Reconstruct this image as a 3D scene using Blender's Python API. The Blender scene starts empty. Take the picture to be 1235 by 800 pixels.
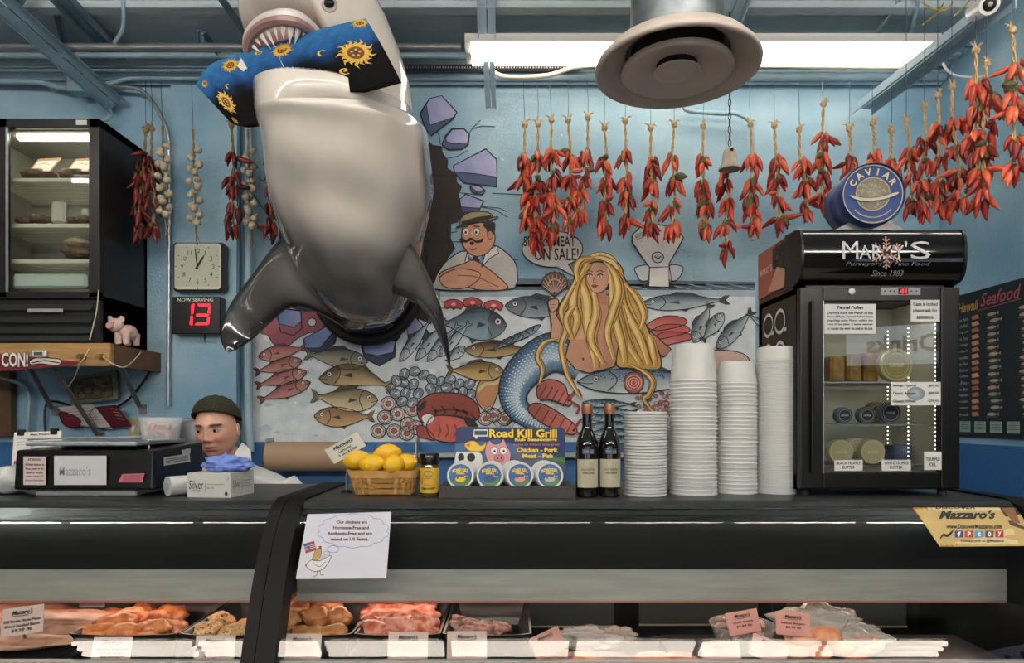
import bpy, bmesh, math, random
from math import sin, cos, pi, radians as R, sqrt
from mathutils import Vector, Matrix, noise
from mathutils.geometry import tessellate_polygon

random.seed(7)
SC = bpy.context.scene
COL = SC.collection
# ---------------------------------------------------------------- camera
cd = bpy.data.cameras.new('camera'); CAM = bpy.data.objects.new('camera', cd); COL.objects.link(CAM)
CAM.location = (0, 0, 1.5); CAM.rotation_euler = (pi/2, 0, 0)
cd.sensor_width = 36; cd.lens = 23.32; cd.shift_y = 0.085; cd.clip_start = 0.05; cd.clip_end = 60
SC.camera = CAM
# ---------------------------------------------------------------- world
W = bpy.data.worlds.new('world'); SC.world = W; W.use_nodes = True
W.node_tree.nodes['Background'].inputs[0].default_value = (0.78, 0.86, 1.0, 1)
W.node_tree.nodes['Background'].inputs[1].default_value = 1.5
SC.view_settings.view_transform = 'Standard'; SC.view_settings.look = 'None'
SC.view_settings.gamma = 1; SC.view_settings.use_curve_mapping = False
SC.view_settings.exposure = 0.28
TUBE_EMIT = 42.0       # ceiling tubes behind the customer side
FIX_EMIT = 5.0        # the strip light in view
# ---------------------------------------------------------------- helpers
def lin(c):
    if isinstance(c, str):
        c = c.lstrip('#'); c = [int(c[i:i+2], 16)/255 for i in (0, 2, 4)]
    return tuple((x/12.92 if x <= .04045 else ((x+.055)/1.055)**2.4) for x in c[:3])
MATS = {}
def mat(name, col='#808080', rough=.5, metal=0, spec=.5, bump=0, bscale=40, var=0, vscale=12, emit=None, estr=0, trans=0, ior=1.45, coat=0, alpha=1, attr=False, sub=0, stretch=None):
    if name in MATS: return MATS[name]
    m = bpy.data.materials.new(name); m.use_nodes = True; nt = m.node_tree; b = nt.nodes['Principled BSDF']
    c = lin(col); b.inputs['Base Color'].default_value = (*c, 1)
    b.inputs['Roughness'].default_value = rough; b.inputs['Metallic'].default_value = metal
    b.inputs['Specular IOR Level'].default_value = spec; b.inputs['IOR'].default_value = ior
    b.inputs['Transmission Weight'].default_value = trans; b.inputs['Coat Weight'].default_value = coat
    b.inputs['Alpha'].default_value = alpha
    if sub: b.inputs['Subsurface Weight'].default_value = sub; b.inputs['Subsurface Radius'].default_value = (.02, .008, .004)
    if emit: b.inputs['Emission Color'].default_value = (*lin(emit), 1); b.inputs['Emission Strength'].default_value = estr
    tc = None
    if bump or var:
        tc = nt.nodes.new('ShaderNodeTexCoord'); src = tc.outputs['Object']
        if stretch:
            mp = nt.nodes.new('ShaderNodeMapping'); mp.inputs['Scale'].default_value = stretch
            nt.links.new(src, mp.inputs[0]); src = mp.outputs[0]
    base = None
    if attr:
        a = nt.nodes.new('ShaderNodeAttribute'); a.attribute_name = 'Col'; base = a.outputs['Color']
        if not var: nt.links.new(base, b.inputs['Base Color'])
    if var:
        n = nt.nodes.new('ShaderNodeTexNoise'); n.inputs['Scale'].default_value = vscale; n.inputs['Detail'].default_value = 5
        nt.links.new(src, n.inputs['Vector'])
        mr = nt.nodes.new('ShaderNodeMapRange'); mr.inputs[1].default_value = .3; mr.inputs[2].default_value = .7
        mr.inputs[3].default_value = 1-var; mr.inputs[4].default_value = 1+var
        nt.links.new(n.outputs['Fac'], mr.inputs[0])
        mx = nt.nodes.new('ShaderNodeMix'); mx.data_type = 'RGBA'; mx.blend_type = 'MULTIPLY'; mx.inputs[0].default_value = 1
        if base: nt.links.new(base, mx.inputs[6])
        else: mx.inputs[6].default_value = (*c, 1)
        nt.links.new(mr.outputs[0], mx.inputs[7]); nt.links.new(mx.outputs[2], b.inputs['Base Color'])
    if bump:
        n2 = nt.nodes.new('ShaderNodeTexNoise'); n2.inputs['Scale'].default_value = bscale; n2.inputs['Detail'].default_value = 4
        nt.links.new(src, n2.inputs['Vector'])
        bp = nt.nodes.new('ShaderNodeBump'); bp.inputs['Strength'].default_value = bump; bp.inputs['Distance'].default_value = .01
        nt.links.new(n2.outputs['Fac'], bp.inputs['Height']); nt.links.new(bp.outputs[0], b.inputs['Normal'])
    MATS[name] = m; return m

def P(px, py, D):      # photograph pixel at depth D -> point of the room
    return Vector(((px-617.5)/800*D, D, 1.5+(505-py)/800*D))
def wmx(o):
    m = Matrix.Identity(4)
    while o is not None:
        m = o.matrix_parent_inverse @ (Matrix.LocRotScale(o.location, o.rotation_euler, o.scale)) @ m if o.parent else Matrix.LocRotScale(o.location, o.rotation_euler, o.scale) @ m
        o = o.parent
    return m
def attach(o, parent):
    if parent is not None:
        o.parent = parent; o.matrix_parent_inverse = wmx(parent).inverted()
def tag(o, label=None, cat=None, group=None, kind=None):
    if label: o['label'] = label
    if cat: o['category'] = cat
    if group: o['group'] = group
    if kind: o['kind'] = kind
    return o
def thing(name, label, cat, loc=(0, 0, 0), rz=0, group=None, kind=None):
    o = bpy.data.objects.new(name, None); o.empty_display_size = .05; COL.objects.link(o)
    o.location = loc; o.rotation_euler = (0, 0, rz); return tag(o, label, cat, group, kind)
def copy_tree(o, parent=None):
    c = o.copy(); COL.objects.link(c)
    if parent is not None: c.parent = parent
    for ch in o.children: copy_tree(ch, c)
    return c
def catmull(pts, n=6, closed=False):
    pts = [Vector(p) for p in pts]; N = len(pts); out = []
    rng = range(N) if closed else range(N-1)
    for i in rng:
        p1, p2 = pts[i], pts[(i+1) % N]
        p0 = pts[(i-1) % N] if closed or i > 0 else p1*2-p2
        p3 = pts[(i+2) % N] if closed or i < N-2 else p2*2-p1
        for k in range(n):
            t = k/n
            out.append(.5*((2*p1)+(p2-p0)*t+(2*p0-5*p1+4*p2-p3)*t*t+(3*p1-p0-3*p2+p3)*t*t*t))
    if not closed: out.append(pts[-1].copy())
    return out
class MB:
    def __init__(s): s.v = []; s.f = []; s.m = []; s.c = None
    def add(s, vs, fs, mi=0, M=None):
        b = len(s.v)
        s.v += [tuple(M @ Vector(v)) if M is not None else tuple(v) for v in vs]
        s.f += [tuple(b+i for i in f) for f in fs]; s.m += [mi]*len(fs); return s
    def box(s, lo, hi, mi=0, M=None, b=0):
        (x0, y0, z0), (x1, y1, z1) = lo, hi
        if x0 > x1: x0, x1 = x1, x0
        if y0 > y1: y0, y1 = y1, y0
        if z0 > z1: z0, z1 = z1, z0
        if b:                                   # chamfered box: 24 vertices
            vs = []; idx = {}
            for ax in range(3):
                for sx in (0, 1):
                    for sy in (0, 1):
                        for sz in (0, 1):
                            q = [sx, sy, sz]; p = []
                            for k, (l, h) in enumerate(((x0, x1), (y0, y1), (z0, z1))):
                                e = 0 if k == ax else b
                                p.append(l+e if q[k] == 0 else h-e)
                            idx[(ax, sx, sy, sz)] = len(vs); vs.append(p)
            fs = []
            for ax in range(3):
                a1, a2 = [k for k in range(3) if k != ax]
                for sd in (0, 1):
                    loop = []
                    for (u, w) in ((0, 0), (1, 0), (1, 1), (0, 1)):
                        q = [0, 0, 0]; q[ax] = sd; q[a1] = u; q[a2] = w; loop.append(idx[(ax, *q)])
                    flip = (sd == 0) != (ax == 1)
                    fs.append(loop[::-1] if flip else loop)
            for ax in range(3):               # edge quads parallel to ax
                a1, a2 = [k for k in range(3) if k != ax]
                for u in (0, 1):
                    for w in (0, 1):
                        q0 = [0, 0, 0]; q0[a1] = u; q0[a2] = w; q1 = list(q0); q1[ax] = 1
                        fs.append([idx[(a1, *q0)], idx[(a1, *q1)], idx[(a2, *q1)], idx[(a2, *q0)]])
            for sx in (0, 1):
                for sy in (0, 1):
                    for sz in (0, 1): fs.append([idx[(a, sx, sy, sz)] for a in range(3)])
            return s.add(vs, fs, mi, M)
        vs = [(x, y, z) for x in (x0, x1) for y in (y0, y1) for z in (z0, z1)]
        return s.add(vs, [(0, 1, 3, 2), (4, 6, 7, 5), (0, 4, 5, 1), (2, 3, 7, 6), (0, 2, 6, 4), (1, 5, 7, 3)], mi, M)
    def tube(s, pts, r, seg=8, mi=0, cap=True, M=None, flat=1.0):
        pts = [Vector(p) for p in pts]; n = len(pts); rs = r if isinstance(r, (list, tuple)) else [r]*n
        vs = []; fs = []; up = None
        for i in range(n):
            t = (pts[min(i+1, n-1)]-pts[max(i-1, 0)]).normalized()
            if up is None:
                up = Vector((0, 0, 1)) if abs(t.z) < .9 else Vector((1, 0, 0))
            a = t.cross(up).normalized(); up = a.cross(t).normalized()
            for k in range(seg):
                an = 2*pi*k/seg; vs.append(pts[i]+(a*cos(an)+up*sin(an)*flat)*rs[i])
        for i in range(n-1):
            for k in range(seg):
                k2 = (k+1) % seg; fs.append((i*seg+k, i*seg+k2, (i+1)*seg+k2, (i+1)*seg+k))
        if cap: fs += [tuple(range(seg))[::-1], tuple((n-1)*seg+k for k in range(seg))]
        return s.add(vs, fs, mi, M)
    def lathe(s, prof, seg=24, c=(0, 0, 0), mi=0, M=None, cap=True):   # prof: (r,z)
        vs = []; fs = []
        for r, z in prof:
            for k in range(seg):
                a = 2*pi*k/seg; vs.append((c[0]+r*cos(a), c[1]+r*sin(a), c[2]+z))
        n = len(prof)
        for i in range(n-1):
            for k in range(seg):
                k2 = (k+1) % seg; fs.append((i*seg+k, i*seg+k2, (i+1)*seg+k2, (i+1)*seg+k))
        if cap: fs += [tuple(range(seg))[::-1], tuple((n-1)*seg+k for k in range(seg))]
        return s.add(vs, fs, mi, M)
    def prism(s, poly, a, b, axis=1, mi=0, M=None):   # closed 2D polygon swept along an axis from a to b
        n = len(poly)
        def q(p, t):
            return {0: (t, p[0], p[1]), 1: (p[0], t, p[1]), 2: (p[0], p[1], t)}[axis]
        vs = [q(p, a) for p in poly]+[q(p, b) for p in poly]
        fs = [tuple(range(n))[::-1], tuple(range(n, 2*n))]+[(i, (i+1) % n, n+(i+1) % n, n+i) for i in range(n)]
        return s.add(vs, fs, mi, M)
    def ball(s, c, r, u=12, v=8, mi=0, M=None, f=None):
        rx, ry, rz = (r, r, r) if not isinstance(r, (tuple, list)) else r
        vs = []; fs = []
        for j in range(1, v):
            th = pi*j/v
            for i in range(u):
                ph = 2*pi*i/u; d = Vector((sin(th)*cos(ph), sin(th)*sin(ph), cos(th)))
                k = f(d) if f else 1
                vs.append((c[0]+d.x*rx*k, c[1]+d.y*ry*k, c[2]+d.z*rz*k))
        top = len(vs); kt = f(Vector((0, 0, 1))) if f else 1; kb = f(Vector((0, 0, -1))) if f else 1
        vs += [(c[0], c[1], c[2]+rz*kt), (c[0], c[1], c[2]-rz*kb)]
        for j in range(v-2):
            for i in range(u):
                i2 = (i+1) % u; fs.append((j*u+i, (j+1)*u+i, (j+1)*u+i2, j*u+i2))
        for i in range(u):
            i2 = (i+1) % u; fs += [(top, i, i2), (top+1, (v-2)*u+i2, (v-2)*u+i)]
        return s.add(vs, fs, mi, M)
    def grid(s, fn, nu, nv, mi=0, closed_u=False):
        b = len(s.v)
        s.v += [tuple(fn(i/(nu if closed_u else nu-1), j/(nv-1))) for j in range(nv) for i in range(nu)]
        for j in range(nv-1):
            for i in range(nu if closed_u else nu-1):
                i2 = (i+1) % nu
                s.f.append((b+j*nu+i, b+j*nu+i2, b+(j+1)*nu+i2, b+(j+1)*nu+i)); s.m.append(mi)
        return s
    def build(s, name, mats, parent=None, smooth=False, label=None, bevel=0, fix=True, vcol=None):
        me = bpy.data.meshes.new(name); me.from_pydata(s.v, [], s.f)
        if not isinstance(mats, (list, tuple)): mats = [mats]
        for m in mats: me.materials.append(m)
        me.polygons.foreach_set('material_index', s.m)
        if fix:
            bm = bmesh.new(); bm.from_mesh(me); bmesh.ops.recalc_face_normals(bm, faces=bm.faces); bm.to_mesh(me); bm.free()
        if smooth:
            me.polygons.foreach_set('use_smooth', [True]*len(me.polygons))
            if smooth != 'all': me.set_sharp_from_angle(angle=R(smooth if smooth is not True else 40))
        if vcol is not None:
            ca = me.color_attributes.new('Col', 'FLOAT_COLOR', 'POINT')
            buf = []
            for v in me.vertices: buf += [*vcol(v.co), 1]
            ca.data.foreach_set('color', buf)
        me.update()
        o = bpy.data.objects.new(name, me); COL.objects.link(o); attach(o, parent)
        if bevel:
            bv = o.modifiers.new('bevel', 'BEVEL'); bv.width = bevel; bv.segments = 2; bv.limit_method = 'ANGLE'
        if label: o['label'] = label
        return o
def single(o, label, cat, group=None): return tag(o, label, cat, group)
def struct(o): o['kind'] = 'structure'; return o

# flat painted or printed artwork: coloured polygons laid on a surface by a mapping (x, y, lift) -> point
class Art:
    def __init__(s, mp, base=0.0, step=.00016): s.mp = mp; s.base = base; s.step = step; s.v = []; s.f = []; s.c = []
    def L(s, lay): return s.base+lay*s.step
    def raw(s, vs, fs, cols, lay):
        b = len(s.v); s.v += [tuple(s.mp(x, y, s.L(lay))) for x, y in vs]
        cols = [lin(c) for c in cols] if len(cols) == len(vs) else [lin(cols[0])]*len(vs)
        s.c += cols; s.f += [tuple(b+i for i in f) for f in fs]
    def poly(s, pts, col, lay=0, smooth=False, out=None, ow=1.2, g=None):
        if smooth: pts = [(p.x, p.y) for p in catmull([(x, y, 0) for x, y in pts], 5, True)]
        tris = tessellate_polygon([[Vector((x, y, 0)) for x, y in pts]])
        if g:                                 # g=(col2, axis) paint fades to col2 along x or y
            ax = 1 if g[1] == 'y' else 0; lo = min(p[ax] for p in pts); hi = max(p[ax] for p in pts)
            a, b = rgb(col), rgb(g[0]); cols = [mixc(a, b, (p[ax]-lo)/(hi-lo)) for p in pts]
        else: cols = [col]
        s.raw(pts, tris, cols, lay)
        if out: s.line(list(pts)+[pts[0]], ow, out, lay+1)
        return s
    def line(s, pts, w, col, lay=1, smooth=False, taper=False):
        if smooth: pts = [(p.x, p.y) for p in catmull([(x, y, 0) for x, y in pts], 5)]
        n = len(pts); vs = []
        for i in range(n):
            a = Vector(pts[max(i-1, 0)]); b = Vector(pts[min(i+1, n-1)]); d = (b-a)
            if d.length < 1e-9: d = Vector((1, 0))
            d.normalize(); nn = Vector((-d.y, d.x)); k = w/2
            if taper: k *= .25+.75*sin(pi*i/max(1, n-1))
            p = Vector(pts[i]); vs += [tuple(p+nn*k), tuple(p-nn*k)]
        s.raw(vs, [(2*i, 2*i+1, 2*i+3, 2*i+2) for i in range(n-1)], [col], lay); return s
    def ell(s, cx, cy, rx, ry, col, lay=0, rot=0, out=None, ow=1.2, n=20, a0=0, a1=360, cc=None):
        a = R(rot); pts = []
        for i in range(n):
            t = R(a0)+(R(a1)-R(a0))*i/(n if a1-a0 == 360 else n-1)
            x, y = rx*cos(t), ry*sin(t); pts.append((cx+x*cos(a)-y*sin(a), cy+x*sin(a)+y*cos(a)))
        if cc:
            s.raw(pts+[(cx, cy)], [(i, (i+1) % n, n) for i in range(n)], [col]*n+[cc], lay)
        else: s.raw(pts, [tuple(range(n))], [col], lay)
        if out: s.line(pts+[pts[0]], ow, out, lay+1)
        return s
    def ring(s, cx, cy, r, w, col, lay=0, n=28, ry=None, rot=0, a0=0, a1=360):
        ry = r if ry is None else ry; a = R(rot); pts = []
        for i in range(n+1):
            t = R(a0)+(R(a1)-R(a0))*i/n; x, y = r*cos(t), ry*sin(t); pts.append((cx+x*cos(a)-y*sin(a), cy+x*sin(a)+y*cos(a)))
        return s.line(pts, w, col, lay)
    def rect(s, x0, y0, x1, y1, col, lay=0, out=None, ow=1): return s.poly([(x0, y0), (x1, y0), (x1, y1), (x0, y1)], col, lay, out=out, ow=ow)
    def text(s, t, x0, y0, x1, y1, col, lay=2, bold=0, rot=0, shear=0, keep=False, fn=None):
        tv, tf = glyphs(t, bold, shear)
        if not tv: return s
        ax = min(v[0] for v in tv); bx = max(v[0] for v in tv); ay = min(v[1] for v in tv); by = max(v[1] for v in tv)
        cx, cy = (x0+x1)/2, (y0+y1)/2; a = R(rot); out = []
        sx, sy = (x1-x0)/(bx-ax), (y1-y0)/max(by-ay, 1e-6)
        if keep: sx = sy = min(sx, sy)
        for x, y in tv:
            u = (x-(ax+bx)/2)*sx; w = -(y-(ay+by)/2)*sy
            if fn: u, w = fn(u, w)
            out.append((cx+u*cos(a)-w*sin(a), cy+u*sin(a)+w*cos(a)))
        s.raw(out, tf, [col], lay); return s
    def build(s, name, m, parent=None, label=None):
        me = bpy.data.meshes.new(name); me.from_pydata(s.v, [], s.f); me.materials.append(m)
        ca = me.color_attributes.new('Col', 'FLOAT_COLOR', 'POINT'); buf = []
        for c in s.c: buf += [*c, 1]
        ca.data.foreach_set('color', buf)
        o = bpy.data.objects.new(name, me); COL.objects.link(o); attach(o, parent)
        if label: o['label'] = label
        return o
def rgb(c):
    if isinstance(c, str): c = c.lstrip('#'); return tuple(int(c[i:i+2], 16)/255 for i in (0, 2, 4))
    return c
def mixc(a, b, t): a = rgb(a); b = rgb(b); return tuple(x+(y-x)*t for x, y in zip(a, b))
GL = {}
def glyphs(t, bold=0, shear=0):
    k = (t, bold, shear)
    if k in GL: return GL[k]
    c = bpy.data.curves.new('t', 'FONT'); c.body = t; c.offset = bold; c.shear = shear; c.resolution_u = 2; c.fill_mode = 'FRONT'
    c.space_line = .85; c.align_x = 'CENTER'
    o = bpy.data.objects.new('t', c); me = bpy.data.meshes.new_from_object(o)
    r = ([(v.co.x, v.co.y) for v in me.vertices], [tuple(p.vertices) for p in me.polygons])
    bpy.data.objects.remove(o); bpy.data.curves.remove(c); bpy.data.meshes.remove(me)
    GL[k] = r; return r
def quadmap(p00, p10, p11, p01, n=None):   # unit art square (x right, y down) onto a flat quad; p00 top-left
    p00, p10, p11, p01 = map(Vector, (p00, p10, p11, p01))
    nn = Vector(n).normalized() if n else (p01-p00).cross(p10-p00).normalized()
    def f(x, y, l): return p00*(1-x)*(1-y)+p10*x*(1-y)+p11*x*y+p01*(1-x)*y+nn*l
    return f
# ---------------------------------------------------------------- materials of the room
WALL = 3.8; CEIL = 3.58
def wallmat():
    m = bpy.data.materials.new('painted_block_wall'); m.use_nodes = True; nt = m.node_tree; b = nt.nodes['Principled BSDF']
    N = nt.nodes.new; L = nt.links.new
    geo = N('ShaderNodeNewGeometry'); sep = N('ShaderNodeSeparateXYZ'); L(geo.outputs['Position'], sep.inputs[0])
    # paint: mottled light blue, deep blue dado below 1.365 m
    n = N('ShaderNodeTexNoise'); n.inputs['Scale'].default_value = 2.2; n.inputs['Detail'].default_value = 6; L(geo.outputs['Position'], n.inputs['Vector'])
    r = N('ShaderNodeValToRGB'); r.color_ramp.elements[0].position = .35; r.color_ramp.elements[1].position = .68
    r.color_ramp.elements[0].color = (*lin('#78a2bc'), 1); r.color_ramp.elements[1].color = (*lin('#9dbccb'), 1); L(n.outputs['Fac'], r.inputs[0])
    n3 = N('ShaderNodeTexNoise'); n3.inputs['Scale'].default_value = 9; n3.inputs['Detail'].default_value = 3; L(geo.outputs['Position'], n3.inputs['Vector'])
    gt = N('ShaderNodeMath'); gt.operation = 'GREATER_THAN'; gt.inputs[1].default_value = .735; L(n3.outputs['Fac'], gt.inputs[0])
    mw = N('ShaderNodeMix'); mw.data_type = 'RGBA'; mw.inputs[7].default_value = (*lin('#c9d3d6'), 1)
    L(gt.outputs[0], mw.inputs[0]); L(r.outputs[0], mw.inputs[6])
    ls = N('ShaderNodeMath'); ls.operation = 'LESS_THAN'; ls.inputs[1].default_value = 1.365; L(sep.outputs[2], ls.inputs[0])
    m2 = N('ShaderNodeMix'); m2.data_type = 'RGBA'; m2.inputs[7].default_value = (*lin('#2b5f96'), 1)
    L(ls.outputs[0], m2.inputs[0]); L(mw.outputs[2], m2.inputs[6]); L(m2.outputs[2], b.inputs['Base Color'])
    b.inputs['Roughness'].default_value = .55
    n2 = N('ShaderNodeTexNoise'); n2.inputs['Scale'].default_value = 70; n2.inputs['Detail'].default_value = 4; L(geo.outputs['Position'], n2.inputs['Vector'])
    bp = N('ShaderNodeBump'); bp.inputs['Strength'].default_value = .35; bp.inputs['Distance'].default_value = .01
    L(n2.outputs['Fac'], bp.inputs['Height']); L(bp.outputs[0], b.inputs['Normal']); return m
M_WALL = wallmat()
M_CEIL = mat('ceiling_paint', '#b4c3cb', .7, bump=.3, bscale=60, var=.06, vscale=3)
M_FLOOR = mat('floor_tile', '#9a958c', .35, var=.15, vscale=5)
M_DARKROOM = mat('shop_wall', '#55534f', .7, var=.1, vscale=2)
M_PIPE = mat('painted_pipe', '#93afbf', .45, var=.12, vscale=9)
M_STEEL = mat('galvanised_steel', '#a9b2b8', .35, .8, var=.15, vscale=25)
M_TRUSS = mat('truss_paint', '#5f7b8b', .5, var=.18, vscale=14)
M_TRUSSL = mat('light_truss_paint', '#a3bccb', .5, var=.12, vscale=14)
M_BLACK = mat('black_enamel', '#0a0b0c', .25, var=.1, vscale=6)
M_BLACKM = mat('black_matte', '#141415', .6)
M_WHITE = mat('white_enamel', '#dcdcd8', .4)
M_PAPER = mat('paper', '#d8d6d0', .75)
M_ART = mat('printed_art', '#ffffff', .55, attr=True)
M_PAINT = mat('mural_paint', '#ffffff', .6, attr=True, var=.10, vscale=16, bump=.25, bscale=70)
M_TUBE = mat('lit_tube', '#ffffff', .5, emit='#fff3e4', estr=TUBE_EMIT)
M_TUBEV = mat('lit_strip', '#ffffff', .5, emit='#fff0dc', estr=FIX_EMIT)
# ---------------------------------------------------------------- shell
struct(MB().box((-6, WALL, 0), (2.62, WALL+.2, CEIL)).build('wall_back', M_WALL)); WB = bpy.data.objects['wall_back']
struct(MB().box((2.45, 2.55, 0), (2.6, WALL, CEIL)).build('wall_right', M_WALL)); WR = bpy.data.objects['wall_right']
struct(MB().box((-6, -6.2, -.1), (6, WALL+.2, 0)).build('floor', M_FLOOR))
struct(MB().box((-6, -6.2, CEIL), (6, WALL+.2, CEIL+.1)).build('ceiling', M_CEIL))
struct(MB().box((-6.2, -6.2, 0), (-6, WALL+.2, CEIL)).build('wall_left', M_DARKROOM))
struct(MB().box((6, -6.2, 0), (6.2, WALL+.2, CEIL)).build('wall_right_far', M_DARKROOM)); struct(MB().box((2.62, WALL, 0), (6, WALL+.2, CEIL)).build('wall_back_far', M_DARKROOM))
# the shop front behind the customers: wall with two big window openings
m = MB()
for a, b, z0, z1 in ((-6, 6, 0, .7), (-6, 6, 2.7, CEIL), (-6, -4.6, .7, 2.7), (-1.4, -.4, .7, 2.7), (3.2, 6, .7, 2.7)):
    m.box((a, -6.2, z0), (b, -6.0, z1))
struct(m.build('wall_front', M_DARKROOM))
# pilaster behind clock: thin projecting pier
x0 = P(209, 0, WALL).x; x1 = P(293, 0, WALL).x
o = MB().box((x0, WALL-.03, 0), (x1, WALL+.02, P(0, 103, WALL).z)).build('pilaster', M_WALL, WB)
# ---------------------------------------------------------------- pipes and conduits under the ceiling
def pipe(pts, r, label, m=None, name='conduit', cat='pipe', group=None):
    return single(MB().tube(pts, r, 10).build(name, m or M_PIPE, smooth=True), label, cat, group)
def hp(py, D, r, x0=-4, x1=2.44, **k):
    z = P(0, py, D).z; return pipe([(x0, D, z), (x1, D, z)], r, **k)
hp(57, 3.45, .020, x1=P(556, 0, 3.45).x, label='thick grey horizontal pipe, topmost of the wall pipes', m=mat('grey_pipe', '#8f9497', .3, .5))
hp(67, 3.62, .016, x0=-4, label='slim blue horizontal conduit just below the grey pipe')
hp(75, 3.70, .020, label='blue horizontal conduit second below the grey pipe')
hp(86, 3.74, .013, label='thin blue horizontal conduit in the middle of the wall pipes')
hp(93, 3.74, .022, label='thick blue horizontal conduit near the bottom of the wall pipes')
hp(100, 3.77, .012, label='thin blue conduit, lowest of the wall pipes')
# perforated strap rail
D = 3.68; z = P(0, 82, D).z
m = MB().box((P(470, 0, D).x, D-.004, z-.018), (P(700, 0, D).x, D, z+.018))
for i in range(70):
    x = P(474, 0, D).x+i*.0152; m.box((x, D-.0055, z-.004), (x+.007, D-.004, z+.004), 1)
single(m.build('perforated_rail', [mat('dark_rail', '#4a4d50', .4, .6), M_WHITE]), 'dark perforated strap rail under the strip light, left end', 'rail')
# bent conduits
def bent(px, r, label, m=None, D=3.72):
    pts = catmull([P(x, y, d) for x, y, d in [(p if len(p) == 3 else (*p, D)) for p in px]], 6)
    return pipe(pts, r, label, m)
bent([(-60, 96), (0, 98), (45, 99), (70, 105), (92, 106)], .014, 'bent blue conduit running left from the square junction box')
bent([(105, 103), (130, 101), (160, 94), (200, 94), (300, 95)], .012, 'blue conduit running right from the square junction box')
bent([(100, 104), (160, 106), (180, 118), (197, 145), (203, 165), (204, 200, 3.74), (204, 350, 3.75), (203, 490, 3.75)], .011, 'steel conduit bending down the wall beside the clock', M_STEEL)
bent([(108, 62), (90, 68), (83, 80), (88, 95), (97, 102)], .014, 'looped conduit curling into the top of the junction box')
bent([(112, 112), (120, 122), (132, 133), (131, 142), (122, 147)], .011, 'short hooked conduit above the tall left cooler')
bent([(146, -40, 3.3), (149, 10, 3.3), (148, 35, 3.35), (138, 52, 3.4)], .010, 'curved cable hanging from the ceiling at upper left')
bent([(300, 92, 3.73), (300, 250, 3.73), (300, 480, 3.73), (302, 545, 3.73)], .022, 'thick blue vertical pipe left of the mural', D=3.73)
bent([(289, 100, 3.75), (288, 300, 3.75), (288, 540, 3.75)], .012, 'slim dark vertical conduit on the pillar edge', mat('dark_blue_pipe', '#3f6276', .45))
bent([(-0, 455, 3.75), (33, 470, 3.75), (33, 520, 3.75), (31, 600, 3.75)], .012, 'blue conduit down the wall under the wooden shelf')
bent([(824, 128), (832, 134), (870, 137), (888, 137), (904, 146), (907, 160), (908, 230), (908, 290)], .012, 'blue conduit bending down the wall behind the bell')
bent([(590, 78, 3.6), (597, 88, 3.6), (615, 93, 3.6), (660, 91, 3.6), (700, 80, 3.6), (760, 79, 3.6), (900, 79, 3.6), (1090, 81, 3.6)], .012, 'cream conduit looping below the strip light', mat('cream_pipe', '#c9bfae', .4))
c = P(98, 104, 3.7)
single(MB().box((c.x-.055, 3.66, c.z-.045), (c.x+.055, 3.74, c.z+.045), b=.004).build('junction_box', M_PIPE, bevel=0), 'square blue junction box where conduits meet at upper left', 'junction box')
# ---------------------------------------------------------------- roof trusses (angle irons)
def bar(a, b, w, t, label, m=M_TRUSS, name='angle_iron', two=True, group=None):
    a, b = Vector(a), Vector(b); d = (b-a).normalized(); s = d.cross(Vector((0, 1, 0))); s = (s if s.length > .1 else Vector((1, 0, 0))).normalized(); n = d.cross(s).normalized()
    mb = MB()
    def slab(u0, u1, v0, v1):
        vs = []
        for p in (a, b):
            for u, v in ((u0, v0), (u1, v0), (u1, v1), (u0, v1)): vs.append(p+s*u+n*v)
        mb.add(vs, [(3, 2, 1, 0), (4, 5, 6, 7), (0, 1, 5, 4), (1, 2, 6, 5), (2, 3, 7, 6), (3, 0, 4, 7)])
    slab(-w/2, w/2, 0, t); slab(-w/2, -w/2+t, t, w*.7)
    if two: slab(w*.62, w*1.5, 0, t); slab(w*1.5-t, w*1.5, t, w*.7)
    return single(mb.build(name, m), label, 'beam', group)
bar(P(-30, -16, 3.1), P(135, 130, 3.72), .055, .006, 'long double angle iron slanting from the upper left corner down to the wall')
bar(P(62, -20, 3.25), P(86, 73, 3.7), .035, .006, 'narrow steel strut near the top left ceiling', two=False)
bar(P(66, -8, 3.2), P(140, 70, 3.72), .05, .006, 'dark double strut slanting beside the narrow ceiling strut')
bar(P(36, -14, 3.2), P(16, 22, 3.3), .03, .005, 'short strut in the extreme top left corner', two=False)
bar(P(240, -40, 3.0), P(310, 60, 3.5), .035, .006, 'thin dark strut just left of the shark head', two=False)
bar(P(244, 38, 3.4), P(244, 54, 3.45), .03, .005, 'little vertical stub bracket above the grey pipe', two=False)
bar(P(246, 38, 3.4), P(272, 74, 3.7), .025, .005, 'slanting stub bracket above the grey pipe', two=False)
bar(P(580, -30, 3.2), P(582, 46, 3.42), .045, .006, 'bright double steel upright holding the strip light at its left', M_TRUSSL)
bar(P(586, 74, 3.5), P(589, 130, 3.7), .03, .006, 'pale steel leg below the left end of the strip light', M_TRUSSL)
bar(P(890, -30, 3.1), P(868, 34, 3.4), .06, .006, 'pale steel strut right of the round air duct', M_TRUSSL)
bar(P(1200, -2, 2.75), P(1032, 130, 3.7), .06, .006, 'long pale double angle iron slanting down at the right', M_TRUSSL)
bar(P(1098, -20, 3.2), P(1057, 40, 3.5), .025, .005, 'thin strut slanting behind the right end of the strip light', M_TRUSSL, two=False)
bar(P(1112, -20, 3.2), P(1096, 50, 3.5), .025, .005, 'thin upright strut behind the right end of the strip light', M_TRUSSL, two=False)
bar(P(1128, 55, 3.5), P(1212, 56, 3.5), .02, .005, 'short dark rail beside the camera beam', two=False)
# joist flange running across at the ceiling
single(MB().box((-4, 3.3, CEIL-.035), (5, 3.36, CEIL)).build('ceiling_joist', M_CEIL), 'shallow grey ceiling joist above the strip light', 'beam')
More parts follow.
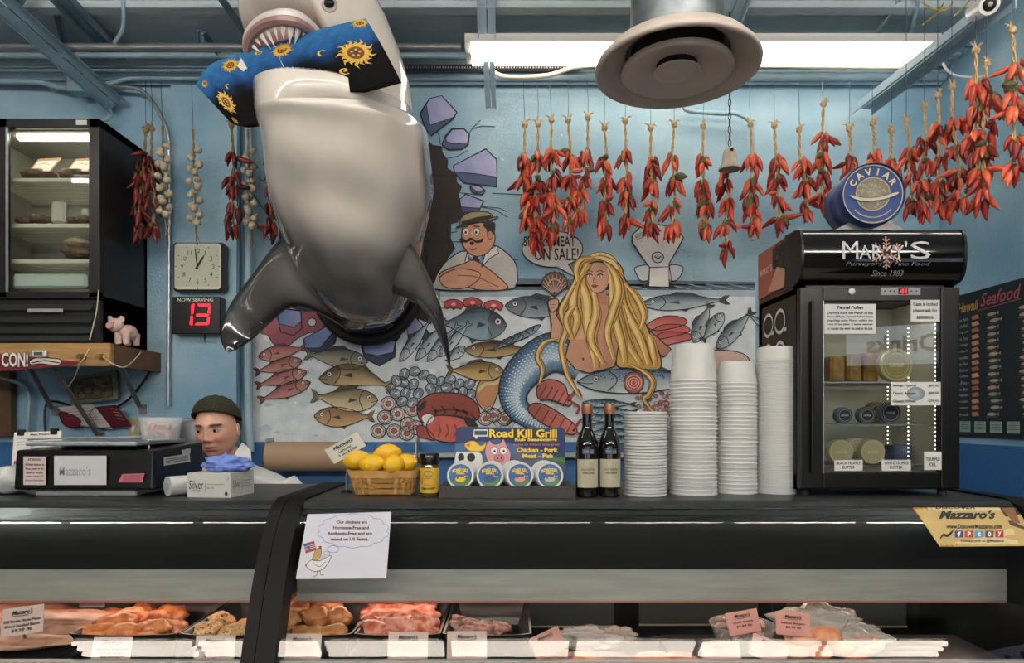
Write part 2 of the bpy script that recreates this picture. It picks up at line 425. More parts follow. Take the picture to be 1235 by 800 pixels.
# ---------------------------------------------------------------- strip light in view
Df = 3.49; zl = P(0, 75, Df).z; xa = P(562, 0, Df).x; xb = P(1122, 0, Df).x
t = thing('strip_light', 'long white fluorescent strip light behind the round air diffuser', 'light', ((xa+xb)/2, Df, zl))
m = MB().box((xa, Df-.09, zl+.065), (xb, Df+.09, zl+.10), b=.006)
m.box((xa, Df-.075, zl+.03), (xa+.03, Df+.075, zl+.07)); m.box((xb-.03, Df-.075, zl+.03), (xb, Df+.075, zl+.07))
m.prism([(Df-.10, zl+.055), (Df-.092, zl+.055), (Df-.088, zl+.09), (Df-.09, zl+.10)], xa, xb, 0)
m.build('housing', M_WHITE, t)
for dy in (-.055, .055):
    for k in range(2):
        x0_ = xa+.03+k*((xb-xa-.06)/2); x1_ = x0_+(xb-xa-.06)/2-.012
        MB().tube([(x0_, Df+dy, zl+.038), (x1_, Df+dy, zl+.038)], .026, 10).build('tube', M_TUBEV, t, smooth=True)
# ---------------------------------------------------------------- ceiling tubes over the shop floor (they light the scene)
def ceil_row(Y, z, x0, n, L, gap, w=.09, r=.02, nt=2, group='shop ceiling tube lights'):
    for i in range(n):
        x = x0+i*(L+gap)
        t = thing('ceiling_light', 'fluorescent tube fitting on the shop ceiling behind the viewer', 'light', (x+L/2, Y, z), group=group)
        MB().box((x, Y-w, z+.04), (x+L, Y+w, z+.09)).build('housing', M_WHITE, t)
        for k in range(nt):
            dy = (k-(nt-1)/2)*(w*2/nt)
            MB().tube([(x+.01, Y+dy, z), (x+L-.01, Y+dy, z)], r, 8).build('tube', M_TUBE, t, smooth=True)
ceil_row(1.40, 3.42, -3.55, 9, .76, .06, w=.03, nt=1)
ceil_row(-2.98, 3.40, -4.4, 7, 1.2, .06, w=.16, r=.028, nt=3)
# ---------------------------------------------------------------- round air diffuser and duct
dc = Vector((P(816, 0, 2.46).x, 2.46, 2.80))
t = thing('air_diffuser', 'large round cream air diffuser on a grey spiral duct', 'vent', dc)
M_DIF = mat('diffuser_paint', '#b9aea6', .45, var=.1, vscale=6)
MB().lathe([(.168, .06), (.168, .8)], 40, dc, cap=False).build('duct', mat('galvanised_duct', '#7c8489', .4, .75, var=.25, vscale=18), t, smooth=True)
MB().lathe([(.165, .10), (.20, .085), (.26, .05), (.295, .012), (.301, .0), (.300, -.012), (.288, -.014), (.27, .01), (.235, .035), (.19, .05)], 56, dc, cap=False).build('outer_cone', M_DIF, t, smooth='all')
MB().lathe([(.200, .04), (.206, .024), (.200, .017), (.185, .020), (.14, .042), (.10, .052), (.075, .052)], 56, (dc.x, dc.y, dc.z-.040), cap=False).build('middle_cone', M_DIF, t, smooth='all')
MB().lathe([(.0005, .015), (.055, .012), (.078, .0), (.086, -.004), (.082, -.008), (.074, -.006), (.07, -.002), (.0005, -.002)], 36, (dc.x, dc.y, dc.z-.01)).build('centre_disc', M_DIF, t, smooth=True)
MB().lathe([(.15, .2), (.15, .075)], 30, dc, cap=True).build('damper', M_BLACKM, t)
# security camera top right
c = P(1188, 8, 2.6)
t = thing('security_camera', 'white bullet security camera on a beam in the top right corner', 'camera', c)
A = Matrix.Translation(c) @ Matrix.Rotation(R(-72), 4, 'X') @ Matrix.Rotation(R(0), 4, 'Y')
Ax = Matrix.Translation(c) @ Vector((-.25, -.8, -.35)).to_track_quat('Z', 'Y').to_matrix().to_4x4()
MB().lathe([(.030, -.12), (.036, -.11), (.038, .03), (.036, .05), (.028, .052)], 24, M=Ax).build('body', M_WHITE, t, smooth=True)
MB().lathe([(.024, .0525), (.020, .058), (.012, .059)], 20, M=Ax).build('lens', M_BLACK, t, smooth=True)
MB().ball((0, 0, .056), .010, M=Ax).build('lens_glass', mat('lens_glass', '#b8b8b8', .1), t, smooth=True)
MB().tube([Ax @ Vector((0, .03, -.06)), Ax @ Vector((0, .09, -.07)), Ax @ Vector((0, .14, -.03))], .012, 8).build('bracket', M_WHITE, t, smooth=True)
M_YW = mat('yellow_wire', '#b79a3c', .5)
for i, pl in enumerate(([(1112, 3, 3.2), (1125, 10, 3.2), (1140, 12, 3.2), (1150, 2, 3.2)], [(1112, 30, 3.3), (1130, 16, 3.3), (1138, 4, 3.3)], [(1150, 20, 3.1), (1165, 6, 3.1), (1172, -4, 3.1)])):
    single(MB().tube(catmull([P(*p) for p in pl], 6), .004, 6).build('wire', M_YW, smooth=True), ['yellow wire looping along the ceiling left of the security camera', 'yellow wire dangling over the strip light end', 'yellow wire running up beside the security camera'][i], 'wire')
single(MB().tube(catmull([P(*p) for p in ((1136, 60, 3.4), (1137, 75, 3.4), (1146, 88, 3.4), (1165, 93, 3.4), (1190, 92, 3.4))], 6), .006, 6).build('wire', M_WHITE, smooth=True), 'pale cable drooping below the right slanting beam', 'wire')
# ---------------------------------------------------------------- deli case
PROF = [(1.905, 1.243), (1.86, 1.200), (1.81, 1.135), (1.765, 1.05), (1.725, .96), (1.690, .88), (1.655, .80), (1.62, .72)]
PR = [(p.x, p.y) for p in catmull([(a, b, 0) for a, b in PROF], 5)]
XL = -3.2; XS = -.642; XR = 1.45
M_GLASS = bpy.data.materials.new('curved_glass'); M_GLASS.use_nodes = True
nt = M_GLASS.node_tree; nt.nodes.clear()
_o = nt.nodes.new('ShaderNodeOutputMaterial'); _m = nt.nodes.new('ShaderNodeMixShader'); _f = nt.nodes.new('ShaderNodeFresnel'); _f.inputs[0].default_value = 1.28
_t = nt.nodes.new('ShaderNodeBsdfTransparent'); _t.inputs[0].default_value = (.93, .95, .94, 1); _g = nt.nodes.new('ShaderNodeBsdfGlossy'); _g.inputs['Roughness'].default_value = .0
nt.links.new(_f.outputs[0], _m.inputs[0]); nt.links.new(_t.outputs[0], _m.inputs[1]); nt.links.new(_g.outputs[0], _m.inputs[2]); nt.links.new(_m.outputs[0], _o.inputs[0])
M_TOP = mat('case_top', '#2f3234', .35, .3, var=.15, vscale=8)
M_SS = mat('brushed_steel', '#9d9f9a', .45, .35, var=.12, vscale=5, stretch=(1, 8, 8))
M_INBLK = mat('case_black', '#060708', .55, spec=.25)
CASES = []
for nm, xa, xb, lab in (('deli_case', XL, XS-.012, 'left curved glass deli case holding bacon and chicken'), ('deli_case', XS+.012, XR, 'right curved glass deli case below the drinks fridge and cups')):
    t = thing(nm, lab, 'display case', ((xa+xb)/2, 2.1, 0)); CASES.append(t)
    # top slab with rounded front nose
    MB().prism([(2.42, 1.262), (1.945, 1.262), (1.925, 1.259), (1.912, 1.250), (1.912, 1.240), (1.925, 1.236), (2.42, 1.236)], xa, xb, 0).build('top', M_TOP, t, smooth=True)
    MB().prism([(1.925, 1.236), (1.905, 1.236), (1.900, 1.224), (1.915, 1.215), (1.94, 1.22)], xa, xb, 0).build('top_rail', M_INBLK, t)
    # curved glass, open sheet
    g = MB().grid(lambda u, v: (xa+(xb-xa)*u, *PR[min(len(PR)-1, int(round(v*(len(PR)-1))))]), 2, len(PR))
    g.build('curved_glass', M_GLASS, t, smooth='all', fix=False)
    # light canopy under the top: black front, stainless strip, lip coloured red for warm light from below
    MB().prism([(1.95, 1.236), (1.95, 1.057), (2.02, 1.057), (2.02, 1.236)], xa, xb, 0).build('canopy_panel', M_INBLK, t)
    MB().box((xa, 1.945, .966), (xb, 1.96, 1.057)).build('steel_strip', M_SS, t)
    MB().box((xa, 1.945, .960), (xb, 1.985, .966)).build('strip_lip', mat('warm_lit_lip', '#a8705c', .4, .3), t)
    MB().box((xa, 1.985, .960), (xb, 2.30, .975)).build('canopy_underside', M_WHITE, t)
    MB().tube([(xa+.05, 2.03, .952), (xb-.05, 2.03, .952)], .009, 8).build('canopy_lamp', mat('case_lamp', '#ffffff', .5, emit='#ffd9c4', estr=5), t)
    # deck, front rail, plinth, rear wall
    MB().box((xa, 1.70, .70), (xb, 2.36, .72)).build('deck', M_INBLK, t)
    MB().box((xa, 1.76, .7205), (xb if xb < 0 else P(645, 0, 1.86).x, 2.25, .820), b=.004).build('riser', M_INBLK, t)
    MB().box((xa, 1.715, .835), (xb, 1.735, .872), b=.003).build('front_rail', mat('rail_white', '#a8a4a2', .35, .3), t)
    MB().box((xa, 1.655, .12), (xb, 2.40, .70)).build('body', M_INBLK, t)
    MB().box((xa, 1.70, 0), (xb, 2.36, .12)).build('plinth', M_BLACKM, t)
    MB().box((xa, 1.605, .66), (xb, 1.655, .735), b=.004).build('glass_channel', M_SS, t)
    # rear doors: frames with dark glass
    n = max(1, round((xb-xa)/.56)); w = (xb-xa)/n
    for i in range(n):
        a = xa+i*w; b = a+w; Yd = 2.36 if i % 2 else 2.38
        m = MB()
        for q in ((a, .72, a+.045, 1.236), (b-.045, .72, b, 1.236), (a+.045, .72, b-.045, .757), (a+.045, 1.19, b-.045, 1.236)): m.box((q[0], Yd, q[1]), (q[2], Yd+.02, q[3]))
        d = m.build('rear_door', M_INBLK, t)
        MB().box((a+.045, Yd+.008, .757), (b-.045, Yd+.012, 1.19)).build('door_glass', mat('dark_glass', '#5a6360', .2), d)
        MB().box((a+.045, Yd-.003, .757), (b-.045, Yd, .763)).build('sill_strip', mat('cream_strip', '#c8c5b2', .4), d)
# black dividing frame between the two cases, following the glass
def rib(xa, xb, label, t, name='end_frame', off=.012):
    pr = PR; out = []
    for i, (y, z) in enumerate(pr):
        a = Vector(pr[max(0, i-1)]); b = Vector(pr[min(len(pr)-1, i+1)]); d = (b-a).normalized(); n = Vector((d.y, -d.x)) if True else 0
        if n.x > 0: n = -n
        out.append((y+n.x*off, z+n.y*off))
    inn = [(y+.055, z-.02) for y, z in pr]
    poly = [(2.42, 1.27), (1.94, 1.27), (1.915, 1.262)]+out+inn[::-1]+[(2.42, 1.235)]
    o = MB()
    n = len(out); vs = []; fs = []
    full = [(2.42, 1.268, 2.42, 1.235), (2.1, 1.268, 2.1, 1.235), (1.945, 1.268, 1.99, 1.235), (1.912, 1.256, 1.975, 1.225)]+[(*a, *b) for a, b in zip(out[1:], inn[1:])]+[(1.60, .66, 1.66, .66)]
    for x in (xa, xb):
        for q in full: vs += [(x, q[0], q[1]), (x, q[2], q[3])]
    k = len(full)
    for i in range(k-1):
        a = 2*i; b = 2*k+2*i
        fs += [(a, a+1, a+3, a+2), (b+1, b, b+2, b+3), (a, a+2, b+2, b), (a+1, b+1, b+3, a+3)]
    fs += [(0, 2*k, 2*k+1, 1), (2*k-2, 2*k-1, 4*k-1, 4*k-2)]
    o.add(vs, fs); return o.build(name, M_INBLK, t, smooth=30)
rib(XS-.012-.034, XS-.012, '', CASES[0]); rib(XS+.012-.022, XS+.040, '', CASES[1])
rib(XR-.005, XR+.045, '', CASES[1], off=.02)
# solid end cheek of the case
MB().prism([(2.42, 1.236)]+[(y+.004, z) for y, z in PR if z < 1.235]+[(1.655, .12), (2.40, .12)], XR+.005, XR+.035, 0).build('end_panel', M_INBLK, CASES[1])
# ---------------------------------------------------------------- shark bursting from the wall, belly to the viewer
# sections: (left px, right px, py of centre, depth D, half thickness m, tilt deg of the section plane)
def skin_col(t, belly):                       # belly white, back charcoal
    return mixc((.84, .82, .79), (.13, .13, .135), t)
M_SHARK = mat('shark_lacquer', '#ffffff', .12, attr=True, var=.07, vscale=5, coat=1, bump=.05, bscale=5)
SH = thing('shark', 'huge glossy white bellied shark model bursting out of the wall with its mouth open', 'sculpture', P(435, 330, 3.7))
# rail: centre axis in 3D with the half width
rail = []
def sec(px0, px1, py, D, th, tilt): rail.append((P((px0+px1)/2, py, D), (px1-px0)/2/800*D, th, R(tilt)))
#     x0   x1   py   D     th   tilt (0 = horizontal section, 90 = facing viewer)
sec(384, 506, 318, 3.86, .38, 84)
sec(384, 505, 322, 3.66, .38, 78)
sec(378, 506, 316, 3.50, .38, 62)
sec(362, 510, 300, 3.37, .38, 44)
sec(344, 517, 272, 3.26, .38, 28)
sec(333, 521, 240, 3.17, .38, 18)
sec(327, 521, 205, 3.08, .39, 13)
sec(323, 516, 170, 3.00, .39, 11)
sec(319, 511, 152, 2.96, .38, 11)
sec(315, 498, 142, 2.93, .36, 12)
rail2 = [rail[0]]
def cr(i, t):
    q = [rail[max(0, min(len(rail)-1, i+k))] for k in (-1, 0, 1, 2)]
    def f(a, b, c, d): return .5*((2*b)+(c-a)*t+(2*a-5*b+4*c-d)*t*t+(3*b-a-3*c+d)*t*t*t)
    return tuple(f(*[x[j] for x in q]) for j in range(4))
SS = []
for i in range(len(rail)-1):
    for k in range(5): SS.append(cr(i, k/5))
SS.append(rail[-1])
def shark_pt(si, a):
    c, w, th, tl = SS[si]
    # a: 0 = right, 90 = front/belly, 180 = left, 270 = back; superellipse
    ca, sa = cos(a), sin(a); e = .82
    x = math.copysign(abs(ca)**e, ca)*w; n = math.copysign(abs(sa)**.95, sa)*th
    # belly grooves
    f = si/(len(SS)-1)
    n *= 1+.018*sin(f*31+cos(a)*3)*(.5+.5*sin(a)) if sa > 0 else 1
    x *= 1+.012*sin(f*25+a*2)
    d = Vector((0, -cos(tl), -sin(tl)))      # front direction of the section plane
    return c+Vector((1, 0, 0))*x+d*n
NU = 64
vs = []; fs = []; cols = []
for si in range(len(SS)):
    for k in range(NU):
        a = 2*pi*k/NU; p = shark_pt(si, a); vs.append(p)
        f = si/(len(SS)-1)
        t = max(0, min(1, (-.12-sin(a))/.22))           # back dark
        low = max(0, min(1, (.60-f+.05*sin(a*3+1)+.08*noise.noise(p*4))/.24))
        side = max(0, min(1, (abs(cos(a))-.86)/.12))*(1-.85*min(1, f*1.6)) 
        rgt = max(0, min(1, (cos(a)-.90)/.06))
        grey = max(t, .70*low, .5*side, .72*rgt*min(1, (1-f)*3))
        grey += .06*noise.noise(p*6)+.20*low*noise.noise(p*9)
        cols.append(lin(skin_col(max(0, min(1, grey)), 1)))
for i in range(len(SS)-1):
    for k in range(NU):
        k2 = (k+1) % NU; fs.append((i*NU+k, i*NU+k2, (i+1)*NU+k2, (i+1)*NU+k))
# lower jaw rim curls inward into the mouth
last = len(SS)-1; base = last*NU; c, w, th, tl = SS[-1]
rims = [(1.0, .03), (.90, .05), (.80, .04), (.72, .0), (.66, -.12), (.35, -.3)]
upv = Vector((0, -sin(tl), cos(tl)))
for s_, dz in rims:
    for k in range(NU):
        a = 2*pi*k/NU; p = shark_pt(last, a); q = c+(p-c)*s_
        lift = dz*(1 if sin(a) > -.2 else .3)+(.075*max(0, cos(a-R(130)))*(1 if s_ > .7 else .2))
        vs.append(q+upv*lift)
        cols.append(lin((.82, .80, .77)) if s_ > .75 else lin((.42, .28, .27)))
for i in range(len(rims)):
    for k in range(NU):
        k2 = (k+1) % NU; o_ = base+i*NU; fs.append((o_+k, o_+k2, o_+NU+k2, o_+NU+k))
def colored(name, vs, fs, cols, m, parent, smooth='all'):
    mb = MB(); mb.add(vs, fs); o = mb.build(name, m, parent, smooth=smooth)
    ca = o.data.color_attributes.new('Col', 'FLOAT_COLOR', 'POINT'); buf = []
    for q in cols: buf += [*q, 1]
    ca.data.foreach_set('color', buf); return o
colored('body', vs, fs, cols, M_SHARK, SH)
# head above the mouth: snout block lofted from behind the jaw to above the frame
HS = []   # (cx, py, D, half w px, half thick m, tilt)
for x0_, x1_, py, D, th, tl in ((330, 500, 150, 3.18, .26, 10), (318, 494, 100, 3.12, .27, 10), (303, 482, 62, 3.06, .28, 8), (294, 470, 30, 3.00, .31, 2),
                               (291, 456, 2, 2.94, .33, -4), (293, 441, -24, 2.90, .32, -8), (302, 420, -48, 2.84, .27, -14), (322, 392, -66, 2.78, .18, -20), (350, 362, -74, 2.75, .03, -20)):
    HS.append((P((x0_+x1_)/2, py, D), (x1_-x0_)/2/800*D, th, R(tl)))
hv = []; hf = []; hc = []
def head_pt(si, a):
    c, w, th, tl = HS[si]; ca, sa = cos(a), sin(a)
    # the inside of the mouth is a hollow on the front of the lower sections
    hollow = [.0, .0, .0, .30, 1, 1, 1, 1, 1][si]
    q = c+Vector((1, 0, 0))*ca*w; q = q-Vector((0, th*max(0, sa), 0)); px = 617.5+q.x/q.y*800
    pyy = 505-(q.z-1.5)/q.y*800; inm = max(0, min(1, (pyy-16)/10))*max(0, min(1, (391-px)/14))*max(0, min(1, (px-296)/12))
    n = sa*th*((hollow*inm+(1-inm)) if sa > 0 else 1)
    return c+Vector((1, 0, 0))*ca*w+Vector((0, -cos(tl), -sin(tl)))*n
for si in range(len(HS)):
    for k in range(48):
        a = 2*pi*k/48; hv.append(head_pt(si, a)); sa = sin(a)
        q = hv[-1]; px = 617.5+q.x/q.y*800
        if sa > 0 and 292 < px < 386 and si < 4 and 505-(q.z-1.5)/q.y*800 > 20: hc.append(lin((.44, .30, .29)))
        else: hc.append(lin(skin_col(max(0, min(1, (-.05-sa)/.3)), 1)))
for i in range(len(HS)-1):
    for k in range(48):
        k2 = (k+1) % 48; hf.append((i*48+k, i*48+k2, (i+1)*48+k2, (i+1)*48+k))
colored('head', hv, hf, hc, M_SHARK, SH)
# gum ring and teeth of the upper jaw: an arch seen from below
M_TOOTH = mat('tooth', '#e9e4da', .25)
M_GUM = mat('gum', '#8d6f6c', .3)
arch = [(303, 72, 2.86), (300, 52, 2.80), (306, 36, 2.75), (320, 24, 2.70), (340, 19, 2.66), (360, 22, 2.68), (375, 33, 2.74), (386, 47, 2.80)]
ap = catmull([P(*p) for p in arch], 4)
MB().tube(ap, .026, 8).build('upper_lip', mat('shark_lip', '#c9c5bf', .2), SH, smooth=True)
gp = [p+Vector((0, -.005, -.02)) for p in ap]
MB().tube(gp, .022, 8).build('gum', M_GUM, SH, smooth=True)
ctr = P(346, 60, 2.8)
def tooth_mb(base, tip, side, w):
    d = (tip-base); s = side.normalized()*w; n = d.cross(s).normalized()*w*.42
    mid = base+d*.45+n*.3
    return MB().add([base-s, base+n, base+s, base-n, mid-s*.62, mid+n*.9, mid+s*.62, mid-n*.6, tip], [(0, 1, 5, 4), (1, 2, 6, 5), (2, 3, 7, 6), (3, 0, 4, 7), (4, 5, 8), (5, 6, 8), (6, 7, 8), (7, 4, 8), (0, 3, 2, 1)])
n = 13
for i in range(n):
    f = (i+.5)/n*(len(gp)-1); j = int(f); b = gp[j].lerp(gp[min(j+1, len(gp)-1)], f-j)
    side = (gp[min(j+1, len(gp)-1)]-gp[max(0, j-1)])
    inward = (ctr-b); inward.normalize()
    L = .062+.012*sin(i*1.7)+(.018 if 3 < i < 10 else 0)
    tooth_mb(b, b+(inward*.72+Vector((0, 0, -.55))).normalized()*L, side, .017).build('tooth', M_TOOTH, SH, smooth=30)
# palate
MB().ball(P(346, 50, 2.98), (.17, .12, .10), 20, 12).build('palate', mat('palate', '#8a6a6c', .4, var=.2, vscale=8), SH, smooth=True)
# lower teeth poking up behind the board
for i in range(9):
    b = P(334+i*6.6, 91+abs(i-3)*.6, 2.60); tooth_mb(b, b+Vector((0, -.01, .03)), Vector((1, 0, 0)), .008).build('tooth', M_TOOTH, SH)
# eye
e = P(397, 4, 2.66); MB().ball(e, (.022, .016, .018)).build('eye', mat('glass_eye', '#0a0a0c', .05), SH, smooth=True)
MB().lathe([(.020, 0), (.030, .003), (.034, -.002), (.03, -.012)], 20, M=Matrix.Translation(e+Vector((0, .004, 0))) @ Matrix.Rotation(R(90), 4, 'X')).build('eyelid', mat('eyelid', '#a39d98', .3), SH, smooth=True)
# pectoral fins: lofted blades
M_FIN = M_SHARK
def fin(name, stations, label):
    """stations: (point, chord vector half, thickness)"""
    vs = []; fs = []; cols = []; nk = 24
    P_ = [(catmull([s[0] for s in stations], 6)), (catmull([s[1] for s in stations], 6)), [s.x for s in catmull([Vector((s[2], 0, 0)) for s in stations], 6)], catmull([s[3] for s in stations], 6)]
    for i in range(len(P_[0])):
        for k in range(nk):
            a = 2*pi*k/nk; ca, sa = cos(a), sin(a)
            vs.append(P_[0][i]+P_[1][i]*ca+P_[3][i].normalized()*sa*P_[2][i]*(1-.35*ca))
            f = i/(len(P_[0])-1)
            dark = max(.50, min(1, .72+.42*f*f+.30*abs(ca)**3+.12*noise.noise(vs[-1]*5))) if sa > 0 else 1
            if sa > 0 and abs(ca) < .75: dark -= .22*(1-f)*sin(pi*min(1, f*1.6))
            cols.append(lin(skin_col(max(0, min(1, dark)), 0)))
    n = len(P_[0])
    for i in range(n-1):
        for k in range(nk):
            k2 = (k+1) % nk; fs.append((i*nk+k, i*nk+k2, (i+1)*nk+k2, (i+1)*nk+k))
    fs += [tuple(range(nk)), tuple((n-1)*nk+k for k in range(nk))]
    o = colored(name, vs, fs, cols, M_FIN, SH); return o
def st(ax, ay, aD, bx, by, bD, th):
    a = P(ax, ay, aD); b = P(bx, by, bD); c = (a+b)/2; ch = (b-a)/2
    return (c, ch, th, Vector((0, -1, .15)))
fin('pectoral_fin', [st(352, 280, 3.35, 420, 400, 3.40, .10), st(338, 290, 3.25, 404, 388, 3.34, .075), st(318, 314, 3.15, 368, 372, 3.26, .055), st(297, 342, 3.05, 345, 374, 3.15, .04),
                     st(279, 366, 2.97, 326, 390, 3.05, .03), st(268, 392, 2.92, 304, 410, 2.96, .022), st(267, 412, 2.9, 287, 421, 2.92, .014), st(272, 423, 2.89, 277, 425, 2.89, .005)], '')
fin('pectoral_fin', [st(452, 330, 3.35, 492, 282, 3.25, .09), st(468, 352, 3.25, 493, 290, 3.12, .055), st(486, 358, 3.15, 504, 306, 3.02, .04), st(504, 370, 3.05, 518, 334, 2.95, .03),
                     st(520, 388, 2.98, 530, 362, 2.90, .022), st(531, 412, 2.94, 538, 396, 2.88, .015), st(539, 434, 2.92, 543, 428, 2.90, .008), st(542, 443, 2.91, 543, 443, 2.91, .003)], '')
# black collar where the body meets the wall
cv = []; cf = []
c, w, th, tl = SS[0]
def collar(u, v):
    a = 2*pi*u; r = [(1.0, 0), (1.10, -.03), (1.16, -.01), (1.16, .04)][int(round(v*3))]
    p = shark_pt(2, a); q = SS[2][0]+(p-SS[2][0])*r[0]; return Vector((q.x, 3.72+r[1], q.z-.02))
MB().grid(collar, 64, 4, closed_u=True).build('wall_collar', M_BLACKM, SH, smooth='all')
# body continues into the wall cavity
# ---------------------------------------------------------------- bodyboard in its jaws
BB = thing('bodyboard', 'blue and black bodyboard with gold suns bitten in the jaws of the shark', 'bodyboard', P(360, 95, 2.66))
top = [(236, 97, 2.60), (262, 68, 2.585), (300, 58, 2.575), (345, 46, 2.56), (390, 32, 2.55), (440, 21, 2.54)]
bot = [(278, 149, 2.44), (290, 143, 2.40), (314, 147, 2.38), (358, 92, 2.50), (420, 104, 2.44), (478, 92, 2.44)]
TT = catmull([P(*p) for p in [(236, 102, 2.84), (254, 78, 2.82), (300, 61, 2.80), (345, 48, 2.76), (390, 34, 2.68), (441, 22, 2.60)]], 8)
BT = catmull([P(*p) for p in [(278, 148, 2.80), (296, 151, 2.80), (318, 146, 2.80), (362, 124, 2.74), (428, 110, 2.58), (482, 96, 2.52)]], 8)
def bmap(x, y, l=0):     # x 0..1 along, y 0..1 down
    f = max(0, min(1, x))*(len(TT)-1); i = min(len(TT)-2, int(f)); t = f-i
    a = TT[i].lerp(TT[i+1], t); b = BT[i].lerp(BT[i+1], t)
    p = a.lerp(b, y); p = p+Vector((0, -.035*sin(pi*y)-l, 0)); return p
mb = MB(); nx, ny = 41, 9; vs = []; fs = []
for j in range(ny):
    for i in range(nx): vs.append(bmap(i/(nx-1), j/(ny-1)))
off = len(vs)
for j in range(ny):
    for i in range(nx): vs.append(bmap(i/(nx-1), j/(ny-1))+Vector((0, .05, .012)))
for j in range(ny-1):
    for i in range(nx-1):
        q = (j*nx+i, j*nx+i+1, (j+1)*nx+i+1, (j+1)*nx+i); fs += [q, tuple(off+k for k in q[::-1])]
for i in range(nx-1): fs += [(i, off+i, off+i+1, i+1), ((ny-1)*nx+i, (ny-1)*nx+i+1, off+(ny-1)*nx+i+1, off+(ny-1)*nx+i)]
for j in range(ny-1): fs += [(j*nx, (j+1)*nx, off+(j+1)*nx, off+j*nx), (j*nx+nx-1, off+j*nx+nx-1, off+(j+1)*nx+nx-1, (j+1)*nx+nx-1)]
bl = (.20, .42, .60); bk = (.03, .03, .035); cols = []
for v in range(len(vs)):
    j = (v % off)//nx; i = (v % off) % nx; y = j/(ny-1)
    edge = .50+.05*sin(i*.9); t = max(0, min(1, (y-edge+.12)/.2)); cols.append(lin(mixc(mixc(bl, (.08, .25, .5), min(1, y*1.6)), bk, t)))
o = colored('board', vs, fs, cols, mat('printed_fabric', '#ffffff', .75, spec=.15, attr=True, var=.25, vscale=25, bump=.2, bscale=90), BB, smooth=40)
GO = '#c9a03a'; GD = '#6e3f1c'
def sun(cx, cy, r, ay=2.0):
    A = Art(bmap, .002)
    rx = r; n = 18
    for i in range(n):
        a = 2*pi*i/n; da = .10; b = a+.25; L1 = r*(1.75 if i % 2 else 1.45)
        pts = [(cx+rx*cos(a-da*1.5), cy+ay*r*sin(a-da*1.5)), (cx+(r+L1)/2*cos(a+.12), cy+ay*(r+L1)/2*sin(a+.12)), (cx+L1*cos(a+.02), cy+ay*L1*sin(a+.02)), (cx+(r+L1)/2*cos(a+.30), cy+ay*(r+L1)/2*sin(a+.30)), (cx+rx*cos(a+da*2), cy+ay*r*sin(a+da*2))]
        pts = [(min(.995, max(.005, x)), min(.99, max(.01, y))) for x, y in pts]
        A.poly(pts, GO, 1)
    A.ell(cx, cy, r*1.02, ay*r*1.02, GO, 2, n=24); A.ell(cx, cy, r*.72, ay*r*.72, GD, 3, n=20, cc='#3a2416')
    for k in range(5):
        a = k*1.26; A.ell(cx+r*.35*cos(a), cy+ay*r*.35*sin(a), r*.12, ay*r*.12, GO, 4, n=8)
    A.build('sun_print', M_ART, BB)
sun(.15, .66, .05, 2.3); sun(.88, .55, .052, 2.4); sun(.30, .16, .030, 2.4); sun(.07, .20, .022, 2.4); sun(.575, .18, .036, 2.4); sun(.66, .88, .046, 2.0); sun(.965, .08, .026, 2.2); sun(.10, .95, .02, 2)
def curl(cx, cy, r, a0, turns=1.2):
    pts = [(cx+r*(1-k/26)*cos(a0+turns*2*pi*k/24), min(.98, max(.02, cy+2.2*r*(1-k/26)*sin(a0+turns*2*pi*k/24)))) for k in range(25)]
    A = Art(bmap, .002); A.line(pts, .010, GO, 1); A.build('scroll_print', M_ART, BB)
curl(.45, .09, .02, 0); curl(.80, .74, .022, 1); curl(.245, .45, .022, 2, .6); curl(.755, .42, .03, 2.2, .55)
# white tears in the cloth
for pts in ([(.36, .10), (.385, .3), (.36, .33), (.335, .22)], [(.555, .30), (.575, .5), (.585, .66), (.57, .5)]):
    t_ = Art(bmap, .006); t_.poly(pts, '#d8d4cc', 0); t_.build('bite_tear', M_ART, BB)
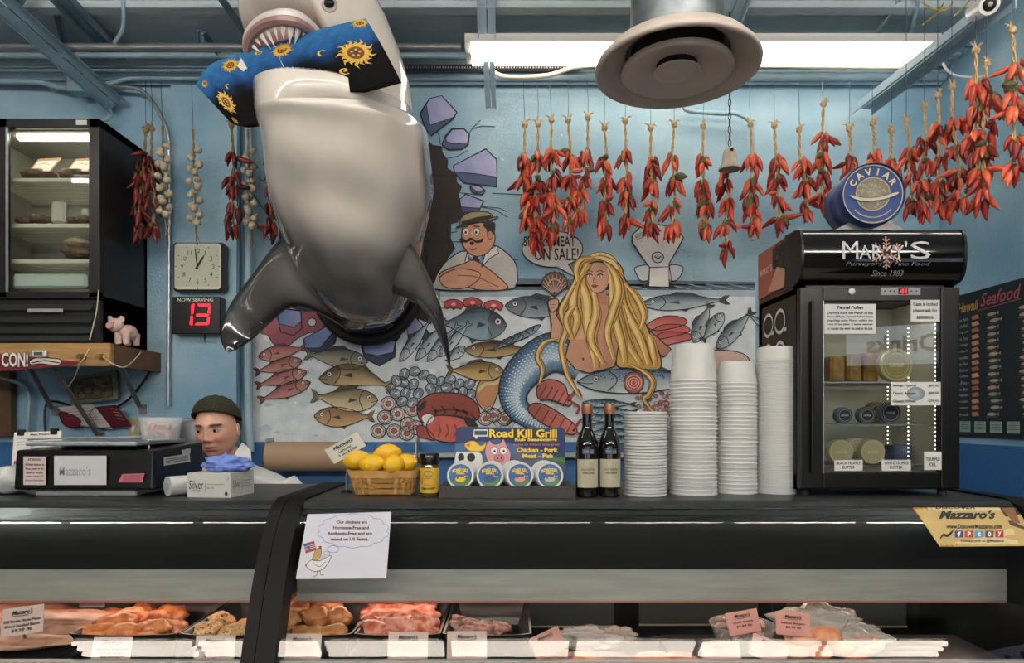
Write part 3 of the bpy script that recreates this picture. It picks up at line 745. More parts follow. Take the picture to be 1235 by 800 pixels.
# ---------------------------------------------------------------- painted mural on the back wall
def WM(x, y, l=0): q = P(x, y, WALL); return (q.x, WALL-.0006-l, q.z)
INK = '#15181c'
def zc(ox, oy, s):
    return lambda *p: [(ox+a/s, oy+b/s) for a, b in p]
ZA = zc(500, 100, 3.2); ZD = zc(290, 340, 3.636); ZE = zc(590, 290, 3.333)
MC = [0]
def mur(name, lev): MC[0] += 1; a = Art(WM, .0006+lev*.0018+(MC[0] % 6)*.00003, .00018); a.nm = name; return a
def done(a, label=None): return a.build(a.nm, M_PAINT, WB, label)
def fish(A, nose, tail, h, back, belly, lay=0, eye=True, fork=1.0, arch=0, fin='#3a3f44', stripes=None, head=None, mirror=1, ow=1.0):
    n = Vector(nose); t = Vector(tail); d = t-n; L = d.length; u = d/L; v = Vector((-u.y, u.x))
    if v.y > 0: v = -v                          # v points up in the picture (towards the back)
    v *= mirror
    prof = [(0, .02), (.05, .38), (.13, .70), (.24, .93), (.36, 1), (.5, .92), (.63, .70), (.75, .42), (.84, .20), (.88, .17)]
    pf = [(p.x, p.y) for p in catmull([(a, b, 0) for a, b in prof], 3)]
    def pt(s, k): c = n+d*s+v*(arch*sin(pi*s)); return c+v*(k*h)
    vs = []; cols = []
    for s, w in pf:
        for k, cc in ((1, 0), (.45, .3), (-.1, .75), (-1, 1)):
            q = pt(s, w*k); vs.append((q.x, q.y)); cols.append(mixc(back, belly, cc) if not (head and s < .24) else mixc(head, belly, cc*.7))
    m = len(pf); fs = [(4*i+j, 4*i+j+1, 4*i+j+5, 4*i+j+4) for i in range(m-1) for j in range(3)]
    ts = L*.17; A.poly([tuple(pt(.86, .14)), tuple(pt(1.0, .62*fork)), tuple(pt(.95, 0)), tuple(pt(1.0, -.62*fork)), tuple(pt(.86, -.14))], fin if fork else back, lay)
    A.poly([tuple(pt(.30, .9)), tuple(pt(.40, 1.28)), tuple(pt(.58, 1.10)), tuple(pt(.68, .58))], mixc(back, INK, .35), lay, out=INK, ow=ow*.6)
    A.poly([tuple(pt(.40, -.85)), tuple(pt(.50, -1.25)), tuple(pt(.56, -.72))], mixc(back, INK, .25), lay)
    A.raw(vs, fs, cols, lay+1)
    if stripes:
        for s in (.34, .42, .50, .58, .66, .73):
            A.line([tuple(pt(s, .85*(1-abs(s-.4)*1.2))), tuple(pt(s+.03, .35)), tuple(pt(s+.01, .0))], ow*1.4, stripes, lay+2)
    ol = [tuple(pt(s, w)) for s, w in pf]+[tuple(pt(.95, .55*fork)), tuple(pt(1.0, .62*fork)), tuple(pt(.95, 0)), tuple(pt(1.0, -.62*fork)), tuple(pt(.95, -.5*fork))]+[tuple(pt(s, -w)) for s, w in pf[::-1]]
    A.line(ol, ow, INK, lay+2)
    A.line([tuple(pt(.22, .85)), tuple(pt(.27, .3)), tuple(pt(.265, -.2)), tuple(pt(.21, -.75))], ow, INK, lay+2, True)
    A.poly([tuple(pt(.30, .0)), tuple(pt(.42, .18)), tuple(pt(.44, -.25))], mixc(back, INK, .5), lay+2)
    A.line([tuple(pt(.0, -.02)), tuple(pt(.07, -.16)), tuple(pt(.11, -.14))], ow*.8, INK, lay+2)
    if eye:
        e = pt(.13, .22); r = max(1.2, h*.16); A.ell(e.x, e.y, r*1.5, r*1.5, INK, lay+3, n=12); A.ell(e.x, e.y, r*1.2, r*1.2, '#d8d8cf', lay+4, n=12); A.ell(e.x, e.y, r*.6, r*.6, INK, lay+5, n=10)
# --- ice table background
A = mur('painted_ice_table', 0)
A.poly([(303, 372), (345, 360), (430, 355), (525, 349), (911, 345), (911, 533), (303, 533)], '#d6dcdf', 0, g=('#c6d0d6', 'y'))
A.rect(525, 343, 911, 350, '#4d5c68', 1); A.rect(525, 350, 911, 358, '#a3b6c2', 1); A.poly([(525, 335), (911, 340), (911, 344), (525, 347)], '#5c6d7a', 1)
rnd = random.Random(3)
for i in range(240):                           # chips of crushed ice
    x = rnd.uniform(308, 905); y = rnd.uniform(362, 528); r = rnd.uniform(2, 9)
    c = mixc('#a2b1bf', '#e6eaec', rnd.random())
    A.poly([(x+r*rnd.uniform(.5, 1.3)*cos(a)*1.5, min(531, y+r*rnd.uniform(.4, 1)*sin(a)*.8)) for a in [k*pi/3 for k in range(6)]], c, 1.2+i*.012)
for i in range(10): A.line([(650+i*26+rnd.uniform(-6, 6), 343), (676+i*26, 349)], 1.2, '#8b9aa6', 2)
done(A, 'pale crushed ice counter painted across the mural')
# --- dark hole round the shark
A = mur('painted_hole', 1)
A.poly(ZA((20, 215), (45, 215), (70, 240), (105, 245), (108, 268), (130, 300), (128, 330), (160, 350), (165, 385), (185, 400), (172, 430), (178, 470), (200, 500), (165, 540), (142, 545), (140, 600), (158, 640), (120, 690), (88, 745), (84, 790))
       +[(522, 368), (520, 392), (505, 385), (480, 396), (468, 402), (457, 396), (440, 402), (425, 397), (410, 400), (398, 388), (380, 383), (366, 376), (352, 372), (345, 360), (352, 330), (335, 305), (338, 270), (328, 262), (335, 240), (330, 200), (350, 180), (420, 160)], '#2b211d', 0)
for y in (212, 252, 292, 332, 372): A.line([(498, y), (556, y)], 1.0, '#1d1512', 1)
for x, y in ((520, 212), (540, 252), (515, 292), (530, 332), (505, 372)): A.line([(x, y), (x, y+40)], 1.0, '#1d1512', 1)
done(A, 'dark jagged painted hole behind the shark')
A = mur('painted_crack', 1)
for pl in (ZA((60, 165), (95, 200), (100, 240)), ZA((125, 292), (165, 285), (205, 262)), ZA((208, 200), (225, 175), (240, 160), (255, 145)), ZA((225, 178), (260, 168), (310, 170)), ZA((190, 385), (240, 395)), ZA((255, 480), (310, 490), (360, 520)),
           ZA((262, 478), (330, 485), (355, 498)), ZA((170, 425), (240, 432)), ZA((140, 580), (165, 575)), [(302, 230), (318, 252), (330, 262)], [(302, 262), (322, 285), (336, 300)], [(312, 215), (326, 225)], ZA((300, 427), (400, 432), (520, 428)), ZA((300, 672), (400, 684))):
    A.line(pl, 1.0, '#27343c', 1)
done(A)
# --- rocks
def rock(topf, side, lay=0, c1='#8f95c4', c2='#4a5878', lev=2):
    A = mur('painted_rock', lev); A.poly(side, c2, 0, out=INK, ow=1.6); A.poly(topf, c1, 2, out=INK, ow=1.0, g=(mixc(c1, '#c9c4dd', .5), 'x')); done(A)
rock(ZA((45, 85), (60, 62), (105, 52), (162, 115), (150, 135), (60, 165)), ZA((22, 120), (45, 82), (60, 62), (105, 52), (164, 115), (150, 140), (64, 207), (42, 180)))
rock(ZA((120, 215), (145, 182), (190, 180), (210, 200), (205, 232), (160, 238), (125, 230)), ZA((106, 240), (120, 205), (145, 178), (190, 178), (212, 200), (208, 240), (180, 258), (130, 260)))
rock(ZA((152, 320), (275, 258), (316, 298), (318, 365), (235, 352), (155, 345)), ZA((150, 322), (275, 256), (318, 297), (317, 402), (190, 388), (155, 350)))
rock(ZA((215, 400), (250, 400), (268, 415), (240, 422)), ZA((213, 403), (250, 398), (273, 418), (262, 434), (222, 424)))
rock(ZA((175, 450), (200, 432), (265, 458), (252, 485), (180, 480)), ZA((173, 462), (195, 430), (268, 458), (246, 500), (184, 502)))
rock(ZD((165, 150), (200, 122), (265, 130), (268, 175), (235, 200), (170, 185)), ZD((160, 160), (200, 118), (268, 128), (270, 205), (235, 236), (180, 222)), c1='#5e76b0', c2='#26344f')
rock(ZD((280, 250), (405, 182), (425, 200), (350, 290), (285, 292)), ZD((276, 255), (405, 180), (430, 205), (415, 270), (360, 310), (290, 308)), c1='#5f79ba', c2='#26344f')
rock(ZD((536, 285), (600, 240), (680, 262), (670, 310), (600, 325), (545, 312)), ZD((532, 285), (600, 238), (682, 262), (678, 330), (610, 370), (545, 338)), c1='#7484ba', c2='#2a3650')
rock(ZD((640, 200), (665, 182), (690, 205), (672, 235), (634, 230)), ZD((630, 225), (650, 182), (690, 190), (700, 240), (680, 266), (650, 255)), c1='#7484ba', c2='#2a3650')
rock(ZD((730, 150), (750, 140), (800, 190), (790, 225), (733, 232)), ZD((728, 150), (750, 138), (828, 225), (810, 250), (738, 262)), c1='#8791bd', c2='#3a4560')
A = mur('painted_blue_cloth', 2); A.poly(ZD((440, 235), (475, 210), (540, 205), (590, 225), (640, 205), (620, 245), (560, 262), (450, 250)), '#2f66b8', 0, g=('#5b86c9', 'x'), out=INK); done(A)
A = mur('painted_rock', 2); A.poly(ZD((225, 95), (330, 92), (320, 118), (250, 118)), '#37496b', 0, out=INK, ow=1.4); done(A)
# --- fish on the left
def fish1(*a, lev=3, **k): A = mur('painted_fish', lev); fish(A, *a, **k); done(A)
zp = lambda x, y: ZD((x, y))[0]
A = mur('painted_octopus', 2)
A.poly(ZD((85, 200), (95, 160), (150, 135), (200, 150), (250, 140), (330, 130), (370, 175), (350, 215), (300, 225), (250, 250), (210, 280), (150, 275), (120, 235), (90, 225)), '#94525f', 0, True, out='#43344d')
A.ell(*zp(130, 190), 11, 12, '#a85a66', 2); A.ell(*zp(315, 178), 5, 5, '#c9cdd4', 3, out=INK); done(A, 'reddish octopus painted behind the blue rocks')
for (a, b, c, d) in ((80, 330, 292, 288), (272, 345, 62, 398), (292, 395, 66, 458), (308, 440, 80, 522)):
    fish1(zp(a, b), zp(c, d), 8.6, '#8f4f48', '#b08078', fin='#80463f')
fish1(zp(560, 352), zp(282, 318), 12, '#55564e', '#9c9a84', fin='#6a6757', lev=3)
fish1(zp(345, 425), zp(672, 470), 13.5, '#5b4a30', '#bfa67a', fin='#a5855a', arch=10, head='#3c3527')
fish1(zp(604, 520), zp(310, 500), 14, '#6f6249', '#c4b795', fin='#6c6753', arch=-2)
fish1(zp(324, 590), zp(590, 590), 12, '#74563a', '#b3946a', fin='#80603f', arch=-1)
# silver row under the rocks
for i, (x0_, y0_) in enumerate(((760, 350), (830, 345), (880, 350), (930, 330))):
    fish1(zp(x0_-60, y0_+0), zp(x0_+80, y0_-190+i*12), 6.5, '#6f8697', '#c6d1d6', fin='#56697a', lev=3)
fish1(zp(985, 285), zp(905, 355), 6, '#6f8697', '#c6d1d6', lev=3)
fish1(zp(1168, 192), zp(868, 182), 19, '#3f5361', '#93aab7', head='#20262b', lev=3)
for x, y in ((935, 100), (1018, 92), (1110, 105)):
    A = mur('painted_steak', 3); A.poly(ZD((x-42, y-5), (x-20, y-20), (x+15, y-20), (x+42, y-2), (x+30, y+22), (x+12, y+10), (x, y+22), (x-14, y+10), (x-30, y+20)), '#b8404a', 0, True, out=INK); A.ell(*zp(x, y), 3, 2, '#d9a9a6', 2); done(A)
fish1((607, 424), (562, 428), 1, '#7e6233', '#bb9b62', lev=3) if 0 else None
fish1(zp(982, 300), (646, 422), 9.5, '#4a3a22', '#b59a66', arch=0, fin='#5c4a2a', lev=3)
fish1(zp(1158, 395), (538, 447), 11.5, '#6a532d', '#c7a86b', fin='#6e5630', lev=3)
# vendor side: big fish under the man, sardines
fish1((609, 369), (700, 374), 13, '#2f3a42', '#8d99a1', head='#39444b', lev=3)
for i in range(5): fish1((652-i*8, 392+i*4), (606-i*5+10, 416+i*1.5), 4.0, '#27404f', '#8fb0c0', lev=3, eye=False, ow=.8)
fish1((773, 367), (880, 362), 9.5, '#3f5866', '#aab6ba', lev=3)
for i, (y, s) in enumerate(((390, 0), (400, 3), (409, 6))):
    A = mur('painted_fillet', 3); A.poly([(780+s, y+2), (800, y-8), (822+s, y-7), (828+s, y), (812, y+6), (790+s, y+9)], '#a8403e', 0, True, out=INK, g=('#c98379', 'y')); done(A)
fish1((836, 414), (857, 366), 9, '#4c5c66', '#a8b4b9', lev=3)
fish1((872, 378), (846, 412), 8, '#5a6870', '#b6bfc2', lev=4)
fish1((864, 421), (908, 374), 9, '#4f5d66', '#9ca9b0', lev=4)
fish1((930, 400), (900, 378), 4, '#55636d', '#a9b5bb', lev=4)
A = mur('painted_clam', 3); A.poly([(855, 430), (862, 423), (885, 424), (900, 430), (905, 444), (880, 450), (860, 446)], '#c3a79c', 0, True, out=INK); done(A)
# salmon under the mermaid
A = mur('painted_salmon', 5)
fish(A, (696, 461), (870, 458), 15, '#476a86', '#c4ccd0', head='#5f7581', ow=1.3); A.ell(764, 462, 12, 13, '#a8584c', 8, out=INK)
for r in (3, 6, 9): A.ring(764, 462, r, 1, '#dfb4a6', 9)
for i in range(40): A.ell(715+rnd.random()*100, 450+rnd.random()*8, .9, .9, '#1f3040', 9, n=6)
done(A, 'salmon with a cut pink steak painted below the mermaid')
for i in range(6): fish1((702+i*3, 486+i*9), (768+i*2, 488+i*8.5), 4.6, '#29485c', '#9fb8c4', lev=4, stripes='#1b2d3a', ow=.8, eye=i < 3)
A = mur('painted_squid_pile', 4)
for i in range(90):
    x = 768+rnd.random()*45; y = 474+rnd.random()*50; A.ell(x, y, 2.6, 2.2, mixc('#8d5a58', '#d7aca5', rnd.random()), i*.15, n=9, out='#503634', ow=.6)
done(A, 'pink baby octopus heap painted beside the cups')
# --- oysters, scallops
def shells(pts, r, c1, c2, name, lev=3):
    for i, (x, y) in enumerate(pts):
        A = mur(name, lev+(i % 3)*.25); a = rnd.uniform(0, 360); A.ell(x, y, r, r*.82, c1, 0, rot=a, out=INK, ow=1.2, n=14, cc=c2)
        for k in (.75, .5, .28): A.ring(x, y, r*k, .9, '#45525c', 2, n=12, ry=r*k*.75, rot=a, a0=20, a1=300)
        done(A)
shells([zp(*q) for q in ((765, 395), (720, 405), (685, 435), (660, 470), (715, 440), (760, 450), (805, 410), (840, 430), (680, 490), (725, 490), (780, 490), (835, 470), (880, 440), (920, 430), (905, 465), (960, 450), (1005, 450), (975, 485), (1010, 495), (710, 525), (755, 530), (940, 490), (870, 480))], 7, '#8da0ab', '#d4dde0', 'painted_oyster')
A = mur('painted_scallop', 3)
for q in ((650, 535), (690, 580), (635, 595), (605, 655), (675, 655), (735, 625), (730, 665), (770, 640), (755, 560), (1110, 585), (1075, 600), (1160, 600)):
    x, y = zp(*q); A = mur('painted_scallop', 3); A.ell(x, y, 9, 8.5, '#b9b2ad', 0, out=INK, n=16, cc='#e0dbd5'); A.ring(x, y, 6.5, .9, '#7d5d58', 2, n=14)
    A.ell(x, y, 3.6, 3.2, '#9c5b57', 3, out=INK, ow=.7, n=10)
    for k in range(7): A.line([(x+4*cos(k*.9), y+4*sin(k*.9)), (x+8*cos(k*.9), y+7.6*sin(k*.9))], .7, '#85706a', 2)
    done(A)
for i in range(7):
    A = mur('painted_crushed_shell', 3); x = 590+i*5; y = 495+(i % 3)*8; A.poly([(x-5, y), (x, y-5), (x+6, y-1), (x+2, y+6)], '#aab6bd', 0, out=INK, ow=.8); done(A)
# --- crab
A = mur('painted_crab', 5); CR = '#93483f'; CR2 = '#78302b'
A.poly(ZD((775, 560), (790, 520), (850, 490), (930, 488), (1000, 505), (1042, 545), (1045, 600), (1000, 610), (960, 590), (880, 590), (820, 580), (800, 620), (785, 600)), CR, 0, True, out=INK, ow=1.5, g=('#7c332d', 'y'))
A.poly(ZD((820, 620), (850, 590), (920, 588), (985, 605), (1000, 650), (985, 690), (920, 705), (850, 690), (822, 660)), '#b6594e', 2, True, out=INK, ow=1.4)
A.poly(ZD((775, 640), (800, 630), (840, 665), (850, 695), (800, 685), (780, 680)), CR, 1, True, out=INK)
A.poly(ZD((985, 600), (1020, 605), (1040, 640), (1000, 632)), '#22282c', 2, True, out=INK); A.poly(ZD((778, 555), (810, 520), (815, 540), (790, 570)), '#22282c', 2, True)
for x in (870, 905, 940): A.line(ZD((x, 625), (x+8, 655), (x-4, 680)), 1.6, CR2, 4, True)
for a, b in ((840, 548), (880, 545), (930, 545), (975, 560), (1010, 580)): A.line(ZD((a, b), (a+20, b+22), (a+8, b+40)), 1.8, '#3c211e', 3, True)
A.poly(ZD((800, 590), (830, 580), (850, 600), (825, 625), (802, 612)), '#d7dcdc', 3, True)
A.line(ZD((850, 570), (920, 560), (1000, 575)), 3, '#4a2a26', 3, True); done(A, 'red brown crab painted in the middle of the mural')
A = mur('painted_cockle', 3); A.poly(ZD((1035, 470), (1060, 430), (1120, 430), (1190, 360), (1185, 420), (1140, 470), (1100, 560), (1075, 570), (1035, 520)), '#b9835e', 0, True, out=INK); A.line(ZD((1040, 480), (1075, 450), (1130, 440), (1185, 370)), 4, '#c6bd84', 2, True); done(A)
# --- speech bubble
A = mur('painted_speech_bubble', 6)
pts = [(666+36.5*cos(a), 301+22*sin(a)) for a in [R(k*12) for k in range(30)]]
A.poly(pts, '#ccc8c4', 0, out=INK, ow=1.3); A.poly(ZA((548, 712), (590, 702), (622, 752)), '#ccc8c4', 2); A.line(ZA((552, 714), (622, 753), (594, 700)), 1.2, INK, 3)
A.text('SHARK MEAT', *ZA((420, 594))[0], *ZA((620, 634))[0], '#1b1b1d', 4, bold=.012); A.text('ON SALE!', *ZA((462, 640))[0], *ZA((632, 688))[0], '#1b1b1d', 4, bold=.012)
done(A, 'painted speech bubble reading SHARK MEAT ON SALE!')
# --- the moustached fishmonger
A = mur('painted_fishmonger', 6); SK = '#c98f72'
A.poly(ZA((80, 762), (100, 720), (130, 685), (175, 655), (205, 650), (300, 630), (345, 650), (385, 690), (396, 730), (392, 780), (350, 800), (90, 800)), '#c6c4be', 0, True, out=INK, ow=1.5, g=('#aaa9a4', 'y'))
A.poly(ZA((206, 668), (240, 690), (270, 660), (262, 720), (215, 715)), '#5c88b0', 3)
A.poly(ZA((225, 672), (245, 672), (252, 690), (238, 718), (226, 695)), '#23292f', 5)
A.poly(ZA((205, 655), (218, 720), (195, 690)), '#d6d4ce', 4, out=INK); A.poly(ZA((258, 715), (275, 655), (318, 630), (325, 660), (290, 680)), '#d6d4ce', 5, out=INK)
A.poly(ZA((96, 745), (120, 725), (190, 700), (240, 690), (345, 770), (350, 800), (240, 800), (170, 775), (110, 775)), SK, 6, True, out=INK, ow=1.3)
A.poly(ZA((100, 752), (170, 720), (250, 735), (240, 768), (190, 795), (120, 790)), '#d29a7d', 8, True, out=INK, ow=1.1); A.line(ZA((165, 745), (240, 752), (325, 790)), 1.2, '#7d4c38', 9, True)
A.poly(ZA((185, 565), (200, 545), (280, 545), (308, 580), (308, 620), (280, 660), (240, 672), (205, 655), (185, 620)), SK, 8, True, out=INK, ow=1.2)
A.poly(ZA((265, 548), (305, 540), (312, 565), (300, 600), (282, 590), (278, 570)), '#231d1b', 10, True); A.ell(*ZA((292, 590))[0], 3.4, 5, '#c68468', 12, out=INK, ow=.8)
A.poly(ZA((174, 605), (185, 602), (200, 608), (215, 600), (225, 602), (240, 612), (256, 606), (268, 598), (262, 618), (240, 622), (222, 610), (200, 620), (182, 618)), '#151110', 11)
A.ell(*ZA((222, 622))[0], 2.8, 2.3, '#151110', 11); A.line(ZA((210, 640), (225, 648), (238, 640)), 1.2, '#6b3226', 11, True); A.poly(ZA((212, 590), (222, 575), (232, 595)), '#d9a283', 11)
for x in (200, 240): A.ell(*ZA((x, 577))[0], 4, 4.4, '#e2ded4', 11, out=INK, ow=.8, n=12); A.ell(*ZA((x-2, 580))[0], 1.5, 1.8, INK, 13, n=8)
A.line(ZA((186, 560), (208, 556)), 1.6, INK, 12); A.line(ZA((228, 556), (252, 558)), 1.6, INK, 12)
A.poly(ZA((160, 562), (200, 545), (300, 522), (322, 522), (300, 532), (200, 552)), '#8d7a55', 13, True, out=INK); A.poly(ZA((178, 548), (182, 522), (220, 502), (280, 502), (296, 524), (200, 548)), '#a8946c', 13, True, out=INK, ow=1.2); A.line(ZA((182, 545), (240, 528), (296, 520)), 4, '#2b2622', 15)
done(A, 'moustached fishmonger in a straw boater with folded arms, painted on the wall')
# --- painted counter scale
A = mur('painted_scale', 6)
A.poly(ZA((838, 590), (870, 560), (940, 550), (1010, 560), (1036, 600), (1015, 640), (980, 700), (990, 770), (900, 770), (905, 715), (870, 665), (840, 620)), '#c5c6c4', 2, out=INK, ow=1.4)
A.poly(ZA((905, 715), (980, 712), (980, 790), (903, 788)), '#cfcfcb', 4, out=INK)
A.poly(ZA((850, 715), (903, 708), (903, 760), (870, 765), (855, 740)), '#b9c0c2', 1, True, out=INK); A.poly(ZA((980, 708), (1032, 712), (1025, 745), (1005, 765), (980, 760)), '#b9c0c2', 1, True, out=INK)
A.ell(*ZA((937, 676))[0], 7, 6.5, '#aeb4b4', 5, out=INK); A.line(ZA((925, 672), (937, 682), (950, 672)), 1.4, INK, 7); A.line(ZA((850, 600), (900, 575), (940, 568)), 1.2, '#6d7376', 5)
A.poly(ZA((850, 590), (895, 572), (900, 590), (858, 608)), '#b4b6b2', 5, out='#666666', ow=.7)
A.poly(ZA((870, 792), (903, 770), (903, 792)), INK, 2); A.poly(ZA((980, 770), (1010, 792), (980, 792)), INK, 2)
done(A, 'white shop scale painted above the fish counter')
# --- mermaid
TA = mur('painted_mermaid_tail', 6)
ctr = catmull([(*p, 0) for p in ZE((375, 500), (270, 450), (180, 490), (110, 570), (100, 650), (150, 710), (230, 740), (300, 755))], 8); nn = len(ctr)
vs = []; cols = []; wid = [20, 24, 22.5, 19.5, 15.5, 12, 9, 7]
for i, p in enumerate(ctr):
    a = ctr[max(0, i-1)]; b = ctr[min(nn-1, i+1)]; d = (b-a).normalized(); w = wid[min(7, i*7//(nn-1))]; k = i*7/(nn-1); w = wid[int(k)]*(1-(k-int(k)))+wid[min(7, int(k)+1)]*(k-int(k))
    for j in range(6):
        t = j/5*2-1; vs.append((p.x-d.y*w*t, p.y+d.x*w*t)); cols.append([mixc('#1d2f44', '#1d2f44', 0), '#3f6588', '#86a9c4', '#b5c8d4', '#5f86a5', '#16242f'][5-j])
TA.raw(vs, [(6*i+j, 6*i+j+1, 6*i+j+7, 6*i+j+6) for i in range(nn-1) for j in range(5)], cols, 0)
TA.line([vs[6*i] for i in range(nn)], 1.6, INK, 3); TA.line([vs[6*i+5] for i in range(nn)], 1.6, INK, 3)
for i in range(1, nn-1, 1):
    for j in range(1, 12):
        t = (j+(i % 2)*.5)/12; a = Vector(vs[6*i]); b = Vector(vs[6*i+5]); q = a.lerp(b, t); TA.ell(q.x, q.y, 1.1, .8, '#dfe9ee' if t > .25 and t < .8 else '#5d87a8', 2, n=6)
done(TA, 'blue scaled tail of the painted mermaid')
A = mur('painted_mermaid', 8); SK = '#c8977a'; SK2 = '#a9735a'; HR = '#c49a4a'; HD = '#6d4a1e'; HL = '#e0c583'
A.poly(ZE((232, 250), (245, 235), (272, 240), (275, 270), (268, 300), (290, 340), (330, 290), (370, 250), (440, 215), (520, 230), (560, 250), (600, 320), (660, 380), (730, 440), (700, 470), (640, 440), (560, 400), (520, 400), (515, 470), (500, 510), (400, 535), (345, 520), (305, 470), (320, 410), (340, 380), (280, 415), (245, 400), (250, 340), (240, 290)), SK, 0, out=INK, ow=1.4, g=(SK2, 'x'))
A.ell(*ZE((345, 365))[0], 15, 13, '#cf9f82', 2, rot=20); A.line(ZE((305, 360), (330, 400), (375, 405)), 1, SK2, 3, True)
A.ell(*ZE((376, 478))[0], 1.3, 1.8, '#5d3626', 4); A.line(ZE((440, 300), (435, 340)), 1.0, SK2, 3)
A.poly(ZE((400, 205), (470, 205), (470, 262), (400, 250)), SK2, 2)
A.poly(ZE((380, 130), (395, 100), (440, 90), (475, 105), (485, 150), (470, 195), (440, 213), (405, 205), (385, 175)), '#cfa083', 5, True, out=INK, ow=1.1, g=('#bb8a70', 'x'))
for x in (402, 444): A.line(ZE((x-12, 143), (x, 138), (x+12, 143)), 1.3, INK, 8, True); A.ell(*ZE((x, 146))[0], 2.2, 1, '#e8e4da', 7, n=8); A.ell(*ZE((x, 146))[0], 1, 1, '#243848', 8, n=8); A.line(ZE((x-14, 130), (x, 124), (x+13, 130)), 1, '#5f3f22', 7, True)
A.line(ZE((423, 150), (416, 168), (428, 172)), .9, '#8d5a44', 7, True); A.poly(ZE((408, 185), (420, 180), (436, 185), (422, 195)), '#8d433d', 7, True)
LK = [0]
def lock(pts, w, c=HR, lay=9, dark=True):
    pts = ZE(*pts); LK[0] += 1; lay = 9+LK[0]*3.1
    if dark: A.line(pts, w+2.2, HD, lay, True, True)
    A.line(pts, w, c, lay+1, True, True); A.line([(x-w*.15, y) for x, y in pts], w*.35, HL, lay+2, True, True); A.line([(x+w*.28, y) for x, y in pts], w*.14, HD, lay+2, True, True)
A.poly(ZE((342, 120), (350, 85), (395, 68), (430, 62), (490, 75), (530, 110), (545, 160), (590, 220), (610, 290), (640, 370), (680, 450), (685, 515), (620, 520), (560, 515), (510, 500), (520, 400), (500, 330), (485, 250), (488, 150), (470, 100), (430, 88), (390, 105), (378, 150), (385, 230), (340, 260), (300, 290), (275, 280), (300, 230), (335, 190)), HR, 4, True, out=INK, ow=1.4)
lock([(470, 95), (520, 160), (540, 260), (600, 380), (640, 500)], 14); lock([(480, 110), (505, 220), (530, 330), (560, 420), (610, 505)], 14); lock([(490, 150), (500, 280), (530, 400), (545, 500)], 13)
lock([(455, 80), (500, 130), (520, 210), (495, 300), (475, 380), (500, 480)], 11); lock([(400, 95), (370, 160), (395, 240), (400, 330), (415, 430), (430, 515)], 16); lock([(420, 210), (430, 300), (410, 400), (460, 500)], 12)
lock([(385, 120), (350, 180), (340, 260), (355, 320), (330, 400)], 13); lock([(365, 110), (345, 170), (310, 240), (290, 290), (310, 360), (290, 430), (310, 530), (340, 590), (370, 640)], 7)
lock([(280, 395), (220, 415), (195, 470), (215, 520), (200, 580)], 6); lock([(345, 260), (310, 320), (335, 400)], 8); lock([(560, 500), (620, 530), (655, 570), (640, 620), (620, 640), (655, 690)], 6)
lock([(545, 180), (590, 230), (620, 300), (605, 360)], 8); lock([(640, 380), (655, 440), (665, 510)], 10); lock([(395, 75), (440, 66), (490, 85), (515, 120)], 9, HL); lock([(420, 75), (370, 85), (350, 120), (355, 170)], 9)
done(A, 'mermaid with long wavy golden hair painted on the wall')
A = mur('painted_fan', 12); cx, cy = ZE((262, 180))[0]
A.poly([(cx, cy+15)]+[(cx+(15+(k % 2)*1.2)*cos(R(200-k*10)), cy-1-(13+(k % 2)*1.2)*sin(R(200-k*10))) for k in range(0, 23)], '#6b4a3d', 0, out=INK, ow=1.2)
for k in range(10): A.line([(cx, cy+12), (cx+14*cos(R(190-k*22)), cy-12*sin(R(190-k*22)))], .9, '#b79a86', 2)
A.ring(cx, cy+2, 8, 1.2, '#c3a898', 3, a0=180, a1=360); A.line([(cx, cy+12), (cx, cy+22)], 2, '#4a342b', 1); A.poly(ZE((240, 245), (275, 240), (274, 275), (250, 292), (238, 270)), SK, 4, True, out=INK); 
for k in range(3): A.line(ZE((244, 252+k*11), (262, 250+k*11)), .8, INK, 6)
done(A, 'brown scallop fan painted in the mermaid hand')
# --- lobsters
for pts, lev in ((((190, 600), (210, 570), (250, 560), (300, 580), (315, 620), (330, 650), (320, 665), (285, 655), (240, 640), (200, 640)), 9), (((155, 680), (180, 655), (230, 665), (290, 700), (340, 740), (350, 770), (320, 780), (240, 750), (190, 720)), 10)):
    A = mur('painted_lobster', lev); A.poly(ZE(*pts), '#974a41', 0, True, out=INK, ow=1.4, g=('#c97468', 'x'))
    (a, b), (c, d) = pts[0], pts[5]
    for k in range(1, 6): x = a+(c-a)*k/6; y = b+(d-b)*k/6; A.line(ZE((x-12, y+26), (x+3, y), (x+18, y-26)), 1.4, '#5f211d', 2, True)
    A.line(ZE((c-10, d-10), (c+20, d-50), (c+40, d-20)), 3.2, '#9c3a33', 2, True); A.line(ZE((c, d), (c+30, d+20), (c+20, d+50)), 3, '#9c3a33', 2, True); A.ell(*ZE((c-12, d-6))[0], 1.6, 1.6, INK, 3); done(A)
A = mur('painted_ice_scoop', 8); A.poly(ZE((160, 630), (185, 625), (205, 650), (170, 665)), '#d0d4d4', 0, True); done(A)
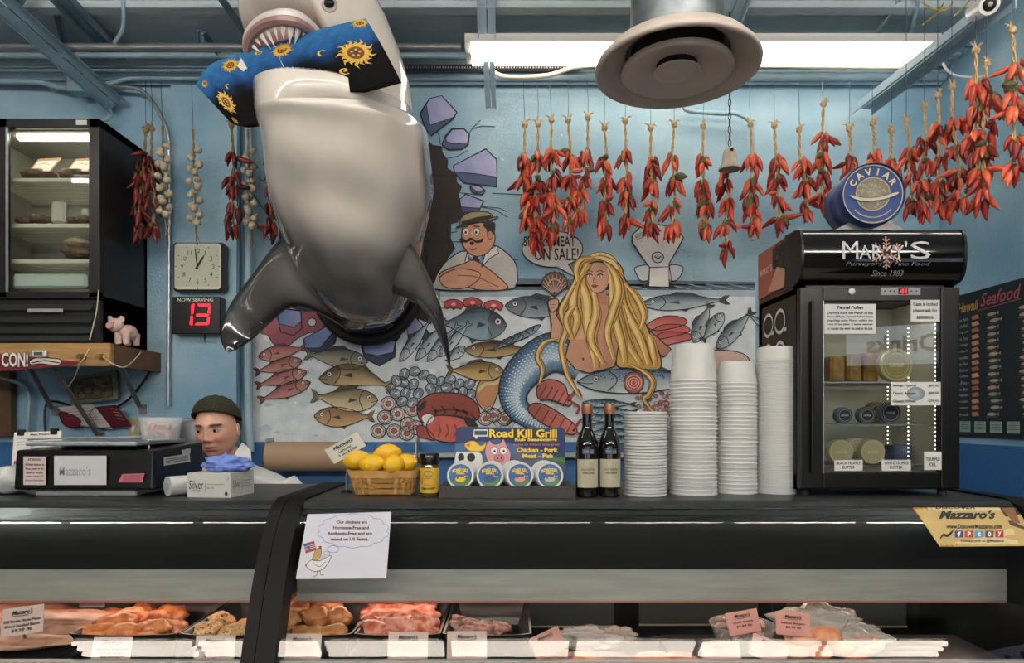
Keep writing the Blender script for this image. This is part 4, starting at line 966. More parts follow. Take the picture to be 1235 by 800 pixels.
# ---------------------------------------------------------------- bracket shelf, tall cooler and things at the left
M_WOOD = mat('worn_plywood', '#a98555', .6, var=.22, vscale=6, stretch=(1, 6, 10), bump=.2, bscale=20)
Df = 3.32; Zt = P(0, 414, Df).z; Zb = P(0, 442, Df).z; xr = P(133, 0, Df).x
t = thing('wall_shelf', 'wooden box shelf on steel brackets carrying the tall black cooler', 'shelf', (xr-.6, 3.55, Zb))
MB().box((-3.0, Df, Zb), (xr, Df+.03, Zt), b=.003).build('front_board', M_WOOD, t)
MB().box((xr-.03, Df+.03, Zb+.003), (xr, WALL-.002, Zt-.003)).build('side_board', mat('dark_plywood', '#6b4f33', .6, var=.25, vscale=8), t)
MB().box((-3.0, Df+.03, Zt-.02), (xr-.03, WALL-.002, Zt)).build('top_board', M_WOOD, t)
M_BRK = mat('bracket_steel', '#8e8a80', .4, .6, var=.2, vscale=20)
for (a, b) in (((60, 438, 3.36), (117, 524, 3.76)), ((36, 444, 3.36), (62, 492, 3.76)), ((146, 443, 3.45), (168, 490, 3.76))):
    a = P(*a); b = P(*b); m = MB()
    s_ = Vector((1, 0, 0)); d = (b-a).normalized(); n = d.cross(s_).normalized()
    for o1, o2 in ((s_*.014, n*.003), (s_*.003, n*.014)):
        vs = [p+o1*i+o2*j for p in (a, b) for i, j in ((-1, -1), (1, -1), (1, 1), (-1, 1))]
        m.add(vs, [(3, 2, 1, 0), (4, 5, 6, 7), (0, 1, 5, 4), (1, 2, 6, 5), (2, 3, 7, 6), (3, 0, 4, 7)])
    m.box((b.x-.02, WALL-.012, b.z-.045), (b.x+.02, WALL-.002, b.z+.01)); m.build('bracket', M_BRK, t)
for px in (101, 124):
    c = P(px, 431, Df); MB().lathe([(.017, 0), (.017, .006), (.010, .012), (.010, .03), (.013, .032), (.013, .04), (.004, .04)], 14, M=Matrix.Translation(c) @ Matrix.Rotation(R(90), 4, 'X')).build('brass_fitting', mat('brass', '#a98f55', .3, .8), t, smooth=True)
# red pennant reading CON! with the end of a sandwich outline
mp = lambda x, y, l=0: (P(x, y, Df-.004).x, Df-.004-l, P(x, y, Df-.004).z)
A = Art(mp, 0, .0004); A.poly([(-30, 424), (96, 437), (90, 441), (-30, 450)], '#6f1f2b', 0); A.line([(-30, 424), (96, 437)], 1.2, '#8b2f3b', 1)
A.text('CON!', 1, 424, 35, 444, '#121214', 2, bold=.09); A.text('CON!', 2, 425, 34, 443, '#e4e0da', 3, bold=.03)
A.poly([(36, 436), (45, 431), (60, 432), (73, 434), (70, 441), (50, 439), (38, 440)], '#d6d0c6', 2, True, out='#2a1418'); A.line([(38, 438), (55, 435), (72, 438)], 1.4, '#2a1418', 4)
single(A.build('pennant', M_ART), 'dark red pennant with white lettering hung on the wooden shelf edge', 'pennant')
t = thing('thermometer', 'small white digital thermometer on the red pennant', 'thermometer', P(49, 430, 3.3))
c = P(49, 427, 3.31); MB().box((c.x-.035, 3.295, c.z-.016), (c.x+.035, 3.312, c.z+.016), b=.004).build('body', M_WHITE, t)
MB().box((c.x-.022, 3.293, c.z-.008), (c.x+.02, 3.2955, c.z+.008)).build('display', mat('lcd', '#555f54', .3), t)
# pig plush
M_PINK = mat('pink_plush', '#d9bcb6', .9, var=.12, vscale=60, bump=.4, bscale=150)
pg = P(141, 414, 3.42)
t = thing('plush_pig', 'pale pink plush pig standing on the corner of the wooden shelf', 'soft toy', pg)
MB().ball((pg.x+.012, 3.50, pg.z+.063), (.042, .065, .042), 14, 10, f=lambda d: 1+.05*noise.noise(d*3)).build('body', M_PINK, t, smooth=True)
hd = (pg.x-.016, 3.435, pg.z+.095)
h_ = MB().ball(hd, (.038, .036, .036), 14, 10).build('head', M_PINK, t, smooth=True)
MB().lathe([(.017, 0), (.019, .012), (.016, .022), (.010, .023)], 14, M=Matrix.Translation((hd[0]-.008, 3.412, hd[2]-.008)) @ Matrix.Rotation(R(90), 4, 'X')).build('snout', mat('snout_pink', '#b88683', .9), h_, smooth=True)
for s in (-1, 1):
    MB().ball((hd[0]+s*.030, hd[1], hd[2]+.030), (.017, .006, .018), 10, 8, M=Matrix.Identity(4)).build('ear', M_PINK, h_, smooth=True)
    MB().ball((hd[0]+s*.014-.004, 3.402, hd[2]+.008), .004, 8, 6).build('eye', M_BLACK, h_, smooth=True)
for lx, ly in ((-.012, 3.455), (.030, 3.455), (-.008, 3.535), (.036, 3.535)):
    MB().tube([(pg.x+lx, ly, pg.z+.002), (pg.x+lx, ly-.003, pg.z+.012), (pg.x+lx, ly, pg.z+.06)], [.016, .017, .018], 10).build('leg', M_PINK, t, smooth=True)
# tall cooler
D0 = 3.36; x1 = P(120, 0, D0).x; x0 = P(-42, 0, D0).x; zb = Zt; zt = P(0, 143, D0).z; xs0 = x0
t = thing('tall_cooler', 'tall black glass fronted cooler with lit shelves on the wooden wall shelf', 'refrigerator', ((x0+x1)/2, 3.58, zb))
M_CB = mat('cooler_black', '#17181a', .38, var=.15, vscale=5); M_CIN = mat('cooler_liner', '#a8a89c', .5, var=.1, vscale=6)
m = MB()
m.box((x0, D0+.03, zb), (x0+.04, WALL-.003, zt)); m.box((x1-.035, D0+.03, zb), (x1, WALL-.003, zt)); m.box((x0, D0+.03, zt-.04), (x1, WALL-.003, zt)); m.box((x0, D0+.03, zb), (x1, WALL-.003, zb+.25)); m.box((x0, WALL-.03, zb), (x1, WALL-.003, zt))
m.build('cabinet', M_CB, t)
li = P(8, 0, D0+.03).x; gi = P(107, 0, D0).x; z_d0 = P(0, 352, D0).z; z_d1 = P(0, 154, D0).z
# liner
m = MB(); m.box((x0+.04, WALL-.045, zb+.25), (x1-.035, WALL-.031, zt-.04)); m.box((x0+.041, D0+.04, zb+.25), (x0+.05, WALL-.04, zt-.04)); m.box((x1-.045, D0+.04, zb+.25), (x1-.036, WALL-.04, zt-.04)); m.box((x0+.04, D0+.04, zt-.05), (x1-.036, WALL-.04, zt-.041))
m.build('liner', M_CIN, t)
# door frame and louvres
m = MB(); xd0 = x0; xd1 = x1
for q in ((xd0, z_d0-.03, P(8, 0, D0).x, zt), (gi, z_d0-.03, xd1, zt), (xd0, z_d1, xd1, zt), (xd0, z_d0-.035, xd1, z_d0)): m.box((q[0], D0, q[1]), (q[2], D0+.028, q[3]))
dr = m.build('door', M_CB, t, bevel=.003)
MB().box((P(8, 0, D0).x, D0+.012, z_d0), (gi, D0+.016, z_d1)).build('door_glass', M_GLASS, dr)
MB().box((P(7, 0, D0).x, D0-.002, z_d0), (P(10, 0, D0).x, D0+.002, z_d1)).build('door_trim', M_STEEL, dr)
MB().box((x0, D0+.005, zb), (x1, D0+.029, P(0, 362, D0).z)).build('grille_panel', M_CB, t)
for py in (371, 386, 399, 408):
    z = P(0, py, D0).z; m = MB(); m.prism([(D0+.004, z-.012), (D0-.012, z-.016), (D0-.012, z-.010), (D0+.004, z+.018)], P(-42, 0, D0).x+.02, P(112, 0, D0).x, 0); m.build('louvre', mat('louvre_grey', '#2b2d2f', .35), t)
z = P(0, 376, D0).z; MB().box((P(36, 0, D0).x, D0-.016, z-.006), (P(78, 0, D0).x, D0-.012, z+.012)).build('badge', mat('badge_grey', '#9a9c9c', .4), t)
MB().box((P(92, 0, D0).x, D0-.003, P(0, 151, D0).z), (P(105, 0, D0).x, D0-.001, P(0, 145, D0).z)).build('sticker', M_PAPER, t)
lz = P(0, 163, 3.45).z
MB().tube([(P(22, 0, 3.45).x, 3.46, lz), (gi+.02, 3.46, lz)], .026, 12).build('lamp', mat('cooler_lamp', '#ffffff', .5, emit='#fff4dc', estr=9), t, smooth=True)
for i, py in enumerate((218, 273, 316)):
    z = P(0, py, 3.42).z; m = MB(); xa_ = x0+.05; xb_ = x1-.046
    for k in range(9): m.box((xa_, 3.42+k*.038, z), (xb_, 3.424+k*.038, z+.004))
    for k in range(40): m.box((xa_+k*(xb_-xa_)/40, 3.42, z+.004), (xa_+k*(xb_-xa_)/40+.004, 3.73, z+.006))
    m.box((xa_, 3.415, z-.008), (xb_, 3.42, z+.012)); m.build('wire_shelf', mat('cream_wire', '#cfccb8', .4), t)
# poster roll seen through the lower glass
z = P(0, 337, 3.40).z; MB().box((P(14, 0, 3.4).x, 3.40, z-.045), (P(104, 0, 3.4).x, 3.44, z+.03), b=.012).build('drip_tray', mat('pale_green_tray', '#b9c8be', .35), t)
# bags and meats in the tall cooler
M_DRY = mat('dried_meat', '#6f5a45', .6, var=.4, vscale=40, bump=.6, bscale=60); M_KRAFT = mat('kraft_label', '#8d6a48', .6)
def slab_food(px, py, w, h, D, m, name, label, cat, seed, group=None, dep=None):
    c = P(px, py, D); rr = random.Random(seed); rx = w/2/800*D; rz = h/800*D
    off = Vector((rr.random()*9, rr.random()*9, 0))
    o = MB().ball((c.x, c.y, c.z+rz*.45), (rx, dep or rx*.7, rz*.5), 20, 10, f=lambda d: 1+.30*noise.noise(d*3+off)).build(name, m, None, smooth=True)
    return single(o, label, cat, group)
for px, lab in ((46, 'left dried meat packet with a brown edged label on the top cooler shelf'), (92, 'right dried meat packet with a brown edged label on the top cooler shelf')):
    t = thing('meat_packet', lab, 'food packet', P(px, 216, 3.5), group='labelled packets in the tall cooler')
    slab = MB().ball((P(px, 214, 3.5).x, 3.5, P(px, 216, 3.5).z+.02), (.085, .07, .028), 18, 10, f=lambda d: 1+.25*noise.noise(d*4)).build('packet', M_DRY, t, smooth=True)
    a = P(px-15, 207, 3.44); b = P(px+13, 207, 3.44); top_ = P(px, 190, 3.5).z
    qm = quadmap((a.x+.012, 3.52, top_), (b.x+.014, 3.52, top_+.006), (b.x, 3.45, b.z), (a.x, 3.45, a.z))
    A = Art(qm, .001, .0006); A.rect(0, 0, 1, 1, '#96714e', 0); A.rect(.08, .2, .92, .92, '#d8cfc4', 1); A.line([(.2, .45), (.5, .42), (.75, .5)], .03, '#555555', 2); A.text('Spicy', .3, .3, .7, .42, '#6a5a4a', 2); A.build('label_card', M_ART, t)
for i, (px, py, w, h) in enumerate(((30, 270, 22, 9), (48, 269, 26, 10), (68, 270, 24, 9), (88, 270, 22, 8), (102, 269, 18, 9))):
    slab_food(px, py, w, h, 3.48, M_DRY, 'dried_sausage', 'wrinkled dried sausage lying on the middle cooler shelf', 'sausage', i, 'dried sausages on the middle cooler shelf')
c = P(70, 270, 3.44); single(MB().box((c.x-.035, 3.43, c.z+.0), (c.x+.04, 3.47, c.z+.115), b=.012).build('white_box', mat('foam_white', '#bdbcae', .5)), 'upright white plastic tub on the middle cooler shelf', 'tub')
c = P(103, 270, 3.5); single(MB().box((c.x-.012, 3.48, c.z+.0), (c.x+.03, 3.52, c.z+.075), b=.006).build('white_box', MATS['foam_white']), 'smaller white tub at the right of the middle cooler shelf', 'tub')
slab_food(96, 312, 40, 13, 3.50, M_DRY, 'meat_packet', 'dark dried meat packet on the lowest cooler shelf', 'food packet', 11)
slab_food(94, 298, 30, 12, 3.50, mat('pale_packet', '#b8a58c', .3, var=.3, vscale=30), 'meat_packet', 'pale shiny packet leaning on the lowest cooler shelf', 'food packet', 12)
# framed picture under the shelf
t = thing('framed_picture', 'old dark painting in a greenish frame leaning under the wooden shelf', 'picture', P(115, 468, 3.74))
A0, A1, A2, A3 = P(82, 456, 3.74), P(142, 447, 3.74), P(145, 482, 3.76), P(88, 488, 3.76)
mm = MB(); n_ = Vector((0, -.02, 0))
mm.add([A0, A1, A2, A3, A0+n_, A1+n_, A2+n_, A3+n_], [(0, 1, 2, 3), (4, 5, 6, 7), (0, 1, 5, 4), (1, 2, 6, 5), (2, 3, 7, 6), (3, 0, 4, 7)]); mm.build('frame', mat('green_frame', '#5f6551', .5, var=.2, vscale=20), t)
q = quadmap(A0+n_, A1+n_, A2+n_, A3+n_); A = Art(q, .001, .0006); A.rect(.10, .14, .9, .88, '#4b4132', 0, out='#26241c', ow=.03)
rr = random.Random(5)
for i in range(26): A.ell(.16+rr.random()*.68, .22+rr.random()*.58, .05+.04*rr.random(), .07+.05*rr.random(), mixc('#2c281e', '#7d6a4c', rr.random()), 1, n=8)
A.build('canvas', M_ART, t)
t = thing('framed_picture', 'dark framed panel at the far left edge below the pennant', 'picture', P(5, 500, 3.75))
c = P(0, 0, 3.75); a = P(-25, 448, 3.75); b = P(14, 527, 3.75); MB().box((a.x, 3.74, b.z), (b.x, 3.79, a.z), b=.005).build('frame', mat('brown_frame', '#5c4630', .5, var=.3, vscale=8), t)
# red folder with paper tucked behind the bracket
t = thing('red_folder', 'dark red folder with loose sheet held behind the shelf brackets', 'folder', P(110, 500, 3.72))
A = Art(lambda x, y, l=0: (P(x, y, 3.70).x, 3.70+.05*(y-490)/30-l, P(x, y, 3.70).z), 0, .0012)
A.poly([(113, 492), (140, 489), (154, 514), (112, 517), (105, 500)], '#5d1a2a', 0, out='#3b0f1a'); A.poly([(70, 500), (76, 497), (92, 505), (92, 512), (84, 517), (72, 512)], '#6a1c2e', 3, True, out='#3b0f1a')
A.poly([(69, 491), (113, 488), (130, 518), (88, 513)], '#c9c3c2', 1, out='#9a9494', ow=.6)
for i in range(6): A.line([(76+i*2.4, 494+i*3.4), (108+i*3, 492+i*3.6)], .5, '#77716f', 3)
for i in range(4): A.line([(133+i*2, 493+i*4), (141+i*2, 494+i*4)], .8, '#bb9999', 2)
A.build('folder', M_ART, t)
# wall socket behind, wires
c = P(162, 517, 3.78)
t = thing('wall_switch', 'beige wall switch plate behind the shrimp tub', 'switch', c); MB().box((c.x-.03, 3.775, c.z-.06), (c.x+.03, WALL, c.z+.06), b=.004).build('plate', mat('beige_plate', '#a89e80', .4), t); MB().box((c.x-.008, 3.765, c.z-.018), (c.x+.008, 3.776, c.z+.018)).build('toggle', M_WHITE, t)
def wire(pts, r, m, label, name='cable'): return single(MB().tube(catmull([P(*p) for p in pts], 6), r, 6).build(name, m, smooth=True), label, 'cable')
M_BW = mat('black_rubber', '#16171a', .5); M_CW = mat('cream_cable', '#c5bb9c', .5)
wire([(182, 446, 3.74), (172, 462, 3.74), (155, 482, 3.76), (138, 493, 3.77)], .007, M_BW, 'thick black cable curving under the right shelf bracket')
wire([(86, 490, 3.77), (66, 484, 3.77), (56, 488, 3.77), (54, 505, 3.77), (55, 524, 3.77), (56, 545, 3.77)], .006, M_BW, 'black cable drooping on the wall behind the left bracket')
wire([(113, 410, 3.40), (106, 424, 3.30), (102, 431, 3.28), (96, 440, 3.30), (90, 455, 3.4), (82, 468, 3.5)], .003, M_CW, 'thin pale cord dropping over the shelf front')
wire([(124, 431, 3.28), (138, 440, 3.27), (150, 443, 3.30), (160, 436, 3.4), (170, 425, 3.5)], .003, M_CW, 'thin pale cord looping from brass fitting to the shelf side')
wire([(119, 350, 3.34), (117, 372, 3.335), (112, 395, 3.335), (108, 410, 3.33)], .003, M_CW, 'thin cord hanging from the cooler door corner')
wire([(247, 402, 3.77), (249, 450, 3.785), (250, 500, 3.785), (250, 535, 3.785)], .005, M_BW, 'black power cord hanging from the now serving display')
# clock
D0 = 3.70; a = P(207, 292, D0); b = P(270, 351, D0); xc, z_ = (a.x+b.x)/2, (a.z+b.z)/2; hw = (b.x-a.x)/2
t = thing('wall_clock', 'square wall clock with dark rim and cream dial reading one minute to one', 'clock', (xc, 3.76, z_))
MB().box((a.x, D0, b.z), (b.x, 3.768, a.z), b=.014).build('case', mat('clock_rim', '#3b3a37', .35), t, smooth=30)
fm = lambda x, y, l=0: (xc+x*hw, D0-.001-l, z_-y*hw)
A = Art(fm, .0003, .0006); A.poly([(sx*.88+0, sy*.88) for sx, sy in ((-1, -.9), (-.9, -1), (.9, -1), (1, -.9), (1, .9), (.9, 1), (-.9, 1), (-1, .9))], '#d2cfbe', 0)
for k in range(12):
    an = R(30*(k+1)); r = .60; A.text(str(k+1), r*sin(an)-.09, -r*cos(an)-.085, r*sin(an)+.09, -r*cos(an)+.085, '#33322e', 1, keep=True); A.line([(.80*sin(an), -.80*cos(an)), (.86*sin(an), -.86*cos(an))], .03, '#33322e', 1)
A.build('dial', M_ART, t)
def hand(an, L, w, lay, nm):
    an = R(an); A = Art(fm, .004+lay*.002, .0003); d = (sin(an), -cos(an)); n = (-d[1], d[0])
    A.poly([(-d[0]*.12+n[0]*w, -d[1]*.12+n[1]*w), (d[0]*L*.6+n[0]*w, d[1]*L*.6+n[1]*w), (d[0]*L, d[1]*L), (d[0]*L*.6-n[0]*w, d[1]*L*.6-n[1]*w), (-d[0]*.12-n[0]*w, -d[1]*.12-n[1]*w)], '#141414', 0); A.build(nm, M_ART, t)
hand(353, .80, .025, 1, 'minute_hand'); hand(32, .55, .04, 0, 'hour_hand')
MB().box((a.x+.022, D0-.012, b.z+.022), (b.x-.022, D0-.010, a.z-.022)).build('cover_glass', M_GLASS, t)
# now serving display
a = P(207, 358, 3.70); b = P(266, 403, 3.70)
t = thing('number_display', 'black counter display reading NOW SERVING with red digits 13', 'display', ((a.x+b.x)/2, 3.76, b.z))
MB().box((a.x, 3.70, b.z), (b.x, 3.768, a.z), b=.004).build('case', M_BLACK, t)
wp_ = lambda x, y, l=0: (P(x, y, 3.70).x, 3.6992-l, P(x, y, 3.70).z)
A = Art(wp_, 0, .0004); A.text('NOW SERVING', 214, 359.5, 257, 364, '#d6d6d2', 0, bold=.01); A.text('Q-matic', 249, 398, 259, 400.5, '#999999', 0) if 0 else None; A.build('lettering', M_ART, t)
M_LED = mat('red_led', '#ff2030', .5, emit='#ff1428', estr=3.2)
def seg(pts): A = Art(wp_, .0006, .0002); A.poly(pts, '#ff2030', 0); A.build('digit_segment', M_LED, t)
seg([(231, 368), (234.5, 366.5), (233.5, 378), (231, 379)]); seg([(230.5, 381), (233, 382), (232, 393), (228.8, 391)])
for pts in ([(238, 367), (254, 367), (251.5, 370), (240, 370)], [(237, 379), (250, 379), (252, 380.5), (250, 382), (237, 382)], [(235, 392), (238, 389), (249, 389), (251.5, 392)], [(254.5, 368), (253.5, 379), (250.8, 377.5), (251.8, 371)], [(253.2, 382), (252.3, 391), (249.6, 388.5), (250.4, 383.5)]): seg(pts)
# paper roll on the wall, price card rail
c = P(0, 552, 3.6)
t = thing('paper_roll', 'wide roll of brown butcher paper on the blue wall', 'paper roll', (P(367, 0, 3.6).x, 3.7, c.z))
MB().tube([(P(316, 0, 3.6).x, 3.7, c.z), (P(418, 0, 3.6).x, 3.7, c.z)], .082, 24).build('roll', mat('kraft_paper', '#a58c72', .7), t, smooth=True)
MB().tube([(P(312, 0, 3.6).x, 3.7, c.z), (P(500, 0, 3.6).x, 3.7, c.z)], .012, 8).build('rod', M_STEEL, t, smooth=True)
for px in (314, 499): x = P(px, 0, 3.6).x; MB().box((x-.004, 3.68, c.z-.02), (x+.004, WALL, c.z+.10)).build('bracket', M_STEEL, t)
# steel work shelf behind counter
a = P(420, 546, 3.55); b = P(1150, 560, 3.55)
t = thing('work_table', 'grey steel back counter along the wall behind the case', 'counter', (0, 3.5, 0))
z = .95
MB().box((-1.9, 3.25, z-.04), (2.2, 3.76, z), b=.004).build('worktop', M_SS, t)
for x in (-1.8, -.5, .8, 2.1):
    for y in (3.3, 3.7): MB().tube([(x, y, 0), (x, y, z-.04)], .02, 8).build('leg', M_SS, t, smooth=True)
t = thing('tray_rack', 'grey steel rail along the blue wall behind the lemon basket', 'rail', (P(500, 0, 3.74).x, 3.76, P(0, 550, 3.74).z))
MB().box((P(425, 0, 3.7).x, 3.74, P(0, 553, 3.7).z), (P(800, 0, 3.7).x, WALL, P(0, 547, 3.7).z), b=.003).build('rail', M_SS, t)
# meat slicer behind the assistant
c = P(219, 540, 3.3)
t = thing('meat_slicer', 'grey meat slicer behind the shop assistant', 'slicer', (c.x, 3.45, z))
MB().box((c.x-.14, 3.3, z), (c.x+.14, 3.62, z+.08), b=.02).build('base', M_SS, t); MB().lathe([(.10, 0), (.115, .01), (.115, .05), (.08, .07)], 28, M=Matrix.Translation((c.x, 3.45, c.z+.02)) @ Matrix.Rotation(R(90), 4, 'X')).build('blade_guard', mat('slicer_grey', '#5f666a', .35, .7), t, smooth=True)
MB().box((c.x-.05, 3.40, z+.07), (c.x+.05, 3.55, c.z), b=.01).build('arm', MATS['slicer_grey'], t); MB().box((c.x-.09, 3.42, z+.05), (c.x+.09, 3.6, c.z-.05), b=.02).build('motor_housing', M_SS, t); MB().box((c.x-.04, 3.40, c.z+.10), (c.x+.01, 3.44, c.z+.15), b=.005).build('knob', M_STEEL, t)
# ---------------------------------------------------------------- chilli strings and garlic braids
def pepper_mb(seed, L=.088, r=.0150):
    rr = random.Random(seed); mb = MB(); n = 9; pts = []; rs = []
    bend = rr.uniform(-.3, .3); b2 = rr.uniform(-.2, .25)
    for i in range(n):
        t = i/(n-1); pts.append((bend*L*t*t*.8, b2*L*sin(t*2.2)*.4, -L*t)); rs.append(r*[.55, .95, 1.05, 1.0, .92, .80, .62, .40, .06][i]*(1+rr.uniform(-.06, .06)))
    mb.tube(pts, rs, 8)
    mb.tube([(0, 0, .010), (0, 0, .003), (0, 0, -.004), (0, 0, -.008)], [.003, .006, r*.75, r*.66], 7, mi=1)
    return mb
M_STEM = mat('pepper_stem', '#7b7a48', .6)
M_PEP = [mat('chilli_'+n, c, .33, var=.42, vscale=26, coat=.1) for n, c in (('red', '#b03a27'), ('orange_red', '#c9573a'), ('deep', '#7e211b'))]
M_PEPD = [mat('dried_chilli_'+n, c, .38, var=.35, vscale=22) for n, c in (('a', '#5d1a17'), ('b', '#7a2420'), ('c', '#48130f'))]
def pmesh(mats, tag_):
    out = []
    for k in range(6):
        mb = pepper_mb(k*7+len(tag_)); me = bpy.data.meshes.new('chilli_pepper'); me.from_pydata(mb.v, [], mb.f); me.materials.append(mats[k % 3]); me.materials.append(M_STEM)
        me.polygons.foreach_set('material_index', mb.m); me.polygons.foreach_set('use_smooth', [True]*len(me.polygons)); me.update(); out.append(me)
    return out
PM = pmesh(M_PEP, 'a'); PMD = pmesh(M_PEPD, 'b')
M_LEAF = mat('dried_leaf', '#4c5530', .6, var=.3, vscale=30)
lm = MB(); lm.grid(lambda u, v: ((u-.5)*.034*sin(pi*min(1, v*.92+.06))**.8, .006*cos(u*6)-.01*v*v, -.055*v), 5, 7)
LM = bpy.data.meshes.new('leaf'); LM.from_pydata(lm.v, [], lm.f); LM.materials.append(M_LEAF); LM.polygons.foreach_set('use_smooth', [True]*len(LM.polygons))
M_ROPE = mat('raffia', '#c2a578', .8, bump=.5, bscale=120, var=.2, vscale=60); M_ROPED = mat('dull_raffia', '#86744f', .85, bump=.5, bscale=120, var=.2, vscale=60)
M_WIRE = mat('thin_wire', '#4b5257', .5, .5)
def inst(me, nm, parent, loc, rot, sc):
    o = bpy.data.objects.new(nm, me); COL.objects.link(o); o.parent = parent; o.location = loc; o.rotation_euler = rot; o.scale = (sc, sc, sc); return o
def braid(path, r, m, parent):          # two twisted strands in one rope
    mb = MB(); pts = catmull(path, 10); n = len(pts)
    for s in (0, pi):
        mb.tube([p+Vector((cos(i*.9+s)*r*.62, sin(i*.9+s)*r*.62, 0)) for i, p in enumerate(pts)], r*.62, 5)
    return mb.build('braid', m, parent, smooth=True)
def knot(c, r, m, parent, rr):
    mb = MB(); mb.ball((0, 0, 0), (r*1.5, r*1.3, r*1.6), 10, 7, M=Matrix.Translation(c), f=lambda d: 1+.3*noise.noise(d*4+Vector(c)*9))
    for k in range(3):
        a = rr.uniform(-2.2, 2.2); mb.tube([c, c+Vector((r*1.5*sin(a), 0, r*2.0)), c+Vector((r*3.0*sin(a), 0, r*(3.0+rr.random())*cos(a*.6)))], [r*.5, r*.4, r*.15], 5)
    return mb.build('knot', m, parent, smooth=True)
def ristra(x, y0, y1, D, label, seed, dark=False, ymat=None, levels=None, wtop=None, scale=1.0, per=7, group='red chilli strings hanging under the wall pipes', dx=0, leafy=1):
    rr = random.Random(seed); top = P(x, y0, D); bot = P(x+dx, y1-26, D)
    t = thing('chilli_string', label, 'chilli string', top, group=group); mr = M_ROPED if dark else M_ROPE
    path = [Vector((0, 0, 0)), (bot-top)*.33+Vector((rr.uniform(-.01, .01), 0, 0)), (bot-top)*.66+Vector((rr.uniform(-.012, .012), 0, 0)), (bot-top)]
    braid([top+p for p in path], .0075*scale, mr, t); knot(top+Vector((0, 0, .004)), .011*scale, mr, t, rr)
    if wtop is not None:
        w = P(x+rr.uniform(-2, 2), wtop, min(D+.12, 3.72)); MB().tube([top+Vector((0, 0, .01)), (top+w)/2+Vector((rr.uniform(-.006, .006), 0, 0)), w], .0016, 5).build('hanging_wire', M_WIRE, t)
    L = (top-bot).length; first = (ymat or 32)/800*D*1.0
    nl = levels or max(3, int((L-first)/(.092*scale))+1)
    for k in range(nl):
        f = (first+(L-first)*(k/(nl-1)))/L; f = min(1, f+(rr.uniform(-.035, .035) if 0 < k < nl-1 else 0)); c = path[0].lerp(path[3], f)+Vector((rr.uniform(-.01, .01), 0, 0))
        n = per+rr.randint(-1, 1)
        a0 = rr.uniform(0, 6)
        for i in range(n):
            a = a0+2*pi*i/n+rr.uniform(-.25, .25); tilt = rr.uniform(.12, .62) if k < nl-1 else rr.uniform(.06, .38)
            if rr.random() < .09: tilt = rr.uniform(1.0, 1.5)
            loc = c+Vector((cos(a)*.018, sin(a)*.018-.004, rr.uniform(-.03, .03)))
            e = Matrix.Rotation(a, 4, 'Z') @ Matrix.Rotation(-tilt, 4, 'Y') @ Matrix.Rotation(rr.uniform(0, 6.28), 4, 'Z')
            inst((PMD if dark else PM)[rr.randrange(6)], 'chilli_pepper', t, loc, e.to_euler(), scale*rr.uniform(.68, 1.1))
        for i in range(leafy if rr.random() < .5 else 0):
            a = rr.uniform(-2.6, -.5); inst(LM, 'leaf', t, c+Vector((.02*cos(a), -.03, .01)), (rr.uniform(-.3, .3), rr.uniform(-1.6, 1.6), a+1.57), scale*rr.uniform(.8, 1.2))
    return t
# x, knot y, bottom y, D, sideways drift, label
RS = [(633, 151, 285, 3.52, 4, 'chilli string at the far left end of the long row, beside the painted man'),
      (649, 151, 312, 3.50, -3, 'chilli string hanging right in front of the speech bubble, second of the long row'),
      (665, 146, 300, 3.47, 3, 'chilli string third in the long row, over the speech bubble edge'),
      (685, 146, 292, 3.50, 2, 'chilli string fourth in the row with peppers starting high on its braid'),
      (709, 143, 283, 3.50, -8, 'chilli string fifth in the row, swinging to the left at its foot'),
      (729, 155, 296, 3.50, 2, 'chilli string sixth in the row above the mermaid hair'),
      (754, 147, 290, 3.50, 0, 'chilli string with a green leaf sticking out at its top left'),
      (785, 156, 295, 3.50, 2, 'chilli string hanging left of the painted scale top'),
      (813, 151, 298, 3.50, -2, 'chilli string with one pepper pointing right at the top, over the painted scale'),
      (848, 153, 300, 3.50, 2, 'slim chilli string just right of the painted scale'),
      (876, 205, 325, 3.42, 0, 'chilli string hanging below the bell at the end of the chain'),
      (905, 151, 296, 3.45, 2, 'chilli string just right of the bell and chain'),
      (934, 153, 292, 3.42, 6, 'chilli string above the side panel of the drinks fridge, leftmost there'),
      (964, 157, 276, 3.42, 8, 'short chilli string above the left corner of the fridge header'),
      (993, 126, 262, 3.35, 0, 'chilli string with a high tuft of peppers left of the caviar tin'),
      (1024, 156, 240, 3.30, 0, 'chilli string mostly behind the left side of the caviar tin'),
      (1053, 149, 235, 3.25, 0, 'chilli string directly behind the caviar tin'),
      (1075, 158, 245, 3.20, 2, 'chilli string behind the right side of the caviar tin'),
      (1093, 146, 268, 3.08, 8, 'chilli string just right of the caviar tin, first beside it'),
      (1115, 130, 270, 3.00, -2, 'thick chilli string second to the right of the caviar tin'),
      (1131, 117, 268, 2.92, 6, 'thick chilli string third to the right of the caviar tin'),
      (1148, 106, 262, 2.85, 10, 'chilli string with a thick twisted braid near the menu board'),
      (1177, 62, 238, 2.62, 2, 'tall dark red chilli string starting high at the right'),
      (1190, 78, 262, 2.60, -2, 'long chilli string hanging lowest above the menu board'),
      (1221, 38, 224, 2.50, 2, 'tall chilli string at the right edge of the picture, highest of all')]
RT = []
for i, (x, y0, y1, D, dx, lab) in enumerate(RS):
    sc = 1.0 if D > 3.1 else .88
    RT.append(ristra(x, y0, y1, D, lab, 100+i, dx=dx, wtop=98 if i < 18 else None, scale=sc, ymat=40 if x != 876 else 12, per=7, dark=False))
